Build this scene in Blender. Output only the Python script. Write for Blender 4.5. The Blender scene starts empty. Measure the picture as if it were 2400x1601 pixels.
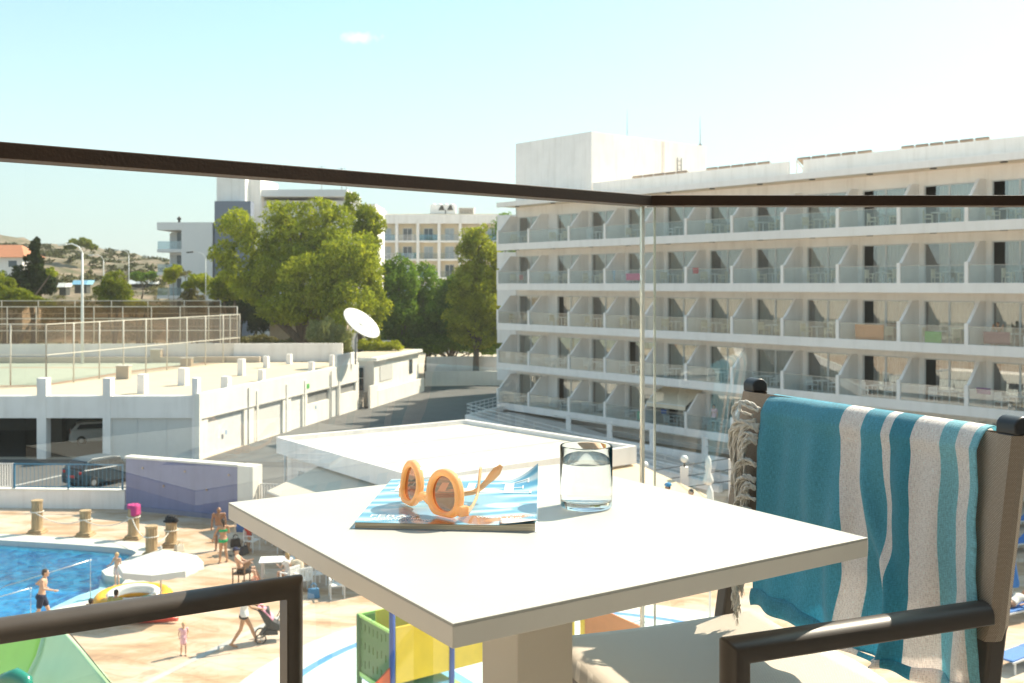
import bpy, bmesh, math, random
import numpy as np
from mathutils import Vector, Matrix, Euler, noise
from mathutils.geometry import tessellate_polygon
R = math.radians
scene = bpy.context.scene
C = scene.collection
# ------------------------------------------------------------------ camera
F = 2419.0; CX = 1200.0; HY = 667.0; CAMZ = 10.5      # focal length, centre and horizon row of the 2400 px photograph
cam_d = bpy.data.cameras.new('camera'); cam = bpy.data.objects.new('camera', cam_d); C.objects.link(cam)
cam.location = (0, 0, CAMZ); cam.rotation_euler = (R(90), 0, 0)
cam_d.sensor_width = 36; cam_d.lens = F/2400*36
cam_d.shift_y = (HY-800.5)/2400
cam_d.clip_start = 0.05; cam_d.clip_end = 6000
cam_d.dof.use_dof = True; cam_d.dof.focus_distance = 1.5; cam_d.dof.aperture_fstop = 15
scene.camera = cam
scene.cycles.max_bounces = 20; scene.cycles.transmission_bounces = 20; scene.cycles.transparent_max_bounces = 24
scene.view_settings.view_transform = 'Standard'; scene.view_settings.look = 'None'
scene.view_settings.exposure = 1.27; scene.view_settings.gamma = 1
# ------------------------------------------------------------------ light
SUN_AZ = 52.5; SUN_EL = 46.0
sd = Vector((math.sin(R(SUN_AZ))*math.cos(R(SUN_EL)), math.cos(R(SUN_AZ))*math.cos(R(SUN_EL)), math.sin(R(SUN_EL))))
sl = bpy.data.lights.new('sun', 'SUN'); sl.energy = 4.1; sl.angle = R(0.53); sl.color = (1.0, 0.88, 0.70)
so = bpy.data.objects.new('sun', sl); C.objects.link(so); so.rotation_euler = sd.to_track_quat('Z', 'Y').to_euler(); so.location = (30, 20, 60)
w = bpy.data.worlds.new('World'); scene.world = w; w.use_nodes = True
nt = w.node_tree; nt.nodes.clear()
N = nt.nodes.new; L = nt.links.new
out = N('ShaderNodeOutputWorld'); bg = N('ShaderNodeBackground'); sky = N('ShaderNodeTexSky')
sky.sky_type = 'NISHITA'; sky.sun_disc = False; sky.sun_elevation = R(SUN_EL); sky.sun_rotation = R(SUN_AZ)
sky.air_density = 1.0; sky.dust_density = 2.2; sky.ozone_density = 1.0
bg.inputs['Strength'].default_value = 0.105
tint = N('ShaderNodeMix'); tint.data_type = 'RGBA'; tint.blend_type = 'MULTIPLY'; tint.inputs[0].default_value = 1.0
tint.inputs[7].default_value = (0.58, 0.93, 0.93, 1)
L(sky.outputs[0], tint.inputs[6])
# hazy milky air of the real sky: a little of the blue turned to pale haze, and one wisp of cloud
haze = N('ShaderNodeMix'); haze.data_type = 'RGBA'; haze.inputs[7].default_value = (3.9, 4.55, 4.4, 1)
L(tint.outputs[2], haze.inputs[6])
tc = N('ShaderNodeTexCoord')
sz_ = N('ShaderNodeSeparateXYZ'); L(tc.outputs['Generated'], sz_.inputs[0]); hm_ = N('ShaderNodeMapRange'); hm_.interpolation_type = 'SMOOTHSTEP'; hm_.inputs[1].default_value = 0; hm_.inputs[2].default_value = .34; hm_.inputs[3].default_value = .75; hm_.inputs[4].default_value = .25; L(sz_.outputs[2], hm_.inputs[0]); L(hm_.outputs[0], haze.inputs[0])
dv = Vector(((845-CX)/F, 1, (HY-88)/F)).normalized()
sub = N('ShaderNodeVectorMath'); sub.operation = 'SUBTRACT'; sub.inputs[1].default_value = dv; L(tc.outputs['Generated'], sub.inputs[0])
scl = N('ShaderNodeVectorMath'); scl.operation = 'MULTIPLY'; scl.inputs[1].default_value = (1/0.019, 1/0.03, 1/0.0062); L(sub.outputs[0], scl.inputs[0])
ln = N('ShaderNodeVectorMath'); ln.operation = 'LENGTH'; L(scl.outputs[0], ln.inputs[0])
cn = N('ShaderNodeTexNoise'); cn.inputs['Scale'].default_value = 120; cn.inputs['Detail'].default_value = 4; L(tc.outputs['Generated'], cn.inputs['Vector'])
ad = N('ShaderNodeMath'); ad.operation = 'ADD'; L(ln.outputs['Value'], ad.inputs[0])
nm = N('ShaderNodeMath'); nm.operation = 'MULTIPLY'; nm.inputs[1].default_value = 1.6; L(cn.outputs['Fac'], nm.inputs[0]); L(nm.outputs[0], ad.inputs[1])
cm = N('ShaderNodeMapRange'); cm.inputs[1].default_value = 1.8; cm.inputs[2].default_value = 0.7; cm.inputs[3].default_value = 0; cm.inputs[4].default_value = 0.30; L(ad.outputs[0], cm.inputs[0])
cl = N('ShaderNodeMix'); cl.data_type = 'RGBA'; cl.inputs[7].default_value = (11, 11, 10.6, 1)
L(cm.outputs[0], cl.inputs[0]); L(haze.outputs[2], cl.inputs[6])
L(cl.outputs[2], bg.inputs[0]); L(bg.outputs[0], out.inputs[0])
# ------------------------------------------------------------------ helpers
def G(px, py, z=0.0):
    """ground point (height z) that stands at photo column px, row py"""
    d = (CAMZ-z)*F/(py-HY); return Vector(((px-CX)/F*d, d, z))
def P(px, py, d):
    return Vector(((px-CX)/F*d, d, CAMZ-(py-HY)/F*d))
class MB:
    def __init__(s): s.v = []; s.f = []; s.s = []; s.uv = []
    def add(s, vs, fs, smooth=False):
        o = len(s.v); s.v += [tuple(v) for v in vs]
        for f in fs: s.f.append(tuple(i+o for i in f)); s.s.append(smooth)
        return s
    def box(s, x0, x1, y0, y1, z0, z1):
        return s.add([(x0,y0,z0),(x1,y0,z0),(x1,y1,z0),(x0,y1,z0),(x0,y0,z1),(x1,y0,z1),(x1,y1,z1),(x0,y1,z1)],
                     [(0,3,2,1),(4,5,6,7),(0,1,5,4),(1,2,6,5),(2,3,7,6),(3,0,4,7)])
    def obox(s, c, ax, ay, az, hx, hy, hz):
        c = Vector(c); ax = Vector(ax).normalized()*hx; ay = Vector(ay).normalized()*hy; az = Vector(az).normalized()*hz
        vs = [c+i*ax+j*ay+k*az for k in (-1,1) for (i,j) in ((-1,-1),(1,-1),(1,1),(-1,1))]
        return s.add(vs, [(0,3,2,1),(4,5,6,7),(0,1,5,4),(1,2,6,5),(2,3,7,6),(3,0,4,7)])
    def bar(s, p, q, w, h, up=(0,0,1)):
        p = Vector(p); q = Vector(q); d = (q-p); l = d.length
        if l < 1e-6: return s
        d.normalize(); a = d.cross(Vector(up))
        if a.length < 1e-4: a = d.cross(Vector((1,0,0)))
        a.normalize(); b = a.cross(d)
        return s.obox((p+q)/2, d, a, b, l/2, w/2, h/2)
    def prism(s, poly, off):
        """extrude a 3-D polygon by the vector off"""
        n = len(poly); off = Vector(off); a = [Vector(p) for p in poly]; vs = a+[p+off for p in a]
        return s.add(vs, [tuple(range(n-1,-1,-1)), tuple(range(n,2*n))]+[(i,(i+1)%n,n+(i+1)%n,n+i) for i in range(n)])
    def slab(s, poly, z0, z1): return s.prism([(p[0],p[1],z0) for p in poly], (0,0,z1-z0))
    def flat(s, polys, z):
        """flat sheet; polys = [outer, hole, hole...]"""
        pl = [[Vector((p[0],p[1],z)) for p in q] for q in polys]
        tri = tessellate_polygon(pl); al = [v for q in pl for v in q]; fs = []
        for t in tri:
            a, b, c = (al[i] for i in t)
            fs.append(t if (b-a).cross(c-a).z > 0 else (t[0],t[2],t[1]))
        return s.add(al, fs)
    def tube(s, path, r, n=8, cap=True, closed=False, flat=1.0, upv=None):
        path = [Vector(p) for p in path]; m = len(path); rs = r if isinstance(r,(list,tuple)) else [r]*m
        vs = []; pa = None
        for i in range(m):
            if closed: t = path[(i+1)%m]-path[i-1]
            else: t = path[min(i+1,m-1)]-path[max(i-1,0)]
            if t.length < 1e-9: t = Vector((0,0,1))
            t.normalize()
            if upv is not None: a = t.cross(Vector(upv))
            elif pa is None: a = t.cross(Vector((0,0,1)))
            else: a = pa-t*pa.dot(t)
            if a.length < 1e-3: a = t.cross(Vector((1,0,0)))
            a.normalize(); b = t.cross(a); pa = a
            for k in range(n):
                an = 2*math.pi*k/n; vs.append(path[i]+a*(math.cos(an)*rs[i])+b*(math.sin(an)*rs[i]*flat))
        fs = []
        for i in range(m if closed else m-1):
            j = (i+1)%m
            for k in range(n): fs.append((i*n+k, i*n+(k+1)%n, j*n+(k+1)%n, j*n+k))
        s.add(vs, fs, True)
        if cap and not closed:
            o = len(s.v)-m*n
            s.f.append(tuple(o+k for k in range(n-1,-1,-1))); s.s.append(False)
            s.f.append(tuple(o+(m-1)*n+k for k in range(n))); s.s.append(False)
        return s
    def cap2(s, p, q, r0, r1, n=10):
        """tapered limb with round ends"""
        p = Vector(p); q = Vector(q); d = (q-p); l = d.length; d = d.normalized() if l > 1e-6 else Vector((0,0,1))
        path = []; rr = []
        for a in (-80,-50,-20): path.append(p+d*(math.sin(R(a))*r0)); rr.append(math.cos(R(a))*r0)
        for a in (20,50,80): path.append(q+d*(math.sin(R(a))*r1)); rr.append(math.cos(R(a))*r1)
        return s.tube(path, rr, n)
    def lathe(s, prof, c=(0,0,0), n=24, ax=None, smooth=True, capb=True, capt=True):
        """profile of (radius, height) turned about z"""
        c = Vector(c); q = Vector((0,0,1)).rotation_difference(Vector(ax)) if ax is not None else None
        vs = []
        for (r, z) in prof:
            for k in range(n):
                v = Vector((r*math.cos(2*math.pi*k/n), r*math.sin(2*math.pi*k/n), z))
                if q: v = q @ v
                vs.append(c+v)
        m = len(prof); fs = [(i*n+k, i*n+(k+1)%n, (i+1)*n+(k+1)%n, (i+1)*n+k) for i in range(m-1) for k in range(n)]
        s.add(vs, fs, smooth); o = len(s.v)-m*n
        if capb: s.f.append(tuple(o+k for k in range(n-1,-1,-1))); s.s.append(False)
        if capt: s.f.append(tuple(o+(m-1)*n+k for k in range(n))); s.s.append(False)
        return s
    def ball(s, c, rx, ry=None, rz=None, n=12, q=None):
        ry = ry or rx; rz = rz or rx; c = Vector(c); vs = []; m = max(4, n//2)
        for i in range(m+1):
            th = math.pi*i/m
            for k in range(n):
                ph = 2*math.pi*k/n; v = Vector((rx*math.sin(th)*math.cos(ph), ry*math.sin(th)*math.sin(ph), rz*math.cos(th)))
                if q: v = q @ v
                vs.append(c+v)
        return s.add(vs, [(i*n+k, (i+1)*n+k, (i+1)*n+(k+1)%n, i*n+(k+1)%n) for i in range(m) for k in range(n)], True)
    def grid(s, fn, nu, nv, smooth=True):
        vs = [fn(i/(nu-1), j/(nv-1)) for j in range(nv) for i in range(nu)]
        return s.add(vs, [(j*nu+i, j*nu+i+1, (j+1)*nu+i+1, (j+1)*nu+i) for j in range(nv-1) for i in range(nu-1)], smooth)
    def mesh(s, name):
        me = bpy.data.meshes.new(name); me.from_pydata(s.v, [], s.f); me.polygons.foreach_set('use_smooth', s.s); me.update(); return me
    def build(s, name, m, parent=None, bevel=0, label=None, solid=0, sub=0, remesh=0, seg=2, smooth=0):
        me = s.mesh(name)
        if smooth: me.shade_smooth(); me.set_sharp_from_angle(angle=R(smooth))
        if m is not None: me.materials.append(m)
        o = bpy.data.objects.new(name, me); C.objects.link(o); o.parent = parent
        if label: o['label'] = label
        if remesh:
            md = o.modifiers.new('r', 'REMESH'); md.mode = 'VOXEL'; md.voxel_size = remesh; md.use_smooth_shade = True
            md = o.modifiers.new('s', 'SMOOTH'); md.iterations = 3; md.factor = .5
        if solid: md = o.modifiers.new('t', 'SOLIDIFY'); md.thickness = solid; md.offset = 0
        if bevel: md = o.modifiers.new('b', 'BEVEL'); md.width = bevel; md.segments = seg; md.limit_method = 'ANGLE'; md.angle_limit = R(35)
        if sub: md = o.modifiers.new('u', 'SUBSURF'); md.levels = sub; md.render_levels = sub
        return o
def tag(o, label=None, cat=None, group=None, kind=None):
    if label: o['label'] = label
    if cat: o['category'] = cat
    if group: o['group'] = group
    if kind: o['kind'] = kind
    return o
def thing(name, label, cat, loc=(0,0,0), rz=0, group=None):
    o = bpy.data.objects.new(name, None); C.objects.link(o); o.location = loc; o.rotation_euler = (0,0,rz); o.empty_display_size = .2
    return tag(o, label, cat, group)
def struct(mb, name, m): return tag(mb.build(name, m), kind='structure')
KIDS = {}
def copy_tree(o, parent=None):
    c = o.copy(); C.objects.link(c); c.parent = parent
    for ch in [x for x in bpy.data.objects if x.parent == o]: copy_tree(ch, c)
    return c
def copy_at(o, loc, rz, label):
    c = copy_tree(o); c.location = loc; c.rotation_euler = (0,0,rz); c['label'] = label; return c
# ------------------------------------------------------------------ materials
def newmat(name):
    m = bpy.data.materials.new(name); m.use_nodes = True; m.node_tree.nodes.clear(); return m
MC = {}
def mat(name, col, rough=.6, metal=0, var=.06, vscale=3.0, bump=0.0, bscale=40, spec=.5, sheen=0, alpha=None, col2=None, detail=5, stretch=None, contrast=None, trans=0, stain=0):
    if name in MC: return MC[name]
    m = newmat(name); t = m.node_tree; n = t.nodes.new; l = t.links.new
    o = n('ShaderNodeOutputMaterial'); b = n('ShaderNodeBsdfPrincipled'); l(b.outputs[0], o.inputs[0])
    b.inputs['Roughness'].default_value = rough; b.inputs['Metallic'].default_value = metal; b.inputs['Specular IOR Level'].default_value = spec
    if sheen: b.inputs['Sheen Weight'].default_value = sheen
    tcn = n('ShaderNodeTexCoord'); src = tcn.outputs['Object']
    if stretch:
        mp = n('ShaderNodeMapping'); mp.inputs['Scale'].default_value = stretch; l(src, mp.inputs['Vector']); src = mp.outputs[0]
    ns = n('ShaderNodeTexNoise'); ns.inputs['Scale'].default_value = vscale; ns.inputs['Detail'].default_value = detail; ns.inputs['Roughness'].default_value = .6; l(src, ns.inputs['Vector'])
    rp = n('ShaderNodeValToRGB')
    lo, hi = contrast or (.32, .68)
    rp.color_ramp.elements[0].position = lo; rp.color_ramp.elements[1].position = hi
    c2 = col2 or tuple(min(1, c*(1+var)) for c in col); c1 = col if col2 else tuple(c*(1-var) for c in col)
    rp.color_ramp.elements[0].color = (*c1, 1); rp.color_ramp.elements[1].color = (*c2, 1)
    l(ns.outputs['Fac'], rp.inputs[0]); l(rp.outputs[0], b.inputs['Base Color'])
    if stain:       # rain streaks, patched paint and grime that belong to the surface
        mp3 = n('ShaderNodeMapping'); mp3.inputs['Scale'].default_value = (1.6,1.6,.13); l(tcn.outputs['Object'], mp3.inputs[0]); n3 = n('ShaderNodeTexNoise'); n3.inputs['Scale'].default_value = 1.3; n3.inputs['Detail'].default_value = 7; n3.inputs['Roughness'].default_value = .7; l(mp3.outputs[0], n3.inputs['Vector'])
        r3 = n('ShaderNodeMapRange'); r3.inputs[1].default_value = .48; r3.inputs[2].default_value = .72; r3.inputs[4].default_value = stain; l(n3.outputs['Fac'], r3.inputs[0])
        m3 = n('ShaderNodeMix'); m3.data_type = 'RGBA'; m3.inputs[7].default_value = (col[0]*.55,col[1]*.50,col[2]*.44,1); l(r3.outputs[0], m3.inputs[0]); l(rp.outputs[0], m3.inputs[6]); l(m3.outputs[2], b.inputs['Base Color'])
    if bump:
        n2 = n('ShaderNodeTexNoise'); n2.inputs['Scale'].default_value = bscale; n2.inputs['Detail'].default_value = 4; l(src, n2.inputs['Vector'])
        bp = n('ShaderNodeBump'); bp.inputs['Strength'].default_value = bump; bp.inputs['Distance'].default_value = .02; l(n2.outputs['Fac'], bp.inputs['Height']); l(bp.outputs[0], b.inputs['Normal'])
    MC[name] = m; return m
def glassmat(name, tint=(1,1,1), refl=1.0, base=0.0, rough=0.0, ior=1.5, film=None):
    """thin pane: clear, mirror-like by Fresnel"""
    if name in MC: return MC[name]
    m = newmat(name); t = m.node_tree; n = t.nodes.new; l = t.links.new
    o = n('ShaderNodeOutputMaterial'); lw_ = n('ShaderNodeLayerWeight'); lw_.inputs[0].default_value = .5; pw_ = n('ShaderNodeMath'); pw_.operation = 'POWER'; pw_.inputs[1].default_value = 5; l(lw_.outputs['Facing'], pw_.inputs[0])
    f0 = 2*((ior-1)/(ior+1))**2        # both faces of the pane
    ma = n('ShaderNodeMath'); ma.operation = 'MULTIPLY_ADD'; ma.inputs[1].default_value = (1-f0)*min(1,refl); ma.inputs[2].default_value = f0*refl+base; ma.use_clamp = True; l(pw_.outputs[0], ma.inputs[0])
    tr = n('ShaderNodeBsdfTransparent'); tr.inputs[0].default_value = (*tint, 1); gl = n('ShaderNodeBsdfGlossy'); gl.inputs['Roughness'].default_value = rough
    mx = n('ShaderNodeMixShader'); l(ma.outputs[0], mx.inputs[0]); l(gl.outputs[0], mx.inputs[2])
    if film:
        df = n('ShaderNodeBsdfDiffuse'); df.inputs[0].default_value = (*film[1], 1); m2 = n('ShaderNodeMixShader'); m2.inputs[0].default_value = film[0]
        l(tr.outputs[0], m2.inputs[1]); l(df.outputs[0], m2.inputs[2]); l(m2.outputs[0], mx.inputs[1])
    else: l(tr.outputs[0], mx.inputs[1])
    l(mx.outputs[0], o.inputs[0]); MC[name] = m; return m
def leafmat(name, ca, cb, tr=.35):
    m = newmat(name); t = m.node_tree; n = t.nodes.new; l = t.links.new
    o = n('ShaderNodeOutputMaterial'); at = n('ShaderNodeAttribute'); at.attribute_name = 'tint'
    rp = n('ShaderNodeValToRGB'); rp.color_ramp.elements[0].color = (*ca, 1); rp.color_ramp.elements[1].color = (*cb, 1); l(at.outputs['Fac'], rp.inputs[0])
    d = n('ShaderNodeBsdfDiffuse'); tl = n('ShaderNodeBsdfTranslucent'); l(rp.outputs[0], d.inputs[0])
    mu = n('ShaderNodeMix'); mu.data_type = 'RGBA'; mu.blend_type = 'MULTIPLY'; mu.inputs[0].default_value = 1; mu.inputs[7].default_value = (1.25, 1.15, .55, 1)
    l(rp.outputs[0], mu.inputs[6]); l(mu.outputs[2], tl.inputs[0])
    mx = n('ShaderNodeMixShader'); mx.inputs[0].default_value = tr; l(d.outputs[0], mx.inputs[1]); l(tl.outputs[0], mx.inputs[2]); l(mx.outputs[0], o.inputs[0])
    return m
white = mat('white_render', (.90,.855,.82), .85, stain=.28, var=.045, vscale=.8, bump=.12, bscale=30)
white2 = mat('white_render_sunlit', (.84,.80,.72), .85, stain=.25, var=.04, vscale=.5, bump=.1, bscale=25)  # copy of the white render for sunlit walls, sun's cream tone in its colour
cream = mat('bounce_cream', (.84,.72,.57), .9, var=.03, vscale=.6)  # warm bounce off the sunlit ground is put into this soffit colour
alu = mat('white_aluminium', (.62,.62,.61), .45, var=.03)
steel = mat('steel', (.55,.55,.54), .3, metal=.9, var=.05)
darkm = mat('dark_void', (.02,.02,.022), .9)
# ================================================================== ground, road, deck, pool
earth = mat('dry_earth', (.42,.35,.27), .95, vscale=.08, bump=.3, bscale=3, col2=(.55,.47,.37), contrast=(.35,.65))
deckm = mat('stamped_deck', (.40,.235,.115), .8, vscale=.55, bump=.25, bscale=9, col2=(.53,.39,.255), contrast=(.36,.62), detail=9, stretch=(.8,1.6,1))
dt = newmat('stamped_deck_worn'); t_ = dt.node_tree; n_ = t_.nodes.new; l_ = t_.links.new
o_ = n_('ShaderNodeOutputMaterial'); b_ = n_('ShaderNodeBsdfPrincipled'); l_(b_.outputs[0], o_.inputs[0]); tc_ = n_('ShaderNodeTexCoord')
na = n_('ShaderNodeTexNoise'); na.inputs['Scale'].default_value = .42; na.inputs['Detail'].default_value = 10; na.inputs['Roughness'].default_value = .68; na.inputs['Distortion'].default_value = .5; mp_ = n_('ShaderNodeMapping'); mp_.inputs['Scale'].default_value = (.8,1.9,1); l_(tc_.outputs['Object'], mp_.inputs[0]); l_(mp_.outputs[0], na.inputs['Vector'])
r_ = n_('ShaderNodeValToRGB'); c_r = r_.color_ramp; c_r.elements[0].position = .33; c_r.elements[0].color = (.33,.21,.13,1); c_r.elements[1].position = .70; c_r.elements[1].color = (.63,.52,.42,1)
for p_, q_ in ((.43,(.46,.30,.18,1)),(.50,(.52,.38,.27,1)),(.58,(.57,.45,.345,1))): e_r = c_r.elements.new(p_); e_r.color = q_
l_(na.outputs['Fac'], r_.inputs[0])
bk_ = n_('ShaderNodeTexBrick'); bk_.inputs['Scale'].default_value = .26; bk_.inputs['Mortar Size'].default_value = .006; bk_.inputs['Color1'].default_value = (1,1,1,1); bk_.inputs['Color2'].default_value = (.90,.90,.90,1); bk_.inputs['Mortar'].default_value = (.55,.5,.45,1); mr_ = n_('ShaderNodeMapping'); mr_.inputs['Rotation'].default_value = (0,0,.5); l_(tc_.outputs['Object'], mr_.inputs[0]); l_(mr_.outputs[0], bk_.inputs['Vector'])
mu_ = n_('ShaderNodeMix'); mu_.data_type = 'RGBA'; mu_.blend_type = 'MULTIPLY'; mu_.inputs[0].default_value = .35; l_(r_.outputs[0], mu_.inputs[6]); l_(bk_.outputs['Color'], mu_.inputs[7])
nb = n_('ShaderNodeTexNoise'); nb.inputs['Scale'].default_value = 1.1; nb.inputs['Detail'].default_value = 6; l_(tc_.outputs['Object'], nb.inputs['Vector']); rw_ = n_('ShaderNodeMapRange'); rw_.inputs[1].default_value = .60; rw_.inputs[2].default_value = .68; rw_.inputs[4].default_value = .45; l_(nb.outputs['Fac'], rw_.inputs[0])
mw = n_('ShaderNodeMix'); mw.data_type = 'RGBA'; mw.inputs[7].default_value = (.27,.18,.10,1); l_(rw_.outputs[0], mw.inputs[0]); l_(mu_.outputs[2], mw.inputs[6]); l_(mw.outputs[2], b_.inputs['Base Color']); b_.inputs['Roughness'].default_value = .75
bp_ = n_('ShaderNodeBump'); bp_.inputs['Strength'].default_value = .3; bp_.inputs['Distance'].default_value = .02; l_(na.outputs['Fac'], bp_.inputs['Height']); l_(bp_.outputs[0], b_.inputs['Normal'])
deckm = dt
asph = mat('asphalt', (.105,.105,.102), .9, var=.16, vscale=.4, bump=.2, bscale=60, detail=8)
pale = mat('pale_coping', (.60,.58,.52), .7, var=.05, vscale=1.5, bump=.05)
def PL(*pts): return [tuple(G(x, y))[:2] for x, y in pts]
shore = [(-45,G(0,1254).y+1.0)]+PL((0,1268.7),(157,1278),(280,1287),(310,1292),(320,1298),(309,1308),(277,1322),(238,1341),(246,1351),(298,1358),(262,1398),(168,1420),(60,1452),(-100,1496))+[(-26,24),(-45,24)]
deepp = [(-44.9,G(0,1254).y+.95)]+PL((0,1269.5),(157,1279),(280,1288.2),(306,1292.5),(314,1299),(304,1308.5),(272,1322),(233,1341.5),(232,1360),(180,1377),(126,1402),(80,1430),(-10,1456))+[(-25,24.5),(-44.9,24.5)]
def area(p): return .5*sum(p[i][0]*p[(i+1)%len(p)][1]-p[(i+1)%len(p)][0]*p[i][1] for i in range(len(p)))
def offset(poly, d):
    n = len(poly); sg = 1 if area(poly) > 0 else -1; out_ = []
    for i in range(n):
        a = Vector(poly[i-1]); b = Vector(poly[i]); c = Vector(poly[(i+1)%n]); u = (b-a).normalized(); v = (c-b).normalized()
        nn = (Vector((u.y,-u.x))+Vector((v.y,-v.x)))
        nn = nn.normalized() if nn.length > 1e-4 else Vector((u.y,-u.x)); out_.append(tuple(b+nn*d*sg))
    return out_
cop = offset(shore, 1.0)
big = [(-2500,-900),(2500,-900),(2500,3500),(-2500,3500)]
mb = MB(); mb.flat([big, shore], 0); struct(mb, 'ground', earth)
deck_out = [(-80,-1.6),(70,-1.6),(70,20),(45,36),(18,47),(10,54),(-2,46),(-11.6,46.6),(-12.2,45.7),(-18.1,48.2),(-80,50.2)]
mb = MB(); mb.flat([deck_out, shore], .006); struct(mb, 'pool_deck', deckm)
mb = MB(); mb.flat([cop, shore], .05); n = len(cop)
for P_, s in ((cop,0),(shore,1)):
    for i in range(len(P_)):
        a = P_[i]; b = P_[(i+1)%len(P_)]; mb.add([(a[0],a[1],-.25 if s else .0),(b[0],b[1],-.25 if s else .0),(b[0],b[1],.05),(a[0],a[1],.05)], [(0,1,2,3)])
struct(mb, 'pool_coping', pale)
mb = MB(); mb.flat([PL((240,1343),(322,1299),(352,1306),(372,1330),(350,1352),(298,1360),(248,1352))], .054); struct(mb, 'pool_apron', pale)
tile = mat('pool_tile', (.02,.22,.56), .3, vscale=1.6, col2=(.07,.36,.70), contrast=(.42,.60), detail=3, stretch=(1,1.6,1))
shelf = mat('pool_shelf', (.50,.72,.74), .5, vscale=2, col2=(.66,.80,.80), contrast=(.4,.6))
mb = MB()
for i in range(len(deepp)): a = deepp[i]; b = deepp[(i+1)%len(deepp)]; mb.add([(a[0],a[1],-1.45),(b[0],b[1],-1.45),(b[0],b[1],-.30),(a[0],a[1],-.30)], [(0,1,2,3)])
mb.flat([deepp], -1.45); struct(mb, 'pool_basin', tile)
mb = MB(); mb.flat([shore, deepp], -.29)
for i in range(len(shore)): a = shore[i]; b = shore[(i+1)%len(shore)]; mb.add([(a[0],a[1],-.40),(b[0],b[1],-.40),(b[0],b[1],-.2),(a[0],a[1],-.2)], [(0,1,2,3)])
struct(mb, 'pool_floor_shelf', shelf)
wt = newmat('pool_water'); t = wt.node_tree; n = t.nodes.new; l = t.links.new
o = n('ShaderNodeOutputMaterial'); tr = n('ShaderNodeBsdfTransparent'); tr.inputs[0].default_value = (.62,.90,.97,1); gl = n('ShaderNodeBsdfGlossy'); gl.inputs['Roughness'].default_value = .03
fr = n('ShaderNodeFresnel'); fr.inputs[0].default_value = 1.33; tcn = n('ShaderNodeTexCoord'); ns = n('ShaderNodeTexNoise'); ns.inputs['Scale'].default_value = 2.3; ns.inputs['Detail'].default_value = 3; ns.inputs['Distortion'].default_value = .6; l(tcn.outputs['Object'], ns.inputs['Vector'])
bp = n('ShaderNodeBump'); bp.inputs['Strength'].default_value = .5; bp.inputs['Distance'].default_value = .12; l(ns.outputs['Fac'], bp.inputs['Height']); l(bp.outputs[0], gl.inputs['Normal']); l(bp.outputs[0], fr.inputs['Normal'])
sc = n('ShaderNodeBsdfDiffuse'); sc.inputs[0].default_value = (.04,.42,.70,1); mx0 = n('ShaderNodeMixShader')
r2 = n('ShaderNodeMapRange'); r2.inputs[1].default_value = .35; r2.inputs[2].default_value = .65; r2.inputs[3].default_value = .10; r2.inputs[4].default_value = .42; l(ns.outputs['Fac'], r2.inputs[0]); l(r2.outputs[0], mx0.inputs[0])
l(tr.outputs[0], mx0.inputs[1]); l(sc.outputs[0], mx0.inputs[2]); mx = n('ShaderNodeMixShader'); l(fr.outputs[0], mx.inputs[0]); l(mx0.outputs[0], mx.inputs[1]); l(gl.outputs[0], mx.inputs[2]); l(mx.outputs[0], o.inputs[0])
wt2 = glassmat('shallow_water', (.80,.95,.97), refl=1.0, ior=1.33, rough=.05)
mb = MB(); mb.flat([deepp], -.16); struct(mb, 'pool_water', wt)
mb = MB(); mb.flat([shore, deepp], -.162); struct(mb, 'shallow_water', wt2)
road_poly = [(-95,50.4),(-18.1,48.9),(-12.2,46.6),(-11.4,47.5),(-2,46.9),(10,55),(4,72),(2.5,82),(9,96),(9,106),(-1,108),(-9,106),(-13,88),(-18.6,62),(-95,62)]
mb = MB(); mb.flat([road_poly], .004); struct(mb, 'road', asph)
paint = mat('road_paint', (.62,.61,.58), .8, var=.1, vscale=5)
mb = MB()
for x in (-27,-24,-21.2): mb.slab([(x,51.5),(x+.14,51.5),(x+2.6,57.5),(x+2.46,57.5)], .006, .010)
struct(mb, 'road_markings', paint)
# splash pad: a round pale blue shallow with a blue rim and a white border
pc = Vector((1.3,26,0)); 
def circ(r, n=72): return [(pc.x+r*math.cos(2*math.pi*k/n)*(1+.035*math.sin(4*math.pi*k/n+.5)), pc.y+r*math.sin(2*math.pi*k/n)) for k in range(n)]
mb = MB(); mb.flat([circ(8.5), circ(7.35)], .012); struct(mb, 'splash_pad_border', pale)
mb = MB(); mb.flat([circ(7.35), circ(7.08)], .014); struct(mb, 'splash_pad_rim', mat('rim_blue', (.10,.28,.55), .5, var=.15))
mb = MB(); mb.flat([circ(7.08)], .012); struct(mb, 'splash_pad', mat('splash_floor', (.58,.72,.74), .25, vscale=5, col2=(.70,.80,.80), contrast=(.4,.6)))
# drain line across the deck
mb = MB(); a, b = G(345,1601), G(600,1475); mb.bar(Vector((a.x,a.y,.012))+(a-b)*.3, Vector((b.x,b.y,.012))+(b-a)*.6, .22, .004); struct(mb, 'drain_channel', mat('drain_grey', (.42,.42,.40), .7))
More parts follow.
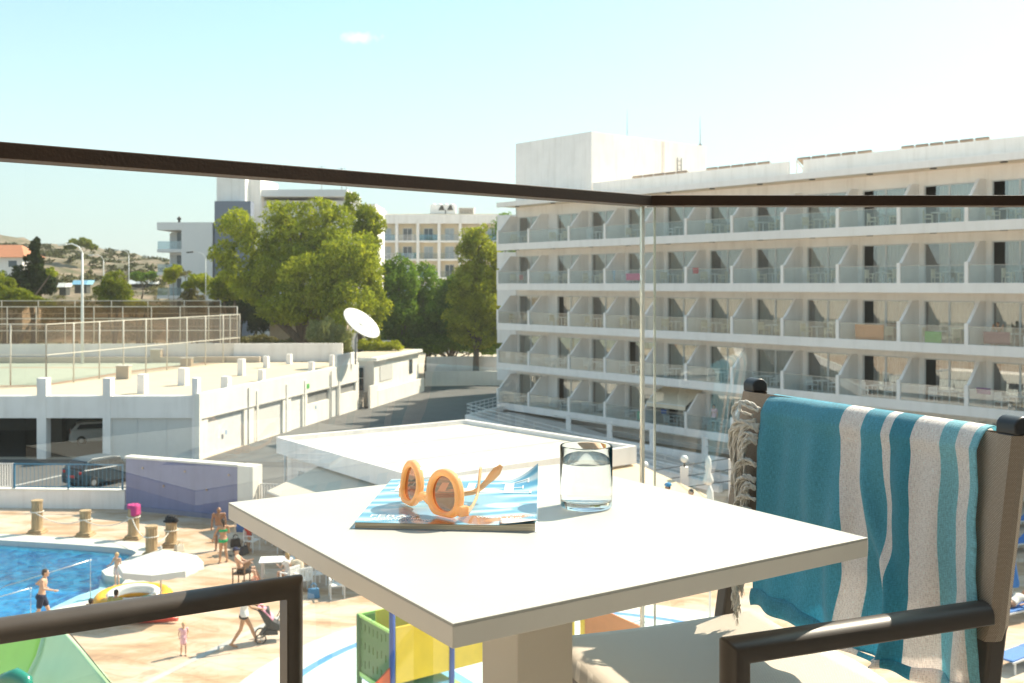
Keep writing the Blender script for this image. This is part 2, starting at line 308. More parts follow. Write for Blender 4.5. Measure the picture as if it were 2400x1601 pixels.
# hills: a rocky rise beyond the tennis courts
hillm = newmat('rocky_scrub'); t = hillm.node_tree; n = t.nodes.new; l = t.links.new
o = n('ShaderNodeOutputMaterial'); b = n('ShaderNodeBsdfPrincipled'); b.inputs['Roughness'].default_value = .95; tcn = n('ShaderNodeTexCoord')
ns = n('ShaderNodeTexNoise'); ns.inputs['Scale'].default_value = .16; ns.inputs['Detail'].default_value = 10; ns.inputs['Roughness'].default_value = .7; l(tcn.outputs['Object'], ns.inputs['Vector'])
rp = n('ShaderNodeValToRGB'); cr = rp.color_ramp; cr.elements[0].position = .36; cr.elements[0].color = (.07,.08,.03,1); cr.elements[1].position = .62; cr.elements[1].color = (.27,.20,.14,1); e = cr.elements.new(.48); e.color = (.14,.115,.065,1)
l(ns.outputs['Fac'], rp.inputs[0]); l(rp.outputs[0], b.inputs['Base Color']); l(b.outputs[0], o.inputs[0])
def hz(x, y):
    q = Vector((x*.02, y*.02, 0))
    s = noise.noise(q)*2.2+noise.noise(q*4)*.9+noise.noise(q*11)*.35
    side = (x/max(y,1)+.5)              # 0 at the left edge of the view
    h = 0
    if y > 115: h = 4.5*min(1,(y-115)/60)**1.2
    if y > 190: h += (15.0-side*20)*min(1,(y-190)/110)**1.1
    if y > 330: h += (20.5-side*80)*min(1,(y-330)/330)**1.0
    if y > 670: h -= (y-670)*.02
    k = min(1, max(0,(y-118)/60)); fade = min(1, max(0, (-.17-(x/max(y,1)))/.03)) if x/max(y,1) > -.2 else 1
    return max(-.5, (h+s*k*(1+y/400)))*1.0*max(.0,fade)+(0 if y > 118 else 0)
mb = MB(); nu, nv = 130, 110; vs = []
for j in range(nv):
    y = 116+ (j/(nv-1))**1.7*900
    for i in range(nu):
        x = y*(-1.05+i/(nu-1)*.93); vs.append((x, y, hz(x, y)-.03))
mb.add(vs, [(j*nu+i, j*nu+i+1, (j+1)*nu+i+1, (j+1)*nu+i) for j in range(nv-1) for i in range(nu-1)], True)
struct(mb, 'hills', hillm)
# ================================================================== the big white hotel on the right
TH = math.atan2(-.772,.635); P0 = Vector((-1.17,78.5,0)); HD = Vector((.635,-.772,0)).normalized(); HN = Vector((.772,.635,0)).normalized()
hotel = thing('hotel_building', 'long white five storey hotel with angled balcony dividers and a rooftop block', 'hotel', P0, TH)
bays = [0,3.71,8.06]+[8.06+3.57*k for k in range(1,16)]       # divider positions along the front
NB = len(bays)-1; SEND = bays[-1]
FB = {1:13.08, 2:10.08, 3:7.08, 4:4.08, 5:1.08}               # underside of each balcony edge
top_u = 16.36
BD = 1.9; FH = .50
fasc = mat('white_fascia', (.90,.84,.795), .8, stain=.22, var=.025, vscale=.3)
mb = MB()
for r in FB:
    z = FB[r]; mb.box(0,SEND,0,.14,z,z+FH); 
    mb2 = MB(); mb2.box(0,SEND,.14,BD,z+.06,z+.34); mb2.build('balcony_slab', cream, hotel)
    m3 = MB(); m3.box(0,SEND,0,.14,z,z+FH); m3.build('fascia', fasc, hotel, bevel=.012)
mb2 = MB(); mb2.box(0,SEND,-.02,.16,top_u,top_u+.36); mb2.build('roof_fascia', fasc, hotel, bevel=.012)
mb2 = MB(); mb2.box(0,SEND,.16,14.3,top_u+.05,top_u+.33); mb2.build('roof', cream, hotel)
# end and rear walls and the front wall between the doors
mb = MB(); mb.box(0,.25,BD,14.3,0,top_u+.05); mb.box(SEND-.25,SEND,BD,14.3,0,top_u+.05); mb.box(0,SEND,14.1,14.3,0,top_u+.05); mb.build('end_wall', white, hotel)
mb = MB(); doors = []
DW = 2.72; DH = 2.25
for r in FB:
    z = FB[r]+.34; zt = (FB[r-1]+.06) if r > 1 else top_u+.05
    for b in range(NB):
        s0, s1 = bays[b], bays[b+1]; d0 = s0+.34; d1 = min(d0+DW, s1-.25)
        if b == 1: d0 = s0+1.05; d1 = s1-.45
        mb.box(s0, d0, BD, BD+.22, z, zt); mb.box(d1, s1, BD, BD+.22, z, zt); mb.box(d0, d1, BD, BD+.22, z+DH, zt)
        doors.append((r, b, d0, d1, z))
    mb.box(0,SEND,BD+.1,BD+.25,FB[r]-.3,z)
mb.build('front_wall', white, hotel)
mb = MB(); mb.box(0,SEND,BD,BD+.3,0,FB[5]+.34); mb.build('plinth', white, hotel)
# room interior: one dark back wall per floor
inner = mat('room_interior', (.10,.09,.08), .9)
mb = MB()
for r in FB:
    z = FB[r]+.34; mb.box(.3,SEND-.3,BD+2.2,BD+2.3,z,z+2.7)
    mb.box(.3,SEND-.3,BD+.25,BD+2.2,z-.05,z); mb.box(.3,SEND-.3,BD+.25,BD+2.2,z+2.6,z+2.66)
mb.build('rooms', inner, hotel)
doorg = glassmat('hotel_door_glass', (.72,.75,.73), refl=2.6, base=.12)
curt = mat('sheer_curtain', (.56,.54,.47), .9, var=.08, vscale=2, stretch=(9,1,.2))
rnd = random.Random(11)
for (r, b, d0, d1, z) in doors:
    if b > 13: continue
    f = MB(); y0, y1 = BD+.07, BD+.12
    f.box(d0,d1,y0,y1,z+DH-.07,z+DH); f.box(d0,d1,y0,y1,z,z+.06); f.box(d0,d0+.06,y0,y1,z+.06,z+DH-.07); f.box(d1-.06,d1,y0,y1,z+.06,z+DH-.07)
    mid_ = (d0+d1)/2; f.box(mid_-.05,mid_+.05,y0,y1-.01,z+.06,z+DH-.07)
    fo = f.build('window', alu, hotel)
    op = rnd.random() < .22
    a = d0+.06
    g = MB(); yy = BD+.095
    x0 = d0+.06 if not op else d0+.62
    g.add([(x0,yy,z+.06),(mid_-.05,yy,z+.06),(mid_-.05,yy,z+DH-.07),(x0,yy,z+DH-.07)], [(0,1,2,3)]); g.add([(mid_+.05,yy,z+.06),(d1-.06,yy,z+.06),(d1-.06,yy,z+DH-.07),(mid_+.05,yy,z+DH-.07)], [(0,1,2,3)]); g.build('pane', doorg, fo)
    c0 = rnd.choice((0,0,.25,.6)) if not op else .62; c1 = rnd.choice((0,0,.3))
    cu = MB(); nseg = 46
    cu.grid(lambda i, j: (d0+.08+c0+i*(d1-d0-.16-c0-c1), BD+.30+.035*math.sin(i*58+b)+.012*math.sin(i*131), z+.03+j*(DH-.1)), nseg, 2); cu.build('curtain', curt, fo)
# dividers, glass balustrades, downlights
balg = glassmat('balustrade_glass', (.78,.86,.87), refl=1.5, base=.02, film=(.04,(.50,.58,.60)))
railm = mat('balustrade_cap', (.50,.44,.38), .4, metal=.3)
dk = mat('downlight_dark', (.06,.055,.05), .6)
for r in FB:
    z = FB[r]+.34; zt = (FB[r-1]) if r > 1 else top_u
    for b in range(min(NB,14)+1):
        s = bays[b]; m = MB(); x0, x1 = s-.08, s+.08
        if b == 0: x0, x1 = 0, .16
        top = zt-.42 if r > 1 else zt-.62
        prof = [(.145,FB[r]+FH-.16),(.145,FB[r]+FH+.98),(1.22,top),(BD,top),(BD,FB[r]+.34)]
        m.prism([(x0,y,zz) for y, zz in prof], (x1-x0,0,0)); m.build('divider', white, hotel)
        m = MB(); m.box(x0-.015,x1+.015,.0,.145,FB[r]+FH,FB[r]+FH+1.03); m.build('divider_post', fasc, hotel)
        if b < min(NB,14):
            s1 = bays[b+1]; gm_ = MB(); gm_.add([(x1+.02,.07,FB[r]+FH),(s1-.1,.07,FB[r]+FH),(s1-.1,.07,FB[r]+FH+.86),(x1+.02,.07,FB[r]+FH+.86)], [(0,1,2,3)]); go = gm_.build('balustrade', balg, hotel)
            gm_ = MB(); gm_.box(x1+.02,s1-.1,.055,.085,FB[r]+FH+.86,FB[r]+FH+.885); gm_.build('balustrade_cap', railm, go)
            zz = (FB[r-1]+.055) if r > 1 else top_u+.045
            dl_ = MB(); dl_.lathe([(.17,-.05),(.17,.0)], ((s+s1)/2-.3,.75,zz), 14); dl_.build('downlight', dk, hotel)
# a low partition rail on each divider line, dark towel bar
# parapet, rooftop block
mb = MB(); 
for a, b in ((8.55,25.0),(26.0,SEND)): mb.box(a,b,1.9,2.05,top_u+.33,17.70)
mb.box(0,.15,1.9,14.3,top_u+.33,17.2); mb.build('parapet', white, hotel)
mb = MB(); mb.box(0,8.43,1.88,14.3,top_u+.33,21.37); blk = mb.build('rooftop_block', white, hotel)
mb = MB(); mb.box(8.43,8.47,9.2,9.5,17.5,21.3); mb.build('wall_strip', mat('pinkish_render', (.70,.64,.60), .9), blk)
mb = MB()
for y in (10.9,11.35): mb.bar((8.5,y,17.2),(8.5,y,20.2),.04,.04,up=(1,0,0))
for k in range(9): mb.bar((8.5,10.9,17.4+k*.32),(8.5,11.35,17.4+k*.32),.025,.025)
mb.build('ladder', mat('dark_steel', (.12,.13,.14), .5), blk)
antm = mat('antenna_grey', (.30,.31,.32), .5)
def hp(s, y, z): return P0+HD*s+HN*y+Vector((0,0,z))
def antenna(px, dep, ybase, ytop, label):
    a = P(px, ybase, dep); b = P(px, ytop, dep); o = thing('antenna', label, 'antenna', a); hh_ = b.z-a.z
    m = MB(); m.tube([(0,0,0),(0,0,hh_*.4),(0,0,hh_)], [.05,.035,.02], 6); m.build('mast', antm, o)
    m = MB(); m.box(-.12,.12,-.06,.06,0,.25); m.build('bracket', antm, o); return o
antenna(1470, 76, 368, 255, 'tall thin mast on the side of the white rooftop block'); antenna(1641, 81, 345, 272, 'thin mast at the far right end of the white rooftop block')
pv = mat('collector_back', (.30,.24,.19), .5, var=.1); pvf = mat('collector_face', (.02,.03,.06), .15)
def solar(s0, n, ln, label, yy=2.9):
    o = thing('solar_collector', label, 'solar collector', hp(s0, yy, 16.72), TH, 'solar collectors on the hotel roof')
    for k in range(n):
        x = k*ln; m = MB(); a = Vector((x,.0,1.18)); b = Vector((x,1.6,.25))
        m.prism([(x,0,1.20),(x,1.6,.30),(x,1.66,.38),(x,.05,1.29)], (ln-.12,0,0)); m.build('panel', pv, o)
    m = MB()
    for k in range(n+1): m.bar((k*ln-.06,.05,0),(k*ln-.06,.05,1.2),.05,.05); m.bar((k*ln-.06,1.5,0),(k*ln-.06,.05,1.15),.05,.05)
    m.build('stand', alu, o)
def s_at(px, y): u = (px-CX)/F; q = P0+HN*y; return (u*q.y-q.x)/(HD.x-u*HD.y)
for (a, b, k, lab) in ((1482,1612,5,'leftmost row of tilted solar collectors, in front of the rooftop block'),(1655,1806,5,'second row of tilted solar collectors, just right of the rooftop block'),(1868,2046,5,'third row of solar collectors, right of the gap in the parapet'),(2112,2322,6,'rightmost row of solar collectors on the hotel roof')):
    sa, sb = s_at(a, 2.9), s_at(b, 2.9); solar(sa, k, (sb-sa)/k, lab)
rv = thing('roof_stair_hood', 'pale sloped hood in the gap of the hotel parapet', 'roof hood', hp(25.3,2.6,16.7), TH)
m = MB(); m.prism([(0,0,0),(0,1.6,0),(0,.9,1.15),(0,.6,1.15)], (.12,0,0)); m.build('side', white, rv); m = MB(); m.box(.12,.7,.7,1.6,0,1.0); m.build('body', cream, rv)
def tolocal(x, y): v = Vector((x-P0.x,y-P0.y,0)); return Vector((v.dot(HD), v.dot(HN), 0))
wg = [tolocal(*p) for p in ((.9,82.5),(4.6,104.5),(17,108),(13,90))]
m = MB(); m.prism([(p.x,p.y,0) for p in wg], (0,0,16.3)); m.build('rear_wing', white, hotel)
for k in range(6):
    p0, p1 = wg[0].lerp(wg[1],k/6), wg[0].lerp(wg[1],(k+.62)/6); o_ = Vector((-.9,-.5,0)); m = MB()
    for zz in (2.8,5.8,8.8,11.8,14.8): m.prism([(p0.x,p0.y,zz),((p0+o_*2.2).x,(p0+o_*2.2).y,zz),(p1.x,p1.y,zz)], (0,0,1.3))
    m.build('wing_balcony', white, hotel)
# furniture on the balconies: shared meshes, every piece a thing
chm = mat('beige_plastic', (.74,.64,.46), .55, var=.05); wchm = mat('white_plastic', (.78,.78,.76), .5, var=.03)
def chair_mb():
    m = MB()
    for x in (-.24,.22):
        for y in (-.22,.20): m.bar((x,y,0),(x,y,.44 if y < 0 else .86),.035,.035,up=(0,1,0))
    m.box(-.25,.25,-.24,.22,.42,.455); 
    for k in range(5): m.box(-.22+k*.096,-.16+k*.096,.19,.215,.46,.86)
    m.box(-.25,.25,.185,.222,.80,.87); m.box(-.26,-.21,-.24,.2,.63,.66); m.box(.21,.26,-.24,.2,.63,.66); m.box(-.255,-.215,-.235,-.2,.45,.63); m.box(.215,.255,-.235,-.2,.45,.63)
    return m
def table_mb():
    m = MB(); m.lathe([(.36,.70),(.38,.715),(.38,.73)], n=20, smooth=False); m.lathe([(.03,.02),(.03,.70)], n=8); m.lathe([(.24,0),(.2,.03)], n=14, smooth=False); return m
ch_me = chair_mb().mesh('balcony_chair'); ch_me.materials.append(chm); wch_me = chair_mb().mesh('white_chair'); wch_me.materials.append(wchm)
tb_me = table_mb().mesh('balcony_round_table'); tb_me.materials.append(wchm)
RN = {1:'top', 2:'second', 3:'third', 4:'fourth', 5:'lowest'}; BN = ['first','second','third','fourth','fifth','sixth','seventh','eighth','ninth','tenth','eleventh','twelfth','thirteenth','fourteenth']
def put(me, name, label, cat, loc, rz, group):
    o = bpy.data.objects.new(name, me); C.objects.link(o); o.location = loc; o.rotation_euler = (0,0,rz); return tag(o, label, cat, group)
rnd = random.Random(4)
for r in FB:
    z = FB[r]+.345
    for b in range(11 if r < 5 else 7):
        s0, s1 = bays[b], bays[b+1]; mx_ = (s0+s1)/2+rnd.uniform(-.25,.5); wm_ = ch_me if (r < 4 and rnd.random() < .8) else wch_me
        colr = 'beige' if wm_ == ch_me else 'white'
        put(tb_me, 'small_table', f'small round table on the {RN[r]} row of hotel balconies, {BN[b]} bay from the left', 'table', hp(mx_,.95,z), TH, 'tables on the hotel balconies')
        for k, sg in ((0,-1),(1,1)):
            put(wm_, 'balcony_chair', f'{colr} chair {"left" if k == 0 else "right"} of the table, {RN[r]} balcony row, {BN[b]} bay from the left', 'chair', hp(mx_+sg*(.62+rnd.uniform(0,.12)),.95+rnd.uniform(-.15,.15),z), TH-sg*(R(90)+rnd.uniform(-.5,.5)), 'chairs on the hotel balconies')
def cloth_on(r, b, frac, w_, h_, col, label, cat='towel', y=.06, zoff=0):
    s0, s1 = bays[b], bays[b+1]; s = s0+frac*(s1-s0); m = MB(); z = FB[r]+FH+.9+zoff
    m.grid(lambda i, j: (w_*(i-.5), .03*math.sin(i*9+j*2)*j, -h_*j), 12, 6); o = m.build('hanging_towel', mat('cloth_'+label.split()[0]+str(r)+str(b), col, .9, var=.1, vscale=8), None, solid=.012)
    o.location = hp(s, y, z); o.rotation_euler = (0,0,TH); tag(o, label, cat, 'towels hung on the hotel balconies')
cloth_on(2,3,.72,1.5,.45,(.75,.08,.22),'pink towel over the glass of the second balcony row near the railing corner',zoff=-.25,y=.20)
cloth_on(2,0,.72,.45,.4,(.38,.06,.05),'dark red cloth at the left end of the second balcony row',zoff=-.25,y=.2)
cloth_on(2,5,.16,.5,.35,(.6,.06,.06),'red cloth hung inside the second balcony row, sixth bay',zoff=.05,y=.3)
cloth_on(2,3,.16,.25,.7,(.30,.40,.50),'blue grey cloth hung on a divider of the second balcony row',zoff=.0,y=.35)
cloth_on(3,8,.45,1.7,.8,(.72,.26,.08),'orange towel hung inside the third balcony row, ninth bay',zoff=-.1,y=.5)
cloth_on(3,9,.45,.9,.6,(.12,.45,.10),'green towel low on the third balcony row, tenth bay',zoff=-.35,y=.5)
cloth_on(3,10,.35,1.3,.6,(.35,.14,.14),'dark red patterned cloth on the third balcony row, eleventh bay',zoff=-.25,y=.5)
cloth_on(5,3,.72,.8,.6,(.25,.65,.42),'mint green towel on a chair back of the lowest balcony row',zoff=-.35,y=.9)
cloth_on(5,4,.32,.5,.3,(.03,.12,.40),'blue cloth on the lowest balcony row behind the railing corner',zoff=.0,y=.7)
cloth_on(4,10,.2,.7,.3,(.20,.05,.18),'dark violet cloth on the fourth balcony row near the chair post',zoff=.02,y=.3)
# canopy over a lowest balcony
cn_ = thing('awning', 'beige awning pulled out over the lowest hotel balcony row', 'awning', hp(bays[4]+.1,.2,3.0), TH)
m = MB(); m.prism([(0,0,-.1),(0,1.6,.75),(0,1.6,.80),(0,0,-.05)], (3.3,0,0)); m.prism([(0,-.02,-.10),(0,-.02,-.35),(0,.0,-.35),(0,.0,-.05)], (3.3,0,0)); m.build('canvas', mat('awning_canvas', (.70,.60,.46), .9), cn_)
m = MB(); m.bar((0,0,-.08),(3.3,0,-.08),.05,.05); m.build('front_bar', alu, cn_)
# ================================================================== the white garage with a roof deck
gA = Vector((-18.75,61.9,0)); gB = Vector((-12.9,86.9,0)); gd_ = (gB-gA).normalized(); gl_n = (gB-gA).length; gn = Vector((gd_.y,-gd_.x,0))   # gn points to the road (sun side)
TG = math.atan2(gd_.y, gd_.x)
gar = thing('garage_building', 'white open garage with a flat roof deck and stub columns above it', 'garage', (0,0,0))
fy = 62.2
xs = [-47.5,-39.7,-31.9]
cols = [-55,-47.2,-38.6]
def colx(px, d=62.4): return (px-CX)/F*d
c1, c2, c3 = colx(101), colx(253), colx(459)
c0, cm1, cm2 = c1-5.2, c1-10.5, c1-16
z3 = 3.7
# front beam
mb = MB(); mb.box(cm2,c3+.33,fy,fy+.45,2.45,3.78); mb.build('front_beam', white, gar)
for i, (x, w_) in enumerate(((cm2,.5),(cm1,.5),(c0,.5),(c1,.56),(c2,.46),(c3,.34))):
    m = MB(); m.box(x-w_/2*1.0,x+w_/2,fy-.03,fy+.62,0,4.85); m.build('column', white, gar)
# closed bay wall between c2 and c3
m = MB(); m.box(c2+.23,c3-.17,fy+.18,fy+.3,0,2.45); m.build('shutter', mat('shutter_grey', (.66,.65,.62), .7, var=.03), gar)
m = MB()
for k in (1,2): x = c2+(c3-c2)*k/3; m.box(x-.03,x+.03,fy+.15,fy+.18,0,2.44)
m.build('shutter_rib', alu, gar)
# roof deck
roofpoly = [(cm2,fy+.45),(c3+.1,fy+.45),(gB.x-.2,gB.y),(gB.x-2,gB.y+4),(-60,gB.y+4),(-60,fy+.45)]
m = MB(); m.slab(roofpoly, 3.45, 3.70); m.build('roof_deck', mat('roof_deck_cream', (.55,.46,.34), .85, var=.05, vscale=.7), gar)
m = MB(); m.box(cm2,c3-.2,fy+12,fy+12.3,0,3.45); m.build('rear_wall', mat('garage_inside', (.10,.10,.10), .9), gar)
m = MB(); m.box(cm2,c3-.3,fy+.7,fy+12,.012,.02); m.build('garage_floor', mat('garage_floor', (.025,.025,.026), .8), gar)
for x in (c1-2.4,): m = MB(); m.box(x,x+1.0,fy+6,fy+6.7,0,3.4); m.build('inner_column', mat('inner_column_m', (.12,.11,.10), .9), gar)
# sunlit side wall towards the road, in its own frame
def gw(s, y, z): return gA+gd_*s+gn*y+Vector((0,0,z))
def gbox(m, s0, s1, y0, y1, z0, z1): return m.obox(gw((s0+s1)/2,(y0+y1)/2,(z0+z1)/2), gd_, gn, (0,0,1), (s1-s0)/2, abs(y1-y0)/2, (z1-z0)/2)
openings = [(1.0,5.6,0,2.35,'door'),(7.0,11.3,0,2.45,'shutter'),(12.6,14.6,0,2.45,'door'),(15.4,19.4,1.55,2.45,'slot'),(19.9,21.2,0,2.45,'door'),(21.7,25.0,1.65,2.35,'slot')]
m = MB(); cur_ = 0
gbox(m, 0, gl_n, -.3, 0, 2.45, 3.95)
for (a, b, z0, z1, k) in openings:
    gbox(m, cur_, a, -.3, 0, 0, 2.45); cur_ = b
    if z0 > 0: gbox(m, a, b, -.3, 0, 0, z0)
    if z1 < 2.45: gbox(m, a, b, -.3, 0, z1, 2.45)
gbox(m, cur_, gl_n, -.3, 0, 0, 2.45); m.build('side_wall', white2, gar)
for (a, b, z0, z1, k) in openings:
    m = MB(); gbox(m, a, b, -.26, -.14, z0, z1)
    o = m.build('shutter' if k == 'shutter' else ('garage_door' if k == 'door' else 'window_slot'), mat('shutter_grey', (.66,.65,.62), .7) if k == 'shutter' else (mat('door_white', (.72,.71,.68), .6) if k == 'door' else mat('slot_grey', (.25,.25,.24), .8)), gar)
m = MB()
for s in (7.4,11.9,15.0,19.6,21.45): gbox(m, s-.12, s+.12, 0, .06, 0, 3.4)
m.build('pilaster', white2, gar)
m = MB(); gbox(m, 15.1,15.7,.0,.03,2.75,3.1); m.build('green_sign', mat('sign_green', (.10,.42,.10), .5), gar)
# small blue pictogram plates on the wall
for s in (3.2,16.9): m = MB(); m.obox(gw(s,.02,1.2), gd_, gn, (0,0,1), .12,.012,.14); m.build('notice_plate', mat('plate_blue', (.35,.48,.62), .6), gar)
# stub columns standing on the deck
for i, (px, yb, yt, w_) in enumerate(((335,922,877,.5),(430,903,862,.55),(566,880,841,.45),(624,862,835,.4),(678,853,830,.4),(730,871,848,.4),(778,858,832,.35),(530,916,882,.5),(613,893,866,.4))):
    p = G(px, yb, 3.7); hgt = CAMZ-(yt-HY)/F*p.y; m = MB(); m.obox((p.x,p.y,(3.7+hgt)/2), gd_, gn, (0,0,1), w_/2,w_/2,(hgt-3.7)/2); m.build('stub_column', white, gar)
m = MB(); gbox(m, gl_n-4.6, gl_n-.2, -.25, -.05, 3.95, 4.85); m.build('parapet_step', white, gar)
# tennis court on the deck behind
crt = [tuple(G(x, y, 3.7))[:2] for x, y in ((-300,905),(90,905),(300,870),(520,846),(560,838),(-300,838))]
m = MB(); m.flat([crt], 3.712); m.build('court', mat('court_green', (.33,.38,.31), .8, var=.06, vscale=1.2, col2=(.40,.44,.36)), gar)
m = MB()
for a, b in (((-300,905),(92,905)),((92,905),(300,872)),((300,872),(560,842)),((-300,862),(290,862)),((-300,848),(480,848))):
    p, q = G(*a,3.7), G(*b,3.7); m.bar(p+Vector((0,0,.018)), q+Vector((0,0,.018)), .45, .004)
m.build('court_line', mat('court_red', (.50,.27,.17), .8, var=.08), gar)
# ---- wall round the far side of the court
cw = thing('court_wall', 'long pale wall behind the tennis court', 'wall', (0,0,0))
m = MB(); m.bar((-75,88.9,4.5),(-15.0,91.5,4.5),.3,1.6); m.build('wall', white, cw)
m = MB(); m.bar((-75,88.3,3.95),(-22,90.4,3.95),.9,.5); m.build('bench_ledge', mat('ledge_tan', (.55,.47,.38), .9), cw)
for px, yt, yb, n_ in ((141,812,847,0),(367,820,850,0),(438,840,858,1),(290,858,888,1)):
    p = G(px, yb, 3.7); hgt = CAMZ-(yt-HY)/F*p.y; o = thing('court_pillar', ['tan pillar by the court wall, left one','tan pillar by the court wall, middle one','tan pillar at the right of the court, farther one','tan pillar at the right of the court, nearest one'][[141,367,438,290].index(px)], 'pillar', (p.x,p.y,3.7), 0, 'pillars round the tennis court')
    m = MB(); m.box(-.45,.45,-.3,.3,0,hgt-3.7); m.build('shaft', mat('pillar_tan', (.50,.42,.33), .9, var=.05), o); m = MB(); m.box(-.5,.5,-.35,.35,hgt-3.7,hgt-3.64); m.build('cap', pale, o)
# ---- fences
postm = mat('fence_post_cream', (.62,.58,.50), .5); netm = glassmat('fence_net_brown', (.74,.62,.50), refl=0, base=0, film=(.34,(.20,.135,.08)))
netl = glassmat('fence_net_light', (.94,.92,.88), refl=0, base=0, film=(.15,(.5,.45,.4)))
def fence(a, b, z0, z1, n_, label, net, rails=2, r=.045, braces=()):
    a = Vector(a); b = Vector(b); o = thing('court_fence', label, 'fence', (a.x,a.y,z0)); d = b-a; H__ = z1-z0
    for k in range(n_+1): m = MB(); p = d*k/n_; m.tube([(p.x,p.y,0),(p.x,p.y,H__)], r, 6); m.build('post', postm, o)
    for k in range(rails): zz = H__*(1-k*(.5 if rails == 2 else .33)) if k else H__-.02; m = MB(); m.bar((0,0,zz),(d.x,d.y,zz),.07,.07); m.build('rail', postm, o)
    m = MB(); m.add([(0,0,.02),(d.x,d.y,.02),(d.x,d.y,H__),(0,0,H__)], [(0,1,2,3)]); m.build('net', net, o); return o
fence((-75,90.2,0),(-24.6,92.4,0),5.3,8.55,20,'long fence with brown netting behind the pale court wall',netm,3)
fence((-75,96,0),(-27.5,97.4,0),5.3,9.0,14,'second taller fence farther behind the court',netm,3)
fence(G(108,905,3.7),G(562,846,3.7),3.7,7.86,9,'cream frame fence along the right side of the court',netl,2,.05)
fence((-36.2,69.6,0),(G(108,905,3.7).x,G(108,905,3.7).y,0),3.7,7.86,2,'short cream fence at the near end of the court',netl,2,.05)
fence(G(562,846,3.7),(-26.0,92.0,0),3.7,7.86,2,'short cream fence at the far end of the court',netl,2,.05)
# ---- guard house at the end of the garage with steps, and the dish
gh = thing('gate_house', 'small white flat roofed house with steps at the road bend', 'house', gw(gl_n+.4,.2,0), TG)
LG = 14.2
m = MB(); m.box(0,LG,-1.5,4.6*0+2.2,1.2,3.9) if False else None
m.box(2.0,LG,-.25,0,0,3.9); m.box(2.0,2.25,0,3.6,0,3.9); m.box(LG-.25,LG,0,3.6,0,3.9); m.box(2.0,LG,3.35,3.6,0,3.9)
m.build('wall', white2, gh)
m = MB(); m.box(1.7,LG+.2,-.6,3.7,3.9,4.18); m.build('roof', white2, gh, bevel=.01); m = MB(); m.box(2.2,LG-.2,0,3.3,4.18,4.22); m.build('roof_surface', mat('roof_cream', (.58,.48,.34), .9), gh)
m = MB(); m.box(1.95,2.0,.6,1.55,1.25,3.45); d_ = m.build('door', alu, gh); m = MB(); m.box(1.90,1.95,.7,1.45,2.45,3.3); m.box(1.90,1.95,.7,1.45,1.35,2.35); m.build('pane', mat('dark_glass', (.06,.06,.06), .15), d_)
for a, b in ((3.4,6.6),(11.3,12.2)): m = MB(); m.box(a,b,-.30,-.27,2.0,3.35); m.build('window', mat('window_shutter', (.60,.59,.56), .7) if a < 5 else mat('dark_glass', (.06,.06,.06), .15), gh)
m = MB()
for k in range(6): m.box(.2+k*.3,2.0,.4,1.8,k*.2,(k+1)*.2)
m.build('steps', mat('steps_stone', (.50,.46,.40), .9), gh)
m = MB(); m.box(.2,2.0,-.6,-.42,0,1.9); m.box(2.0,LG+.6,-.62,-.44,0,1.35); m.build('low_wall', white2, gh)
dish_o = P(833,830,85.5)
dish = thing('satellite_dish', 'large white satellite dish on a post above the garage', 'satellite dish', (P(833,830,85.5).x,85.5,3.9))
nD = Vector((.60,-.34,.72)).normalized(); cD = P(848,757,85.2)-Vector((dish.location))
m = MB(); m.lathe([(0.001,-.30),(.6,-.27),(1.2,-.17),(1.75,0)], cD, 40, ax=nD, capb=False, capt=False); m.build('reflector', mat('dish_white', (.66,.65,.60), .6, var=.02), dish, solid=.05)
m = MB(); m.tube([(0,0,0),(0,0,cD.z-1.4),tuple(cD-nD*.35)], .08, 8); m.build('post', antm, dish); m = MB(); m.tube([tuple(cD-nD*.1+Vector((.9,0,-1.0))), tuple(cD+nD*1.0)], .03, 6); m.build('feed_arm', antm, dish)
rw = thing('retaining_wall', 'low white curved wall along the far side of the road', 'wall', (0,0,0))
m = MB()
pts = [(-9.0,108.5),(-4,109.2),(1,108.5),(5,106),(9,102.5)]
for i in range(4): m.bar((pts[i][0],pts[i][1],1.45),(pts[i+1][0],pts[i+1][1],1.45),.3,2.9)
m.build('wall', white, rw); m = MB()
for i in range(4): m.bar((pts[i][0],pts[i][1]-1.6,.75),(pts[i+1][0],pts[i+1][1]-1.6,.75),.3,1.5)
m.build('front_step', white2, rw)
# ================================================================== low building with the cream flat roof
lb = {'l':G(648,1025,3.7),'b':G(1093,984,3.7),'r':G(1492,1046,3.7),'f':G(984,1121,3.7)}
lo_ = thing('pool_bar_building', 'low white pool building with a broad cream flat roof', 'building', (0,0,0))
q = [lb['l'],lb['f'],lb['r'],lb['b']]
q = [Vector((p.x,p.y)) for p in q]
def inset(q, d): return [Vector(p) for p in offset([tuple(p) for p in q], -d)]
m = MB(); m.slab(inset(q,.12), 3.30, 3.52); m.build('roof', mat('roof_cream2', (.62,.56,.47), .8, stain=.3, var=.06, vscale=.4), lo_)
m = MB(); i1 = inset(q,.25)
for i in range(4):
    a, b, c, d = q[i], q[(i+1)%4], i1[(i+1)%4], i1[i]; m.slab([a,b,c,d], 3.0, 3.72)
m.build('parapet', white, lo_)
i2 = inset(q,.5); m = MB(); i3 = inset(q,.75)
for i in range(4): m.slab([i2[i],i2[(i+1)%4],i3[(i+1)%4],i3[i]], 0, 3.0)
m.build('wall', white, lo_)
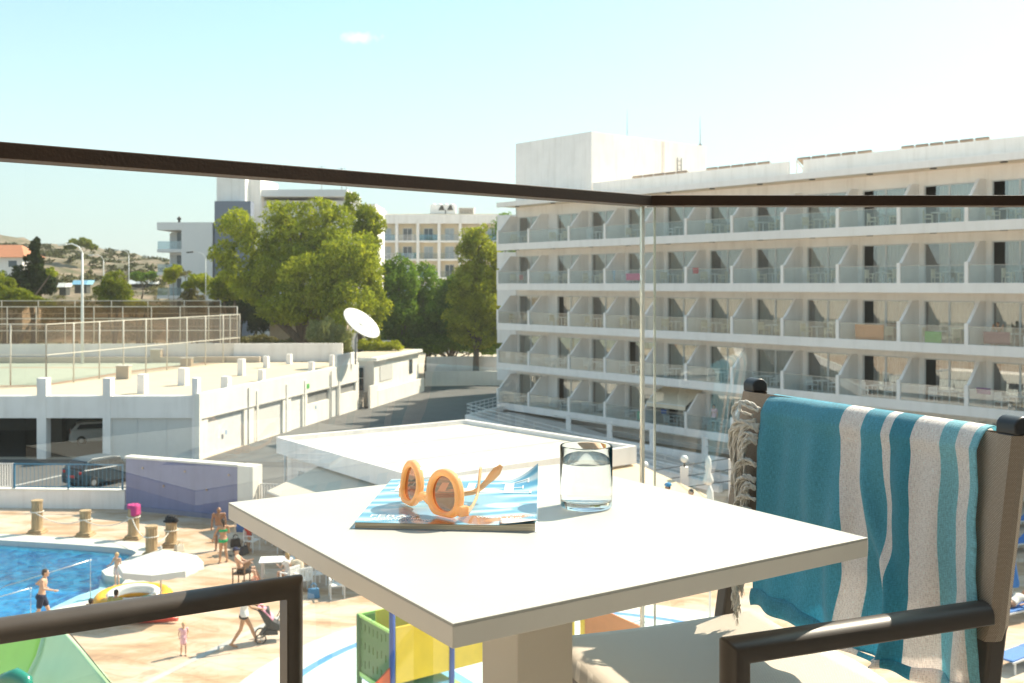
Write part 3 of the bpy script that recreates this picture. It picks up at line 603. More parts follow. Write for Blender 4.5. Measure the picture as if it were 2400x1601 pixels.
# awning hung on the left front face
la, lfv = i2[0], i2[1]; dlf = (lfv-la).normalized(); nlf = Vector((dlf.y,-dlf.x));
def aw(o_, u, v, z, side=0): 
    pp = la+dlf*u+nlf*v; return Vector((pp.x,pp.y,z))
if nlf.dot(Vector((-1,-1))) < 0: nlf = -nlf
awm = mat('awning_beige', (.66,.58,.48), .9, var=.03)
a1 = thing('awning', 'beige awning on the shaded side of the low pool building', 'awning', aw(0,3.2,0,0))
O = Vector(a1.location)
m = MB(); m.add([aw(0,3.4,0,2.95)-O, aw(0,11,0,2.95)-O, aw(0,11,2.4,2.15)-O, aw(0,3.4,2.4,2.15)-O], [(0,1,2,3)]); m.add([aw(0,3.4,2.4,2.15)-O, aw(0,11,2.4,2.15)-O, aw(0,11,2.42,1.9)-O, aw(0,3.4,2.42,1.9)-O], [(0,1,2,3)]); m.build('canvas', awm, a1, solid=.03)
m = MB()
for u in (3.4,7.2,11): m.bar(aw(0,u,.05,2.6)-O, aw(0,u,2.35,2.1)-O,.04,.04)
m.bar(aw(0,3.4,2.4,2.12)-O, aw(0,11,2.4,2.12)-O,.07,.07); m.build('arms', alu, a1)
m = MB(); m.obox(aw(0,1.6,.03,1.3), (*dlf,0), (*nlf,0), (0,0,1), .35,.03,1.1); m.build('door', mat('door_grey', (.50,.49,.47), .6), lo_)
# big awning on the sunny right front face
ra, rb_ = i2[1], i2[2]; drr = (rb_-ra).normalized(); nrr = Vector((drr.y,-drr.x)); 
if nrr.dot(Vector((1,-1))) < 0: nrr = -nrr
def ar(u, v, z): pp = ra+drr*u+nrr*v; return Vector((pp.x,pp.y,z))
a2 = thing('awning', 'broad cream sunlit awning at the right of the low pool building', 'awning', ar(6,0,0)); O = Vector(a2.location)
m = MB(); m.add([ar(1.2,.1,2.9)-O, ar(11.0,.1,2.9)-O, ar(11.0,4.6,2.0)-O, ar(1.2,4.6,2.0)-O], [(0,1,2,3)]); m.add([ar(1.2,4.6,2.0)-O, ar(11.0,4.6,2.0)-O, ar(11.0,4.62,1.8)-O, ar(1.2,4.62,1.8)-O], [(0,1,2,3)]); m.build('canvas', mat('awning_cream', (.64,.52,.36), .9, var=.02), a2, solid=.03)
m = MB()
for u in (1.2,4.5,7.8,11.0): m.tube([ar(u,4.5,0)-O, ar(u,4.5,2.0)-O], .04, 6)
m.build('pole', alu, a2)
# ================================================================== purple wall, low wall, railings
pa, pb = G(295,1194), G(556,1220); pdv = (pb-pa).normalized(); pnn = Vector((-pdv.y,pdv.x,0))
pw = thing('purple_wall', 'tall purple blue painted screen wall with a white cap', 'wall', pa); pl = (pb-pa).length
m = MB(); m.obox(pdv*pl/2+pnn*.2+Vector((0,0,1.2)), pdv, pnn, (0,0,1), pl/2,.2,1.2); m.build('panel', mat('purple_paint', (.23,.24,.39), .75, stain=.3, var=.06, vscale=.7), pw)
m = MB(); m.obox(pdv*(pl/2-.0)+pnn*.2+Vector((0,0,2.44)), pdv, pnn, (0,0,1), pl/2+.05,.24,.045); m.build('cap', white2, pw)
m = MB(); m.obox(pdv*(pl+.42)+pnn*.35+Vector((0,0,1.22)), pdv, pnn, (0,0,1), .41,.35,1.22); m.build('end_pier', white2, pw)
m = MB(); m.obox(pdv*pl/2+pnn*(-.05)+Vector((0,0,.1)), pdv, pnn, (0,0,1), pl/2,.05,.1); m.build('plinth', mat('purple_plinth', (.24,.24,.33), .8), pw)
for k in range(5): m = MB(); m.lathe([(.05,0),(.05,.04)], pdv*(1+k*1.2)+pnn*(-.02)+Vector((0,0,1.25 if k % 2 else 2.0)), 8, ax=-pnn); m.build('wall_light', mat('brass_dull', (.4,.28,.2), .5), pw)
lwa = Vector((-80,52.0,0)); lwd = (pa-lwa).normalized()
lw = thing('low_wall', 'low white wall between the pool deck and the car park', 'wall', (0,0,0)); m = MB(); m.bar(lwa+Vector((0,0,.42)), pa+Vector((-.05,.15,.42)), .3, .84); m.build('wall', white, lw); m = MB(); m.bar(lwa+Vector((0,0,.87)), pa+Vector((-.05,.15,.87)), .38, .07); m.build('cap', white2, lw)
def railing(a, b, z0, h_, n_, label, m_, pitch=.14, cat='railing', r=.014):
    a = Vector(a); b = Vector(b); o = thing('metal_railing', label, cat, (a.x,a.y,z0)); d = b-a; L_ = d.length; m = MB()
    m.bar((0,0,h_),(d.x,d.y,h_),.05,.05); m.bar((0,0,.08),(d.x,d.y,.08),.05,.05); m.build('rails', m_, o)
    m = MB(); k = int(L_/pitch)
    for i in range(1,k): p = d*i/k; m.bar((p.x,p.y,.08),(p.x,p.y,h_),r*2,r*2,up=(0,1,0))
    m.build('bars', m_, o)
    for i in range(n_+1): m = MB(); p = d*i/n_; m.box(p.x-.035,p.x+.035,p.y-.035,p.y+.035,0,h_+.03); m.build('post', m_, o)
    return o
def lwp(px): x = None; t_ = [lwa.lerp(pa,k/2000) for k in range(2001)]; return min(t_, key=lambda p: abs((p.x/p.y)-(px-CX)/F))
bluem = mat('railing_blue', (.04,.17,.29), .5)
railing(lwp(34), lwp(287), .92, 1.15, 2, 'blue framed railing on the low wall in front of the dark car', bluem, .19, r=.006)
railing(lwp(-120), lwp(30), .92, 1.15, 2, 'white railing on the low wall at the left edge', mat('railing_white', (.70,.68,.66), .6), .12, r=.02)
railing(pb+pdv*.9+pnn*.5, pb+pdv*2.6+pnn*.9, 0, 1.6, 1, 'white vertical bar gate right of the purple wall', mat('railing_white', (.70,.68,.66), .6), .14, 'gate', r=.022)
# ================================================================== ramp and terrace below the hotel
ramp = thing('hotel_ramp', 'white walled ramp with a railing below the hotel', 'ramp', (0,0,0))
r1 = G(1093,985,.9); r0_ = Vector((-3.4,74.5,0)); r1 = Vector((-3.3,72.5,0)); r2_ = Vector((10.4,52,0)); r3 = Vector((0.2,80.2,0))
m = MB(); m.prism([(r1.x,r1.y,0),(r2_.x,r2_.y,0),(r2_.x,r2_.y,.35),(r1.x,r1.y,1.35)], (.25,.2,0)); m.prism([(r1.x,r1.y,0),(r3.x,r3.y,0),(r3.x,r3.y,1.35),(r1.x,r1.y,1.35)], (.25,0,0)); m.build('ramp_wall', white, ramp)
m = MB(); m.prism([(r1.x+.2,r1.y,.9),(r2_.x,r2_.y,.05),(r2_.x+2.2,r2_.y+2.2,.05),(r3.x+.8,r3.y-.5,.9)], (0,0,.06)); m.build('ramp_floor', mat('ramp_paving', (.50,.46,.42), .9), ramp)
m = MB()
for a, b, z0, z1 in ((r1,r2_,2.1,1.15),(r1,r3,2.1,2.1)):
    for dz in (0,-.25,-.5): m.bar((a.x+.12,a.y+.1,z0+dz),(b.x+.12,b.y+.1,z1+dz),.05,.05)
    for k in range(13): p = a.lerp(b,k/12); zz = z0+(z1-z0)*k/12; m.bar((p.x+.12,p.y+.1,zz-.8),(p.x+.12,p.y+.1,zz),.04,.04,up=(0,1,0))
m.build('handrail', alu, ramp)
# terrace walls with globe lamps, plinth wall in front of the lowest balconies
tw = thing('terrace_wall', 'white stepped terrace wall with posts in front of the lowest balconies', 'wall', (0,0,0))
def hl(s, y, z=0): return hp(s, y, z)
m = MB(); 
a, b = hl(9,-2.2), hl(34,-3.0); m.bar((a.x,a.y,.35),(b.x,b.y,.35),.3,.7)
a, b = hl(14,-5.0), hl(40,-7.0); m.bar((a.x,a.y,.25),(b.x,b.y,.25),.35,.5); m.build('wall', white, tw)
for s in (10.5,14.5,18.3,22.5,27,31): p = hl(s,-2.2-.03*(s-9)); m = MB(); m.box(p.x-.16,p.x+.16,p.y-.16,p.y+.16,.3,1.75); m.build('post', white, tw)
m = MB(); a, b = hl(9,-2.2), hl(34,-3.0)
for dz in (1.6,1.2): m.bar((a.x,a.y,dz),(b.x,b.y,dz),.04,.04)
m.build('rail', steel, tw)
globe = mat('frosted_globe', (.82,.82,.80), .3, var=.01)
for i, (px, py, d, lab) in enumerate(((1511,1090,44,'white globe lamp on a post beside the glass edges'),(1604,1076,42.5,'white globe lamp on the square white pier'),(1718,1058,41,'white globe lamp nearest the towelled chair'))):
    p = P(px, py, d); o = thing('globe_lamp', lab, 'lamp', (p.x,p.y,0), 0, 'globe lamps on the terrace piers')
    m = MB(); m.box(-.15,.15,-.15,.15,0,p.z-.32); m.build('pier', white, o); m = MB(); m.tube([(0,0,p.z-.34),(0,0,p.z-.10)],.035,8); m.build('stem', dk, o); m = MB(); m.ball((0,0,p.z),.16,n=20); m.build('globe', globe, o)
tr_ = thing('terrace_railing', 'dark cable railing running between the globe lamp piers', 'railing', (0,0,0)); m = MB()
a, b = P(1525,1104,43.9), P(1760,1066,40)
for dz in (0,-.45,-.9): m.bar(a+Vector((0,0,dz)), b+Vector((0,0,dz)), .03,.03)
m.build('cable', dk, tr_)
m = MB(); m.slab([(6.0,39.3),(13,38.2),(15,46),(8,49)], .010, .03); o = m.build('terrace_paving', mat('shaded_paving', (.30,.29,.28), .8, var=.1), None); tag(o, kind='structure')

acm = mat('ac_casing', (.62,.61,.58), .5, var=.04)
def acunit(loc, rz, label):
    o = thing('air_conditioner', label, 'air conditioner', loc, rz); m = MB(); m.box(-.45,.45,-.18,.18,.08,.75); m.build('casing', acm, o, bevel=.015); m = MB(); m.lathe([(.24,0),(.24,.02),(.05,.03)], (.08,-.181,.42), 20, ax=(0,-1,0), smooth=False); m.build('fan_grille', dk, o)
    for x in (-.35,.35): m = MB(); m.box(x-.04,x+.04,-.2,.2,0,.08); m.build('foot', dk, o)
    return o
p = G(1050,1003,3.52); acunit((p.x-.2,p.y-.6,3.53), .6, 'small air conditioner at the back corner of the broad cream roof') if False else None
p = G(905,816,4.2); acunit((p.x,p.y,4.22), .3, 'air conditioner on the roof of the small white house')
m = MB(); gbox(m, .3, gl_n-.3, .0, .05, 2.38, 2.44); gbox(m, 6.1, 6.16, .0, .06, 0, 3.7); gbox(m, 19.62, 19.68, .05, .12, 0, 3.7); m.build('conduit', mat('conduit_grey', (.42,.41,.39), .7), gar)
pipe = MB()
a, b = q[0], q[1]; pa_ = a.lerp(b,.08); pipe.tube([(pa_.x-.02,pa_.y+.02,0),(pa_.x-.02,pa_.y+.02,3.0)], .05, 8); pipe.build('downpipe', acm, lo_)
m = MB()
for t_ in (.33,.66): c0 = i1[0].lerp(i1[1],t_); c1_ = i1[3].lerp(i1[2],t_); m.bar((c0.x,c0.y,3.525),(c1_.x,c1_.y,3.525),.05,.012)
m.build('roof_seam', mat('seam_grey', (.46,.42,.36), .9), lo_)
# ================================================================== buildings far behind
lav = mat('pale_blue_render', (.74,.74,.76), .85, var=.02); slate = mat('slate_render', (.20,.23,.30), .85, var=.03); bgw = mat('bg_glass', (.10,.13,.16), .15)
D1 = 130.0
def X(px, d=D1): return (px-CX)/F*d
def Z(py, d=D1): return CAMZ-(py-HY)/F*d
bh = thing('far_hotel', 'pale blue grey hotel wing with corner balconies and a slate tower', 'hotel', (0,D1,0))
m = MB(); m.box(X(425)+.0,X(497),0,14,0,Z(521)); m.build('end_wall', lav, bh)
m = MB(); m.box(X(384),X(425),2.2,14,0,Z(545)); m.build('balcony_wall', lav, bh)
m = MB(); m.box(X(368),X(425),-.05,14,Z(539),Z(521)); m.build('roof_edge', lav, bh)
for k, yy in enumerate((588,642,697,750)):
    m = MB(); m.box(X(368),X(425),.0,2.3,Z(yy+3),Z(yy-4)); s_ = m.build('balcony', lav, bh)
    m = MB(); m.box(X(369),X(424),.05,.09,Z(yy-4),Z(yy-4)+1.0); m.build('balustrade', glassmat('far_balustrade', (.75,.85,.9), 1, .02, film=(.25,(.55,.62,.66))), s_)
    m = MB(); m.box(X(390),X(420),2.14,2.2,Z(yy-4),Z(yy-4)+2.2); m.build('window', bgw, bh)
    m = MB(); m.box(X(388),X(402),2.10,2.14,Z(yy-4),Z(yy-4)+2.2); m.build('curtain', mat('far_curtain', (.55,.56,.56), .8), bh)
m = MB(); m.box(X(497),X(565),2,14,0,Z(407)); m.box(X(565),X(592),4,14,0,Z(407)); m.build('white_tower', white, bh)
m = MB(); m.box(X(501),X(586),.3,2.0,0,Z(471)); m.build('slate_tower', slate, bh)
m = MB(); m.box(X(592),X(796),6,16,0,Z(470,136)); m.build('rear_wing', lav, bh); m = MB(); m.box(X(570),X(800),4.5,17,Z(461,135),Z(445,135)); m.build('rear_roof', lav, bh)
m = MB(); m.box(X(740),X(860),8,18,0,Z(478,138)); m.build('rear_wing', white, bh)
st = thing('person_on_roof', 'dark figure standing on the pale blue roof edge', 'statue', (X(415),D1+.6,Z(521))) if False else None
vt = thing('roof_vent', 'small dark vent cowl on the pale blue roof', 'roof vent', (X(414),D1+1,Z(521))); m = MB(); m.lathe([(.16,0),(.16,.35),(.28,.4),(.24,.6),(.05,.8)], n=10); m.build('cowl', dk, vt)
for i, (px, y0, y1, lab) in enumerate(((754,455,388,'antenna mast left of the tree top'),(801,460,392,'antenna mast above the tree top'),(812,460,398,'short antenna beside the mast above the tree top'))):
    a = P(px, y0, 140); o = thing('roof_antenna', lab, 'antenna', a); H_2 = P(px, y1, 140).z-a.z; m = MB(); m.tube([(0,0,0),(0,0,H_2)],.06,5); m.build('mast', antm, o); m = MB(); m.bar((-.8,0,H_2*.8),(.8,0,H_2*.8),.06,.06); m.bar((-.5,0,H_2*.95),(.5,0,H_2*.95),.06,.06); m.build('crossbars', antm, o)
D2 = 165.0
ch = thing('apartment_hotel', 'white hotel with cream recessed balconies behind the trees', 'hotel', (0,D2,0))
crm = mat('cream_recess', (.80,.70,.54), .9, var=.02)
cols_ = [830+49.7*k for k in range(-1,9)]
xl, xr = X(cols_[0],D2), X(1178,D2)
m = MB(); m.box(xl,xr,1.6,14,0,Z(500,D2)); m.build('recess_wall', crm, ch)
m = MB(); m.box(xl,xr,-.05,.9,Z(524,D2),Z(503,D2)); m.box(xl,xr,.9,14,Z(512,D2),Z(503,D2)); m.build('roof_edge', white, ch)
fl_ = [566,609,652,695]
for yy in fl_: m = MB(); m.box(xl,xr,0,1.6,Z(yy,D2)-.15,Z(yy,D2)+.15); m.build('floor_slab', white, ch)
for c in cols_: m = MB(); m.box(X(c,D2)-.22,X(c,D2)+.22,-.02,1.6,0,Z(524,D2)); m.build('column', white, ch)
rnd = random.Random(3)
for i, yy in enumerate(fl_):
    for k in range(len(cols_)-1):
        x0 = X(cols_[k],D2)+.25; x1 = X(cols_[k+1],D2)-.25; z = Z(yy,D2)+.15
        m = MB(); m.box(x0+.6,x0+2.1,1.52,1.6,z,z+2.05); wo = m.build('window', alu, ch)
        m = MB(); m.box(x0+.7,x0+1.3,1.48,1.52,z+.1,z+1.95); m.box(x0+1.4,x0+2.0,1.48,1.52,z+.1,z+1.95); m.build('pane', bgw if rnd.random() < .6 else mat('far_pane_light', (.42,.48,.52), .3), wo)
        m = MB(); m.add([(x0,.1,z),(x1,.1,z),(x1,.1,z+.95),(x0,.1,z+.95)], [(0,1,2,3)]); m.build('balustrade', glassmat('blue_balustrade', (.45,.68,.80), 1, .03, film=(.3,(.12,.35,.5))) if rnd.random() < .4 else glassmat('pale_balustrade', (.85,.88,.9), 1, .02, film=(.2,(.5,.5,.5))), ch)
m = MB(); m.box(X(880,D2),X(900,D2),1,3,Z(503,D2),Z(493,D2)); m.box(X(940,D2),X(1160,D2),3,6,Z(503,D2),Z(498,D2)); m.build('roof_upstand', white, ch)
tk = thing('rooftop_tanks', 'white rooftop plant boxes with dark A shaped frames', 'rooftop plant', (X(1034,D2),D2+3,Z(503,D2))); 
m = MB(); m.box(-2.0,2.1,0,2,0,Z(477,D2)-Z(503,D2)); m.build('box', white, tk); m = MB(); 
for x in (-.1,1.3): m.prism([(x-.55,-.08,.9),(x+.45,-.08,.9),(x+.15,-.08,1.75),(x-.1,-.08,1.75)], (0,.06,0))
m.bar((.5,-.05,0),(.5,-.05,1.0),.12,.06,up=(0,1,0)); m.build('dark_frame', dk, tk)
for k in range(4): m = MB(); m.ball((-1.5+k*1.0,.8,Z(477,D2)-Z(503,D2)),.45,.45,.3,n=10); m.build('dome', white, tk)
lv = thing('louvre_box', 'tan louvred air unit on the cream hotel roof', 'air unit', (X(1091,D2),D2+3,Z(503,D2))); m = MB(); m.box(-1.3,1.3,0,1.6,0,1.35); m.build('case', white, lv); m = MB()
for k in range(8): m.box(-1.1,1.1,-.05,0,.15+k*.14,.23+k*.14)
m.build('louvres', mat('louvre_tan', (.30,.24,.18), .7), lv)
# distant houses, canopies and lamp posts on the slope
orh = thing('villa', 'white villa with an orange tiled roof at the left edge', 'house', (X(20,150),150,hz(X(20,150),150)))
b0 = Z(632,150)-orh.location.z
m = MB(); m.box(-7,2.0,0,6,-1,Z(603,150)-orh.location.z); m.build('wall', white, orh); m = MB(); zt = Z(603,150)-orh.location.z; m.prism([(-7.6,-.6,zt),(2.5,-.6,zt),(.4,3,zt+1.9),(-6,3,zt+1.9)], (0,.15,.02)); m.prism([(-7.6,6.6,zt),(2.5,6.6,zt),(.4,3,zt+1.9),(-6,3,zt+1.9)], (0,.15,.02)); m.prism([(2.5,-.6,zt),(2.5,6.6,zt),(.4,3,zt+1.9)], (.05,0,.02)); m.build('roof', mat('roof_tile_orange', (.46,.19,.10), .85, var=.1), orh)
m = MB(); m.box(.0,1.2,-.05,0,zt-1.4,zt-.5); m.build('window', bgw, orh)
for i, (px, py, w_, hh_, d, col, nm_, lab, cat_) in enumerate(((340,661,3.3,.9,235,(.80,.80,.78),'market_canopy','long white canopy on the slope behind the trees','canopy'),(195,662,1.35,.8,190,(.25,.50,.66),'blue_canopy','pale blue canopy on the slope behind the lamp post','canopy'),(153,668,.8,.8,200,(.72,.70,.66),'small_shed','small white shed on the brown slope','shed'))):
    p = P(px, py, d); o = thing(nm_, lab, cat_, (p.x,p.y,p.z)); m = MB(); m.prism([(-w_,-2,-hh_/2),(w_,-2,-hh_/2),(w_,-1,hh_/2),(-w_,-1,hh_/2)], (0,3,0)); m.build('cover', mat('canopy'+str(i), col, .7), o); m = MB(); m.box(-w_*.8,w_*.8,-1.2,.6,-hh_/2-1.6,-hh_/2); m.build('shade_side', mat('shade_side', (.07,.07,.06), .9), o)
lampm = mat('lamp_post_white', (.72,.72,.70), .5)
def street_lamp(px, yb, yt, d, label, double=False, r=.11, mm=lampm):
    b = P(px, yb, d); tpz = P(px, yt, d).z; o = thing('street_lamp', label, 'street lamp', b, 0, 'lamp posts behind the court'); H_2 = tpz-b.z
    m = MB(); m.tube([(0,0,0),(0,0,H_2*.5),(0,0,H_2)], [r,r*.8,r*.55], 8); m.build('pole', mm, o)
    for s in ((-1,1) if double else (-1,)):
        m = MB(); m.tube([(0,0,H_2),(s*.3,0,H_2+.5),(s*.9,0,H_2+.75),(s*1.5,0,H_2+.7)], r*.4, 6); m.build('arm', mm, o); m = MB(); m.obox((s*1.7,0,H_2+.68),(1,0,-.1*s),(0,1,0),(0,0,1),.35,.14,.07); m.build('lamp_head', dk if double else mm, o)
street_lamp(193, 852, 592, 88.5, 'tall white lamp post standing in the tennis court', r=.15)
street_lamp(243, 720, 610, 140, 'thin grey lamp post on the brown slope left of centre', r=.09); street_lamp(302, 712, 598, 150, 'thin grey lamp post beside the pale blue hotel wing', r=.09)
street_lamp(482, 712, 606, 112, 'double headed lamp in front of the slate tower', True, r=.06)
# small stone house and pergola under the big tree
sh = thing('stone_hut', 'tan hut with small windows in the shade under the big tree', 'hut', (X(740,112),112,0)); m = MB(); m.box(-5,3.2,0,4,0,Z(747,112)); m.build('wall', mat('hut_wall', (.46,.38,.30), .9), sh); m = MB(); m.box(-5.4,3.6,-.4,4.4,Z(747,112),Z(741,112)); m.build('roof', mat('hut_roof', (.50,.42,.32), .9), sh)
for x in (-3.6,-2.2,-.6): m = MB(); m.box(x,x+.8,-.06,0,1.6,2.9); m.build('window', bgw, sh)
pg = thing('pergola', 'dark low pergola roof under the trees by the road bend', 'pergola', (X(1060,118),118,0))
m = MB(); m.prism([(-8,-3,Z(795,118)),(8.5,-3,Z(795,118)),(4,1,Z(770,118)),(-3,1,Z(770,118))], (0,.2,.1)); m.build('roof', mat('pergola_brown', (.13,.10,.07), .9), pg); m = MB()
for k in range(7): x = -7.5+k*2.6; m.bar((x,-2.8,0),(x,-2.8,Z(795,118)),.2,.2,up=(0,1,0))
m.build('posts', mat('pergola_post', (.12,.09,.07), .9), pg)
# ================================================================== trees
def leaf_mesh(name, blobs, n, size, seed, droop=.5, aspect=.35, lump=14, m=None, parent=None, zmin=-1e9, lumpr=.42, nest=True):
    """many small leaf faces on clumps spread through the crown; blobs = (centre, (rx,ry,rz))"""
    rg = np.random.default_rng(seed); cs = []; rs = []; tn = []
    vol = np.array([b[1][0]*b[1][1]+b[1][0]*b[1][2] for b in blobs]); vol = vol/vol.sum()
    for (c, r), v in zip(blobs, vol):
        k = max(4, int(lump*(1+v*len(blobs))/1.5))
        d = rg.normal(size=(k,3)); d /= np.linalg.norm(d,axis=1)[:,None]; d *= (.45+.55*rg.random((k,1))**.5)
        cs.append(np.array(c)+d*np.array(r)*.82); rs.append(np.tile(np.array(r),(k,1))*lumpr*(.6+.8*rg.random((k,1)))); tn.append(rg.random(k))
    cs = np.concatenate(cs); rs = np.concatenate(rs); tn = np.concatenate(tn)
    w_ = (rs**2).sum(1); idx = rg.choice(len(cs), size=n, p=w_/w_.sum())
    d = rg.normal(size=(n,3)); d[:,2] += .25; d /= np.linalg.norm(d,axis=1)[:,None]
    rad = (.55+.5*rg.random((n,1))**.7)
    p = cs[idx]+d*rs[idx]*rad
    ax = rg.normal(size=(n,3)); ax[:,2] = ax[:,2]*(1-droop)-droop*1.6; ax /= np.linalg.norm(ax,axis=1)[:,None]
    nrm_ = d*.8+rg.normal(size=(n,3))*.6; bx = np.cross(ax,nrm_); bx /= (np.linalg.norm(bx,axis=1)[:,None]+1e-6)
    s = size*(.6+.8*rg.random((n,1))); a = ax*s*.5; b = bx*s*.5*aspect
    vs = np.stack([p-a, p+b-a*.1, p+a, p-b-a*.1],1).reshape(-1,3)
    tint = np.clip(tn[idx]*.55+rg.random(n)*.45,0,1)
    keep = p[:,2] > zmin; vs = vs.reshape(n,4,3)[keep].reshape(-1,3); tint = tint[keep]; n = int(keep.sum())
    me = bpy.data.meshes.new(name); me.vertices.add(4*n); me.loops.add(4*n); me.polygons.add(n)
    me.vertices.foreach_set('co', vs.ravel().astype(np.float32)); me.loops.foreach_set('vertex_index', np.arange(4*n,dtype=np.int32)); me.polygons.foreach_set('loop_start', np.arange(0,4*n,4,dtype=np.int32)); me.polygons.foreach_set('loop_total', np.full(n,4,dtype=np.int32))
    me.update(calc_edges=True); at = me.attributes.new('tint','FLOAT','FACE'); at.data.foreach_set('value', tint.astype(np.float32))
    me.materials.append(m); o = bpy.data.objects.new(name, me); C.objects.link(o); o.parent = parent; return o
barkm = mat('bark', (.16,.12,.09), .95, vscale=4, var=.25, bump=.5, bscale=12, stretch=(1,1,.2))
L_olive = leafmat('leaf_eucalyptus', (.13,.185,.022), (.50,.54,.065), .45)
L_pine = leafmat('leaf_pine', (.075,.14,.025), (.25,.39,.065), .38)
L_gold = leafmat('leaf_acacia', (.16,.20,.025), (.52,.55,.075), .44)
L_dark = leafmat('leaf_dark', (.015,.028,.010), (.055,.08,.025), .15)
L_lime = leafmat('leaf_lime', (.10,.14,.015), (.30,.33,.04), .35)
L_dry = leafmat('leaf_dry', (.10,.10,.04), (.28,.25,.12), .2)
def tree(name, label, cat, base, dep, blobsD, n, size, lm, seed, group='trees behind the court and road', trunk=None, z0=0.0, **kw):
    """blobsD: (x, y, rx, ry) in photo pixels (2351 wide) at distance dep (with optional depth shift)"""
    k = 1.0208; bx = (base[0]*k-CX)/F*dep; b0 = Vector((bx, dep, z0)); o = thing(name, label, cat, b0, 0, group)
    bl = []
    for b in blobsD:
        dd = dep+(b[4] if len(b) > 4 else 0); c = P(b[0]*k, b[1]*k, dd)-b0; rx = b[2]*k/F*dd; rz = b[3]*k/F*dd; bl.append((tuple(c), (rx, (rx+rz)*.5, rz)))
    leaf_mesh('crown', bl, n, size, seed, m=lm, parent=o, **kw)
    cen = sum((Vector(b[0]) for b in bl), Vector())/len(bl); H_3 = cen.z
    m = MB(); r = trunk or max(.12, H_3*.035); rr = random.Random(seed)
    fork = Vector((cen.x*.35, cen.y*.35, H_3*.38)); m.tube([(0,0,-.3), tuple(fork*.5+Vector((rr.uniform(-.2,.2),0,0))), tuple(fork)], [r*1.25,r,r*.85], 9); m.build('trunk', barkm, o)
    for b in sorted(bl, key=lambda q: -q[1][0])[:9]:
        c = Vector(b[0]); m = MB(); mid_ = fork.lerp(c,.5)+Vector((rr.uniform(-.4,.4),rr.uniform(-.4,.4),-.1*abs(c.z-fork.z))); m.tube([tuple(fork-Vector((0,0,.2))), tuple(mid_), tuple(c), tuple(c+Vector((rr.uniform(-.5,.5),0,b[1][2]*.6)))], [r*.6,r*.4,r*.22,r*.06], 6); m.build('limb', barkm, o)
    return o
tree('eucalyptus_tree', 'huge olive green spreading tree left of the satellite dish', 'tree', (705,800), 104,
     [(545,515,48,42),(512,578,42,32),(590,560,50,45),(655,492,55,38),(735,492,48,40),(690,560,85,65),(775,520,40,48),(790,600,80,75,-3),(640,620,80,60),(720,640,85,65,-3),(850,640,42,60),(590,660,65,45),(700,700,95,50,-2),(800,700,75,60,-4),(545,630,50,40),(868,700,32,48),(640,715,55,40),(850,755,30,40)], 62000, .42, L_olive, 1, droop=.55, trunk=.75, lump=34, lumpr=.30)
tree('eucalyptus_tree', 'slender yellow green branch crown rising behind the top of the huge tree', 'tree', (820,800), 112, [(805,470,20,28),(840,510,34,36),(862,520,24,26),(850,560,24,24)], 6500, .40, L_olive, 2, droop=.5, trunk=.3)
tree('pine_tree', 'rounded green pine right of the satellite dish', 'tree', (925,800), 112, [(915,650,40,55),(900,720,45,50),(930,750,50,45),(890,780,40,30)], 15000, .36, L_pine, 3, droop=.1, aspect=.5)
tree('pine_tree', 'dark green pine in front of the cream balconies', 'tree', (980,800), 116, [(968,650,42,48),(975,710,62,45),(1030,715,42,52),(1000,760,65,35),(955,760,50,35)], 16000, .36, L_pine, 4, droop=.1, aspect=.5)
tree('acacia_tree', 'yellow green leafy tree beside the hotel end', 'tree', (1090,800), 108, [(1100,552,46,36),(1078,590,34,40),(1122,610,42,50),(1085,665,56,58),(1125,690,55,60),(1062,735,52,44),(1135,755,45,34),(1095,775,60,25)], 34000, .38, L_gold, 5, droop=.45, lump=26, lumpr=.32)
tree('conifer_tree', 'tall dark green tree directly behind the left end of the big hotel', 'tree', (1175,800), 112, [(1160,530,30,40),(1175,600,42,60),(1175,690,45,70),(1165,760,40,40)], 13000, .36, L_pine, 6, droop=.2)
tree('pine_tree', 'broad dark green pine filling the gap before the yellow green tree', 'tree', (1035,800), 113, [(1035,670,34,45),(1045,725,42,45),(1005,735,45,45),(1050,780,48,30),(1000,785,48,26)], 17000, .36, L_pine, 24, droop=.15, aspect=.5)
tree('shade_tree', 'very dark low trees over the pergola by the road', 'tree', (1040,805), 122, [(1000,775,65,30),(1080,770,70,34),(940,770,50,35),(1140,775,40,32),(1040,740,60,35)], 15000, .42, L_dark, 7, droop=.2)
tree('bamboo_bush', 'feathery grey green bush below the dish', 'bush', (765,815), 97, [(745,770,34,36),(785,785,32,30),(720,760,15,25),(760,800,40,15)], 9000, .55, leafmat('leaf_bamboo', (.16,.19,.07), (.40,.42,.20), .35), 8, z0=2.0, droop=-.6, aspect=.12)
tree('small_shrub', 'yellow green shrub between the dish and the white house', 'bush', (880,815), 98, [(870,800,30,14),(905,795,22,12),(840,795,18,15)], 3000, .3, L_gold, 9, z0=2.0)
tree('shade_tree', 'dark shaded tree low on the left of the huge tree', 'tree', (540,790), 112, [(560,700,50,35),(520,690,40,30),(600,735,45,30)], 9000, .40, L_dark, 10, droop=.3)
tree('shrub_tree', 'dark olive tree in front of the slate tower', 'tree', (530,790), 108, [(510,650,30,25),(540,665,32,22),(500,680,22,18)], 6000, .36, L_olive, 11)
tree('young_tree', 'small rounded golden tree in front of the pale blue wing', 'tree', (397,720), 116, [(397,622,20,16),(390,640,14,12)], 2600, .3, L_gold, 12, trunk=.1)
tree('young_tree', 'small olive tree near the double headed lamp', 'tree', (455,720), 113, [(452,645,26,17),(430,655,14,12),(470,665,12,10)], 3200, .3, L_olive, 13, trunk=.1)
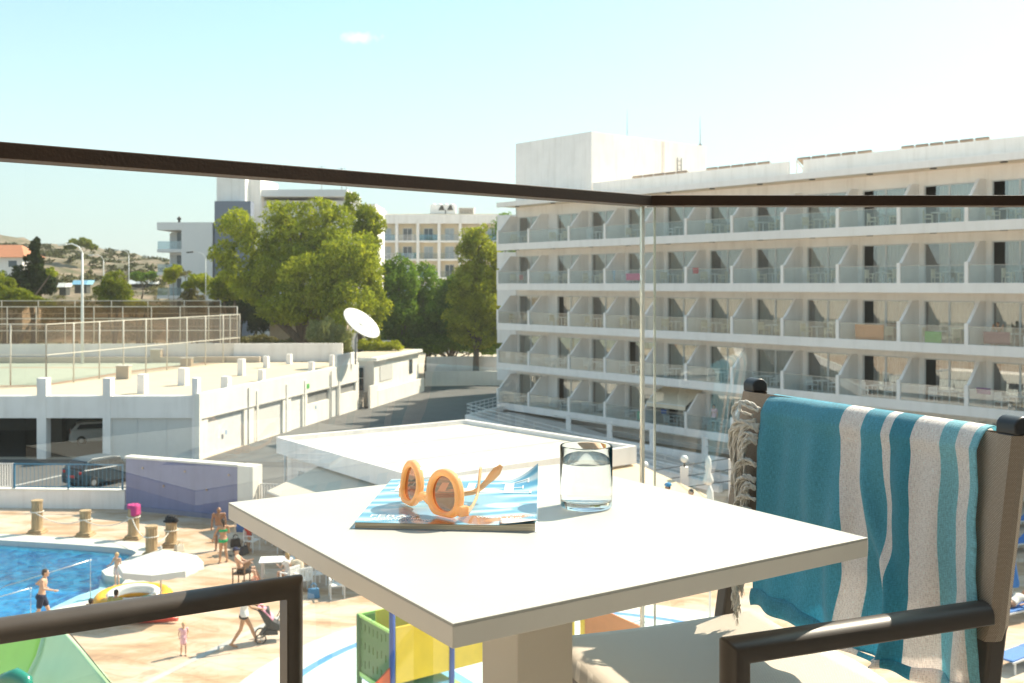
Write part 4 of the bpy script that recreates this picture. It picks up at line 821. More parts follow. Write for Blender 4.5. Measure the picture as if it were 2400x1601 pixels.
tree('dry_tree', 'thin leafless brown tree before the pale blue wing', 'tree', (440,745), 114, [(435,690,22,28),(460,700,16,20),(425,630,14,10)], 1500, .4, L_dry, 14, trunk=.12)
tree('conifer_tree', 'dark pointed conifer on the slope at the left', 'tree', (75,700), 128, [(80,572,9,26),(78,605,20,25),(62,632,32,22),(95,640,28,22),(75,660,45,20)], 11000, .42, L_dark, 15, droop=.1, aspect=.6, z0=2.0)
tree('broad_bush', 'bright lime green hedge mass at the left edge', 'bush', (40,720), 108, [(30,688,60,24),(95,695,38,16),(-30,680,60,36),(10,655,22,18)], 14000, .38, L_lime, 16, z0=1.0)
tree('broad_tree', 'round green tree right of the tall lamp post', 'tree', (262,720), 118, [(262,650,30,26),(240,670,22,22),(285,665,26,22),(265,690,40,20)], 9000, .36, L_lime, 17)
tree('broad_bush', 'rusty green bush low beside the round tree', 'bush', (310,720), 112, [(312,700,28,12),(335,708,16,8)], 2200, .3, L_gold, 18)
tree('hill_tree', 'flat topped green trees on the brow of the hill', 'tree', (185,590), 300, [(165,562,16,10),(190,558,16,11),(212,566,12,8)], 3500, .9, L_lime, 19, z0=18)
tree('broad_bush', 'green bush on the slope left of the canopies', 'bush', (325,650), 200, [(318,636,20,10),(350,632,14,8)], 2200, .6, L_pine, 20, z0=8)
tree('broad_bush', 'olive bush between the villa and the conifer', 'bush', (10,640), 125, [(-5,640,18,22),(15,650,18,14),(120,625,12,10)], 3200, .4, L_olive, 21, z0=3)
tree('low_tree', 'dark green low growth along the road bend between the white house and the hotel', 'bush', (1040,805), 112, [(1000,790,50,20),(1060,785,45,24),(1110,780,45,30),(960,795,35,15),(1140,790,40,26)], 15000, .36, L_pine, 22, droop=.3)
tree('low_tree', 'olive undergrowth at the foot of the huge tree', 'bush', (700,800), 107, [(600,785,45,16),(655,790,40,12),(560,790,30,16),(700,780,30,22)], 7000, .36, L_dry, 23, droop=.2)
# scrub over the slopes: uncountable ground cover
rg = np.random.default_rng(5); bl = []
while len(bl) < 1000:
    y = 120+(rg.random()**2.0)*380; x = y*(-.56+.42*rg.random())
    hh_ = hz(x, y)
    if hh_ < .3 and y > 150: continue
    r = .5+1.3*rg.random()**2+(y/400); bl.append(((x,y,hh_+r*.25),(r*1.4,r*1.4,r*.7)))
a_ = leaf_mesh('scrub', [b for b in bl if b[0][1] < 260], 60000, .5, 31, m=L_dry, lump=2, aspect=.5, droop=0); tag(a_, 'brown dry scrub on the near slope', None, None, 'stuff')
a_ = leaf_mesh('scrub', [b for b in bl if b[0][1] >= 230], 30000, 1.1, 32, m=leafmat('leaf_scrub', (.05,.06,.025), (.14,.14,.06), .1), lump=2, aspect=.5, droop=0); tag(a_, 'dark green scrub on the far slope', None, None, 'stuff')
a_ = leaf_mesh('undergrowth', [((x_,101+rg.random()*8,.6),(2.2,2,1.0)) for x_ in np.arange(-75,-14,1.6)], 14000, .4, 33, m=L_dry, lump=3, aspect=.5, droop=0); tag(a_, 'dry undergrowth behind the court fences', None, None, 'stuff')
# ================================================================== pool side
stone = mat('column_stone', (.42,.30,.17), .9, vscale=5, var=.18, bump=.5, bscale=14, stretch=(1,1,.35))
posts = []
for i, (px, yb, yt, lab) in enumerate(((87,1250,1172,'tall fluted stone post with rope, leftmost by the pool'),(200,1256,1196,'short fluted stone post, second from the left by the pool'),(313,1263,1184,'fluted stone post with a pink cloth on top'),(355,1304,1232,'fluted stone post standing behind the white parasol'),(401,1281,1222,'fluted stone post with a black hat on top'))):
    b = G(px, yb, .05 if False else .0); H_4 = CAMZ-(yt-HY)/F*b.y; o = thing('stone_post', lab, 'post', b, 0, 'fluted stone posts round the pool')
    m = MB(); m.box(-.33,.33,-.33,.33,0,.09); m.box(-.28,.28,-.28,.28,.09,.17); m.build('base', stone, o, bevel=.02)
    m = MB(); n_ = 48; vs = []; zz = [0.16,.25,H_4*.5,H_4-.12,H_4-.05,H_4]; rr = [.24,.225,.22,.215,.235,.235]
    for z, r in zip(zz, rr):
        for k in range(n_): rk = r*(1-(.10 if (k % 4) < 2 and .25 < z < H_4-.08 else 0)); vs.append((rk*math.cos(2*math.pi*k/n_), rk*math.sin(2*math.pi*k/n_), z))
    m.add(vs, [(i_*n_+k, i_*n_+(k+1)%n_, (i_+1)*n_+(k+1)%n_, (i_+1)*n_+k) for i_ in range(len(zz)-1) for k in range(n_)]+[tuple((len(zz)-1)*n_+k for k in range(n_))]); m.build('shaft', stone, o)
    posts.append((b, H_4))
ropem = mat('white_rope', (.72,.68,.60), .9, var=.1, vscale=30)
rp_ = thing('rope', 'sagging white rope strung between the stone posts', 'rope', (0,0,0))
for (a, ha), (b, hb) in list(zip(posts, posts[1:]))+[]:
    A_ = a+Vector((0,-.2,ha*.66)); B_ = b+Vector((0,-.2,hb*.66)); pts = [A_.lerp(B_,k/14)-Vector((0,0,.28*4*(k/14)*(1-k/14))) for k in range(15)]; m = MB(); m.tube(pts, .02, 6); m.build('strand', ropem, rp_)
for (a, ha) in posts: m = MB(); m.tube([a+Vector((.26*math.cos(t_/16*2*math.pi), .26*math.sin(t_/16*2*math.pi), ha*.66)) for t_ in range(16)], .02, 6, closed=True); m.build('loop', ropem, rp_)
pk = mat('pink_cloth', (.50,.05,.20), .9, var=.1, vscale=5); b, hb = posts[2]
m = MB(); 
def pkf(i, j):
    a_ = i*2*math.pi; r = .02+.235*min(1,j*2.2)+.02*math.sin(a_*5)*j; dz = max(0,j-.42)*(.75 if math.cos(a_+.4) >.2 else .22); return (r*math.cos(a_), r*math.sin(a_), .03-dz+.01*math.sin(a_*7))
m.grid(pkf, 40, 12); o = m.build('cloth', pk, None, solid=.015); o.location = b+Vector((0,0,hb)); tag(o, 'pink cloth draped on top of the middle stone post', 'cloth')
b, hb = posts[4]; m = MB(); m.lathe([(.30,0),(.31,.03),(.19,.06),(.20,.20),(.12,.26),(.01,.27)], n=20); m.ball((.18,-.1,.08),.14,n=10); m.ball((-.14,.05,.1),.12,n=10); o = m.build('hat', mat('black_felt', (.015,.014,.016), .9), None); o.location = b+Vector((0,0,hb)); tag(o, 'black hat and bag on top of the stone post', 'hat')
# handrails into the pool
def handrail(pts, label):
    o = thing('pool_handrail', label, 'handrail', Vector(pts[0])); O = Vector(pts[0]); m = MB(); m.tube([Vector(p)-O for p in pts], .017, 8); m.build('tube', steel, o)
    for p in (pts[0], pts[-1]): m = MB(); m.lathe([(.07,0),(.07,.02)], Vector(p)-O, 12); m.build('flange', steel, o)
    m = MB(); m.ball(Vector(pts[1])-O, .034, n=10); m.build('knob', mat('rail_knob', (.75,.74,.7), .3), o)
a = G(212,1408,.0); handrail([tuple(a),(a.x,a.y,1.35),(a.x-2.2,a.y-1.2,.85),(a.x-4.4,a.y-2.5,-.1)], 'steel handrail running down into the pool beside the boy')
a = G(72,1462,.0); handrail([tuple(a),(a.x,a.y,1.1),(a.x-2.4,a.y-1.0,.6),(a.x-3.6,a.y-1.5,-.1)], 'steel handrail at the left edge by the running man')
# parasols
canv = mat('parasol_canvas', (.70,.69,.65), .85, var=.02); polem = mat('parasol_pole', (.62,.60,.56), .4)
def parasol(loc, rad, eave, apex, label, rz=0, n=8):
    o = thing('parasol', label, 'parasol', loc, rz, 'open white parasols'); m = MB(); vs = []; K = 6
    for j in range(K+1):
        t_ = j/K
        for k in range(n*4):
            a_ = 2*math.pi*k/(n*4); ph = (k % 4)/4; seg = math.cos(math.pi/n)/math.cos((ph-.5)*2*math.pi/n)
            r = rad*t_*seg; z = apex-(apex-eave)*t_**1.02; vs.append((r*math.cos(a_), r*math.sin(a_), z))
    nn_k = n*4; fs = [(j*nn_k+k, (j+1)*nn_k+k, (j+1)*nn_k+(k+1)%nn_k, j*nn_k+(k+1)%nn_k) for j in range(K) for k in range(nn_k)]
    m.add(vs, fs, False); m.build('canopy', canv, o, solid=.01); m = MB(); base_ = vs[-nn_k:]
    m.add([*base_, *[(x*1.01,y*1.01,z-.20+(.03 if k % 2 else 0)) for k, (x,y,z) in enumerate(base_)]], [(k,(k+1)%nn_k,nn_k+(k+1)%nn_k,nn_k+k) for k in range(nn_k)]); m.build('valance', canv, o, solid=.006)
    m = MB(); m.tube([(0,0,.03),(0,0,apex+.05)], .028, 8); m.build('pole', polem, o); m = MB(); m.lathe([(.28,0),(.28,.06),(.06,.1),(.05,.3)], n=16); m.build('base', mat('concrete_base', (.5,.5,.48), .9), o)
    for k in range(n): a_ = 2*math.pi*k/n; m = MB(); m.tube([(0,0,apex-.05),(rad*.97*math.cos(a_), rad*.97*math.sin(a_), eave+.0)], .01, 4); m.build('rib', polem, o)
    m = MB(); m.lathe([(.05,apex),(.04,apex+.08),(.01,apex+.14)], n=10); m.build('finial', polem, o); return o
u1 = G(377,1440); parasol(u1, 1.32, 1.60, 2.06, 'open white parasol beside the yellow inflatable boat', .12, 8)
# inflatable boat
bt = G(313,1424); boat = thing('inflatable_boat', 'yellow and white inflatable boat lying on the pool deck', 'inflatable boat', (bt.x,bt.y,.0), .25)
ym = mat('inflatable_yellow', (.85,.42,.02), .3, var=.04); wm_ = mat('inflatable_white', (.78,.80,.80), .35)
m = MB(); m.tube([(1.0*math.cos(a_*2*math.pi/36), .72*math.sin(a_*2*math.pi/36), .27+.10*math.sin(a_*2*math.pi/36)) for a_ in range(36)], .25, 14, closed=True); m.build('outer_tube', ym, boat)
m = MB(); m.tube([(.72*math.cos(a_*2*math.pi/36), .46*math.sin(a_*2*math.pi/36), .40+.10*math.sin(a_*2*math.pi/36)) for a_ in range(36)], .15, 12, closed=True); m.build('inner_tube', wm_, boat)
m = MB(); m.grid(lambda i, j: (.8*(2*i-1)*math.cos(math.asin(max(-1,min(1,2*j-1)))), .52*(2*j-1), .20), 12, 12); m.build('floor', wm_, boat)
for a_, cc in ((.4,(.08,.10,.50)),(2.6,(.08,.10,.50)),(5.2,(.03,.25,.12))): m = MB(); m.ball((1.0*math.cos(a_)*1.0,.72*math.sin(a_),.50),.18,.16,.035,n=12); m.build('patch', mat('patch%d' % int(a_*10), cc, .4), boat)
fl_o = G(345,1461); m = MB(); m.tube([(-.7,-.1,.12),(-.2,0,.12),(.5,.05,.12),(.95,0,.13)], [.05,.11,.11,.06], 10); o = m.build('swim_float', mat('float_red', (.62,.06,.03), .4), None); o.location = fl_o; tag(o, 'long red swim float on the deck below the parasol', 'float')
# white plastic furniture
def seat_thing(loc, rz, label, m_=wch_me, name='garden_chair'):
    o = bpy.data.objects.new(name, m_); C.objects.link(o); o.location = loc; o.rotation_euler = (0,0,rz); return tag(o, label, 'chair', 'plastic chairs by the pool bar')
brm = mat('brown_plastic', (.16,.09,.05), .6); bch = ch_me.copy(); bch.materials.clear(); bch.materials.append(brm)
for (px, py, rz, lab) in ((618,1262,.4,'white chair nearest the low pool building corner'),(640,1275,2.4,'white chair beside the red shorts person'),(590,1292,1.2,'white chair in the shade left of the round table'),(745,1372,-.9,'white chair at the right of the seated couple'),(668,1296,2.9,'white chair behind the white table'),(790,1400,.3,'white chair in shade under the balcony table edge')):
    seat_thing(G(px, py), rz, lab)
seat_thing(G(566,1372), R(-100), 'dark brown chair under the man in the navy cap', bch)
wt_ = thing('garden_table', 'white rectangular plastic table beside the seated couple', 'table', G(650,1358), .15); m = MB(); m.box(-.62,.62,-.42,.42,.69,.73); m.build('tabletop', wchm, wt_, bevel=.02)
for x in (-.5,.5):
    for y in (-.32,.32): m = MB(); m.bar((x,y,0),(x,y,.69),.05,.05,up=(0,1,0)); m.build('leg', wchm, wt_)
# sun loungers at the far right
blm = mat('lounger_blue', (.03,.17,.50), .7, var=.08, vscale=6)
def lounger(loc, rz, label, back=35):
    o = thing('sun_lounger', label, 'sun lounger', loc, rz, 'blue sun loungers at the right edge'); m = MB()
    for y in (-.3,.3): m.bar((-.9,y,.33),(.45,y,.33),.04,.05)
    for x in (-.8,.35): m.bar((x,-.3,.33),(x,.3,.33),.04,.04)
    m.build('frame', wchm, o)
    for x in (-.8,.35):
        for y in (-.3,.3): m = MB(); m.bar((x,y,0),(x,y,.33),.04,.04,up=(0,1,0)); m.build('leg', wchm, o)
    m = MB(); m.obox((-.22,0,.37),(1,0,0),(0,1,0),(0,0,1),.68,.29,.025); m.build('seat', blm, o, bevel=.01)
    c_, s_ = math.cos(R(back)), math.sin(R(back)); m = MB(); m.obox((.45+.33*c_,0,.38+.33*s_),(c_,0,s_),(0,1,0),(-s_,0,c_),.34,.29,.025); m.build('backrest', blm, o, bevel=.01); return o
for i, (px, py, rz, lab, bk) in enumerate(((2372,1452,.5,'blue lounger with a towelled sunbather at the right edge',20),(2392,1560,.6,'nearest blue lounger at the right edge',0),(2385,1290,.4,'blue lounger beyond the sunbather, the second in the row',35),(2392,1235,.4,'farthest blue lounger in the row at the right edge',35))): lounger(G(px, py), rz, lab, bk)
pb_ = G(2372,1440); cp = thing('closed_parasol', 'closed royal blue parasol behind the chair post at the right', 'parasol', pb_, 0); m = MB(); m.lathe([(.20,.9),(.22,1.0),(.12,1.6),(.06,2.3),(.01,2.4)], n=10); m.build('folded_canopy', blm, cp); m = MB(); m.tube([(0,0,0),(0,0,2.4)],.03,8); m.build('pole', polem, cp)
for px, yt, yb, d, lab in ((1660,1068,1135,36,'closed white parasol standing on the terrace, the farther one'),(1664,1137,1240,31,'closed white parasol nearest the table edge')):
    tp = P(px, yt, d); bz = P(px, yb, d).z; o = thing('closed_parasol', lab, 'parasol', (tp.x,tp.y,0), 0, 'closed white parasols'); H_5 = tp.z; hh_ = H_5-bz
    m = MB(); m.lathe([(.10,bz),(.20,bz+.10*hh_),(.17,bz+.2*hh_),(.09,bz+.42*hh_),(.12,bz+.6*hh_),(.10,bz+.85*hh_),(.02,bz+hh_)], n=12); m.build('folded_canopy', canv, o); m = MB(); m.tube([(0,0,0),(0,0,H_5)],.03,8); m.build('pole', polem, o)
# ---------------------------------------------------------------- cars
def car(name, label, loc, rz, paint, plate=None, L_=3.9, W_=1.68, H_=1.5, group=None):
    o = thing(name, label, 'car', loc, rz, group); hw = W_/2; gl_ = mat('car_glass', (.02,.025,.03), .06, spec=.8); tyre = mat('tyre', (.02,.02,.02), .9); hub = mat('hubcap', (.45,.45,.46), .3, metal=.7); red = mat('tail_light', (.45,.02,.02), .15); blk = mat('black_trim', (.02,.02,.02), .6)
    # side profile, front at +x; body lofted across the width with tumblehome
    low = [(-L_/2,.42),(-L_/2-.02,.62),(-L_/2+.04,.95),(-L_/2+.12,1.02),(L_/2-1.15,.98),(L_/2-.30,.80),(L_/2-.03,.62),(L_/2,.40),(L_/2-.1,.22),(-L_/2+.1,.22)]
    m = MB(); secs = []; 
    for yy, ins in ((-hw,.05),(-hw+.06,.0),(0,-.03),(hw-.06,.0),(hw,.05)): secs.append([(x*(1-ins*.35), yy, z-(0 if z < .5 else ins*.4)) for x, z in low])
    k = len(low); vs = [p for s_ in secs for p in s_]; fs = [(i*k+j, i*k+(j+1)%k, (i+1)*k+(j+1)%k, (i+1)*k+j) for i in range(4) for j in range(k)]+[tuple(range(k-1,-1,-1)), tuple(4*k+j for j in range(k))]
    m.add(vs, fs, False); m.build('body', paint, o, bevel=.05, seg=3)
    roof = [(-L_/2+.10,1.00),(-L_/2+.42,H_-.10),(-L_/2+.75,H_),(.15,H_),(.55,H_-.07),(L_/2-.98,.96)]
    m = MB(); a = [(x, -(hw-.06) if z < 1.1 else -(hw-.22), z) for x, z in roof]; b = [(x, -y, z) for x, y, z in a]; k = len(roof); m.add(a+b, [tuple(range(k-1,-1,-1)), tuple(range(k,2*k))]+[(i,i+1,k+i+1,k+i) for i in range(k-1)]); m.build('cabin', paint, o, bevel=.07, seg=3)
    for s in (-1, 1):
        m = MB(); f = lambda x, z: (x, s*(hw-.05-(z-1.0)/(H_-1.0)*.155), z); m.add([f(-L_/2+.38,1.05), f(L_/2-1.22,1.03), f(.42,H_-.13), f(-L_/2+.60,H_-.13)], [(0,1,2,3) if s < 0 else (3,2,1,0)]); m.build('side_window', gl_, o, solid=.02)
        m = MB(); m.obox((.75,s*(hw+.07),1.04),(1,0,0),(0,1,0),(0,0,1),.06,.09,.06); m.build('mirror', paint, o, bevel=.02)
        m = MB(); m.obox((-L_/2+.04,s*(hw-.20),.86),(1,0,.1),(0,1,0),(0,0,1),.05,.11,.07); m.build('tail_light', red, o, bevel=.03)
        m = MB(); m.obox((L_/2-.18,s*(hw-.24),.70),(1,0,-.3),(0,1,0),(0,0,1),.12,.16,.07); m.build('headlight', mat('lamp_clear', (.6,.6,.62), .1), o, bevel=.03)
        for x in (-L_/2+.68, L_/2-.76):
            m = MB(); m.lathe([(.20,-.10),(.29,-.10),(.31,-.07),(.31,.07),(.29,.10),(.20,.10)], (x,s*(hw-.09),.31), 24, ax=(0,s,0)); wo = m.build('wheel', tyre, o); m = MB(); m.lathe([(.20,.06),(.19,.095),(.05,.11)], (x,s*(hw-.09),.31), 14, ax=(0,s,0), smooth=False); m.build('rim', hub, wo)
    m = MB(); m.add([(-L_/2+.08,-(hw-.16),1.06),(-L_/2+.08,hw-.16,1.06),(-L_/2+.37,hw-.30,H_-.14),(-L_/2+.37,-(hw-.30),H_-.14)], [(0,3,2,1)]); m.build('rear_window', gl_, o, solid=.02)
    m = MB(); m.add([(L_/2-1.05,-(hw-.14),1.02),(L_/2-1.05,hw-.14,1.02),(.58,hw-.28,H_-.12),(.58,-(hw-.28),H_-.12)], [(0,1,2,3)]); m.build('windscreen', gl_, o, solid=.02)
    m = MB(); m.box(-L_/2-.06,-L_/2+.04,-hw+.12,hw-.12,.30,.52); m.build('bumper', paint, o, bevel=.03)
    if plate: m = MB(); m.box(-L_/2-.075,-L_/2-.04,-.28,.28,.60,.72); m.build('licence_plate', mat('plate_red', plate, .5), o)
    return o
navy = mat('car_paint_navy', (.010,.030,.045), .3, spec=.5, var=.02)
c_ = G(168,1147); d_ = Vector((math.sin(R(30)),math.cos(R(30)),0)); cc = c_+d_*1.95
car('parked_car', 'dark blue green hatchback with a red number plate behind the blue railing', (cc.x,cc.y,0.01), R(60), navy, plate=(.55,.05,.05))
p_ = P(228,1030,68.5); car('parked_car', 'silver white hatchback parked in the dark garage bay', (p_.x+.3,p_.y,0.02), R(24), mat('car_paint_white', (.70,.70,.68), .25, var=.02), H_=1.48)
# ---------------------------------------------------------------- playground
grn = mat('play_green', (.035,.17,.035), .45, var=.05); blu = mat('play_blue', (.008,.06,.28), .4); yel = mat('play_yellow', (.85,.55,.02), .35); orr = mat('play_red', (.62,.10,.02), .35); lim = mat('play_lime', (.35,.70,.16), .35)
pA = Vector(((842-CX)/F*25,25,0)); e1p = Vector((.586,-.81,0)); e2p = Vector((.81,.586,0)); WP = 1.62; PT = 2.5
play = thing('play_tower', 'water play tower of green slotted panels, blue posts and yellow boxes', 'play tower', pA)
for (u, v, hh_, mm) in ((0,0,2.52,grn),(1,0,3.6,blu),(0,1,2.8,blu),(1,1,3.4,blu)):
    q_ = e1p*WP*u+e2p*WP*v; m = MB(); m.tube([(q_.x,q_.y,0),(q_.x,q_.y,hh_)], .07, 12); m.build('post', mm, play)
def slotpanel(o_, dd, L_, z0, z1, mm, rows=3, cols_n=8, skew=.06, name='panel'):
    """panel with slanting slots really cut out: built from strips between the slots"""
    m = MB(); rnd_ = random.Random(int(L_*100)); pn = Vector((-dd.y,dd.x,0)); hz_ = (z1-z0)
    sw = L_/cols_n
    def strip(a, b, za, zb): m.prism([tuple(o_+dd*a+Vector((0,0,za))), tuple(o_+dd*b+Vector((0,0,za))), tuple(o_+dd*b+Vector((0,0,zb))), tuple(o_+dd*a+Vector((0,0,zb)))], pn*.03)
    for c in range(cols_n):
        a = c*sw; s0 = a+sw*.38; s1 = a+sw*.62; strip(a, s0, z0, z1); strip(s1, a+sw, z0, z1); z = z0
        for r in range(rows):
            g0 = z0+hz_*(r+.25+rnd_.random()*.2)/rows; g1 = g0+hz_*.42/rows; strip(s0, s1, z, g0); z = g1
        strip(s0, s1, z, z1)
    return m.build(name, mm, play)
slotpanel(Vector((0,0,0)), e1p, WP, 1.15, 2.45, grn); slotpanel(Vector((0,0,0)), e2p, WP, 1.15, 2.45, mat('play_green_light', (.10,.36,.07), .45))
m = MB(); m.bar((0,0,2.5), tuple(e1p*WP+Vector((0,0,2.5))), .06, .06); m.bar((0,0,2.5), tuple(e2p*WP+Vector((0,0,2.5))), .06, .06); m.bar((0,0,1.1), tuple(e1p*WP+Vector((0,0,1.1))), .06, .10); m.build('top_bar', lim, play)
m = MB(); m.slab([Vector((0,0)), (e1p*WP).xy, (e1p*WP+e2p*WP).xy, (e2p*WP).xy], 1.0, 1.08); m.build('platform', mat('play_aqua', (.20,.48,.62), .5), play)
# yellow trough and boxes to the right of the blue post
o1 = e1p*WP
m = MB(); a = o1+e2p*.1; m.prism([tuple(a+Vector((0,0,1.35))), tuple(a+e2p*2.6+Vector((0,0,1.35))), tuple(a+e2p*2.6+Vector((0,0,2.6))), tuple(a+Vector((0,0,2.6)))], -e1p*.05); m.build('side_panel', yel, play)
m = MB(); m.slab([a.xy, (a+e2p*2.6).xy, (a+e2p*2.6-e1p*.9).xy, (a-e1p*.9).xy], 1.30, 1.35); m.build('trough_floor', yel, play)
m = MB(); m.prism([tuple(a-e1p*.95+Vector((0,0,1.35))), tuple(a-e1p*.95+e2p*2.6+Vector((0,0,1.35))), tuple(a-e1p*.95+e2p*2.6+Vector((0,0,2.75))), tuple(a-e1p*.95+Vector((0,0,2.75)))], -e1p*.05); m.build('side_panel', mat('play_olive', (.38,.42,.02), .4), play)
for k, (u, v) in enumerate(((1.05,2.9),(1.35,2.9),(.35,3.5),(1.35,3.9))): q_ = e1p*WP*u+e2p*v; m = MB(); m.tube([(q_.x,q_.y,0),(q_.x,q_.y,2.65)], .07, 12); m.build('post', blu, play)
a = e1p*WP*1.1+e2p*2.95; slotpanel(a, e2p, .9, .3, 1.7, orr, 2, 4); slotpanel(a+Vector((0,0,0)), e2p, .9, 1.75, 2.4, yel, 1, 3)
m = MB(); a = e1p*WP*.98-e2p*.05; m.prism([tuple(a+Vector((0,0,.2))), tuple(a+Vector((0,0,1.72))), tuple(a-e2p*.95+e1p*.25+Vector((0,0,1.22))), tuple(a-e2p*1.1+e1p*.35+Vector((0,0,.2)))], e1p*.05); m.build('red_panel', orr, play)
pt2 = thing('play_bench', 'orange and yellow play panels right of the table leg', 'play panel', G(1342,1560,0)); m = MB(); m.tube([(0,0,0),(0,0,2.15)], .06, 10); m.tube([(.28,.1,0),(.28,.1,1.9)],.07,10); m.build('post', yel, pt2); m = MB(); m.prism([(.3,.1,.4),(1.9,-.5,.4),(1.9,-.5,1.2),(.3,.1,1.75)], (.02,.05,0)); m.build('panel', mat('play_orange', (.62,.20,.05), .45), pt2)
fm1 = mat('mat_aqua', (.16,.40,.54), .6); m = MB(); m.flat([[tuple(G(x,y))[:2] for x, y in ((925,1520),(1010,1540),(1110,1601),(1040,1680),(900,1700))]], .016); struct(m, 'splash_pad_aqua_zone', fm1)
m = MB(); m.flat([[tuple(G(x,y))[:2] for x, y in ((930,1545),(990,1548),(932,1592))]], .020); m.flat([[tuple(G(x,y))[:2] for x, y in ((950,1640),(1060,1590),(1090,1606),(1000,1690))]], .020); struct(m, 'splash_pad_lime_zone', lim)
# ---------------------------------------------------------------- green water slide, bottom left
sl_ = thing('water_slide', 'pale green fibreglass water slide at the lower left corner', 'water slide', (0,0,0))
sg1 = mat('slide_pale_green', (.62,.90,.50), .25, var=.02); sg2 = mat('slide_green', (.45,.88,.14), .2, var=.03)
def ribbon(pts_a, pts_b, name, mm, sub=10):
    """surface lofted between two curves"""
    def ev(ps, t_):
        x = t_*(len(ps)-1); i = min(int(x), len(ps)-2); f = x-i; p0, p1, p2, p3 = (Vector(ps[max(0,min(len(ps)-1,i+k))]) for k in (-1,0,1,2))
        return .5*((2*p1)+(p2-p0)*f+(2*p0-5*p1+4*p2-p3)*f*f+(3*p1-p0-3*p2+p3)*f**3)
    m = MB(); m.grid(lambda i, j: tuple(ev(pts_a,i).lerp(ev(pts_b,i),j)+Vector((0,0,0))), 26, 10); return m.build(name, mm, sl_, solid=.05)
D_ = 20.0
A1 = [P(150,1478,20.6), P(195,1525,19.6), P(245,1580,18.6), P(300,1660,17.6)]; A0 = [P(108,1486,20.9), P(92,1540,20.6), P(62,1600,20.2), P(30,1680,19.8)]
ribbon(A0, A1, 'outer_shell', sg1)
B1 = [P(-60,1515,22.0), P(-60,1570,21.6), P(-60,1640,21.2), P(-60,1700,21)]
ribbon(A0, B1, 'inner_shell', sg2)
m = MB(); m.tube([*A0], [.07]*4, 10); m.build('rim', mat('slide_rim', (.55,.78,.45), .2), sl_)
m = MB(); m.tube([P(-70,1508,22), P(20,1500,21.6), P(108,1484,20.9), P(150,1476,20.6)], .07, 10); m.build('top_rim', sg1, sl_)
m = MB(); m.tube([P(-20,1612,19.5), P(10,1592,19.4), P(38,1586,19.3), P(60,1596,19.2), P(70,1640,19.1)], [.05,.12,.16,.13,.08], 10); m.build('curled_lip', mat('slide_teal', (.02,.22,.16), .15), sl_)
for px in (40,130): q_ = P(px,1640,20.5); m = MB(); m.tube([(q_.x,q_.y,0),(q_.x,q_.y,q_.z)], .12, 10); m.build('support', steel, sl_)
cb = thing('guy_cable', 'thin dark cable slanting past the green slide', 'cable', P(160,1480,20)); O = Vector(cb.location); m = MB(); m.tube([P(160,1480,20)-O, P(275,1620,18)-O, P(420,1800,15.5)-O], .012, 5); m.build('strand', dk, cb)
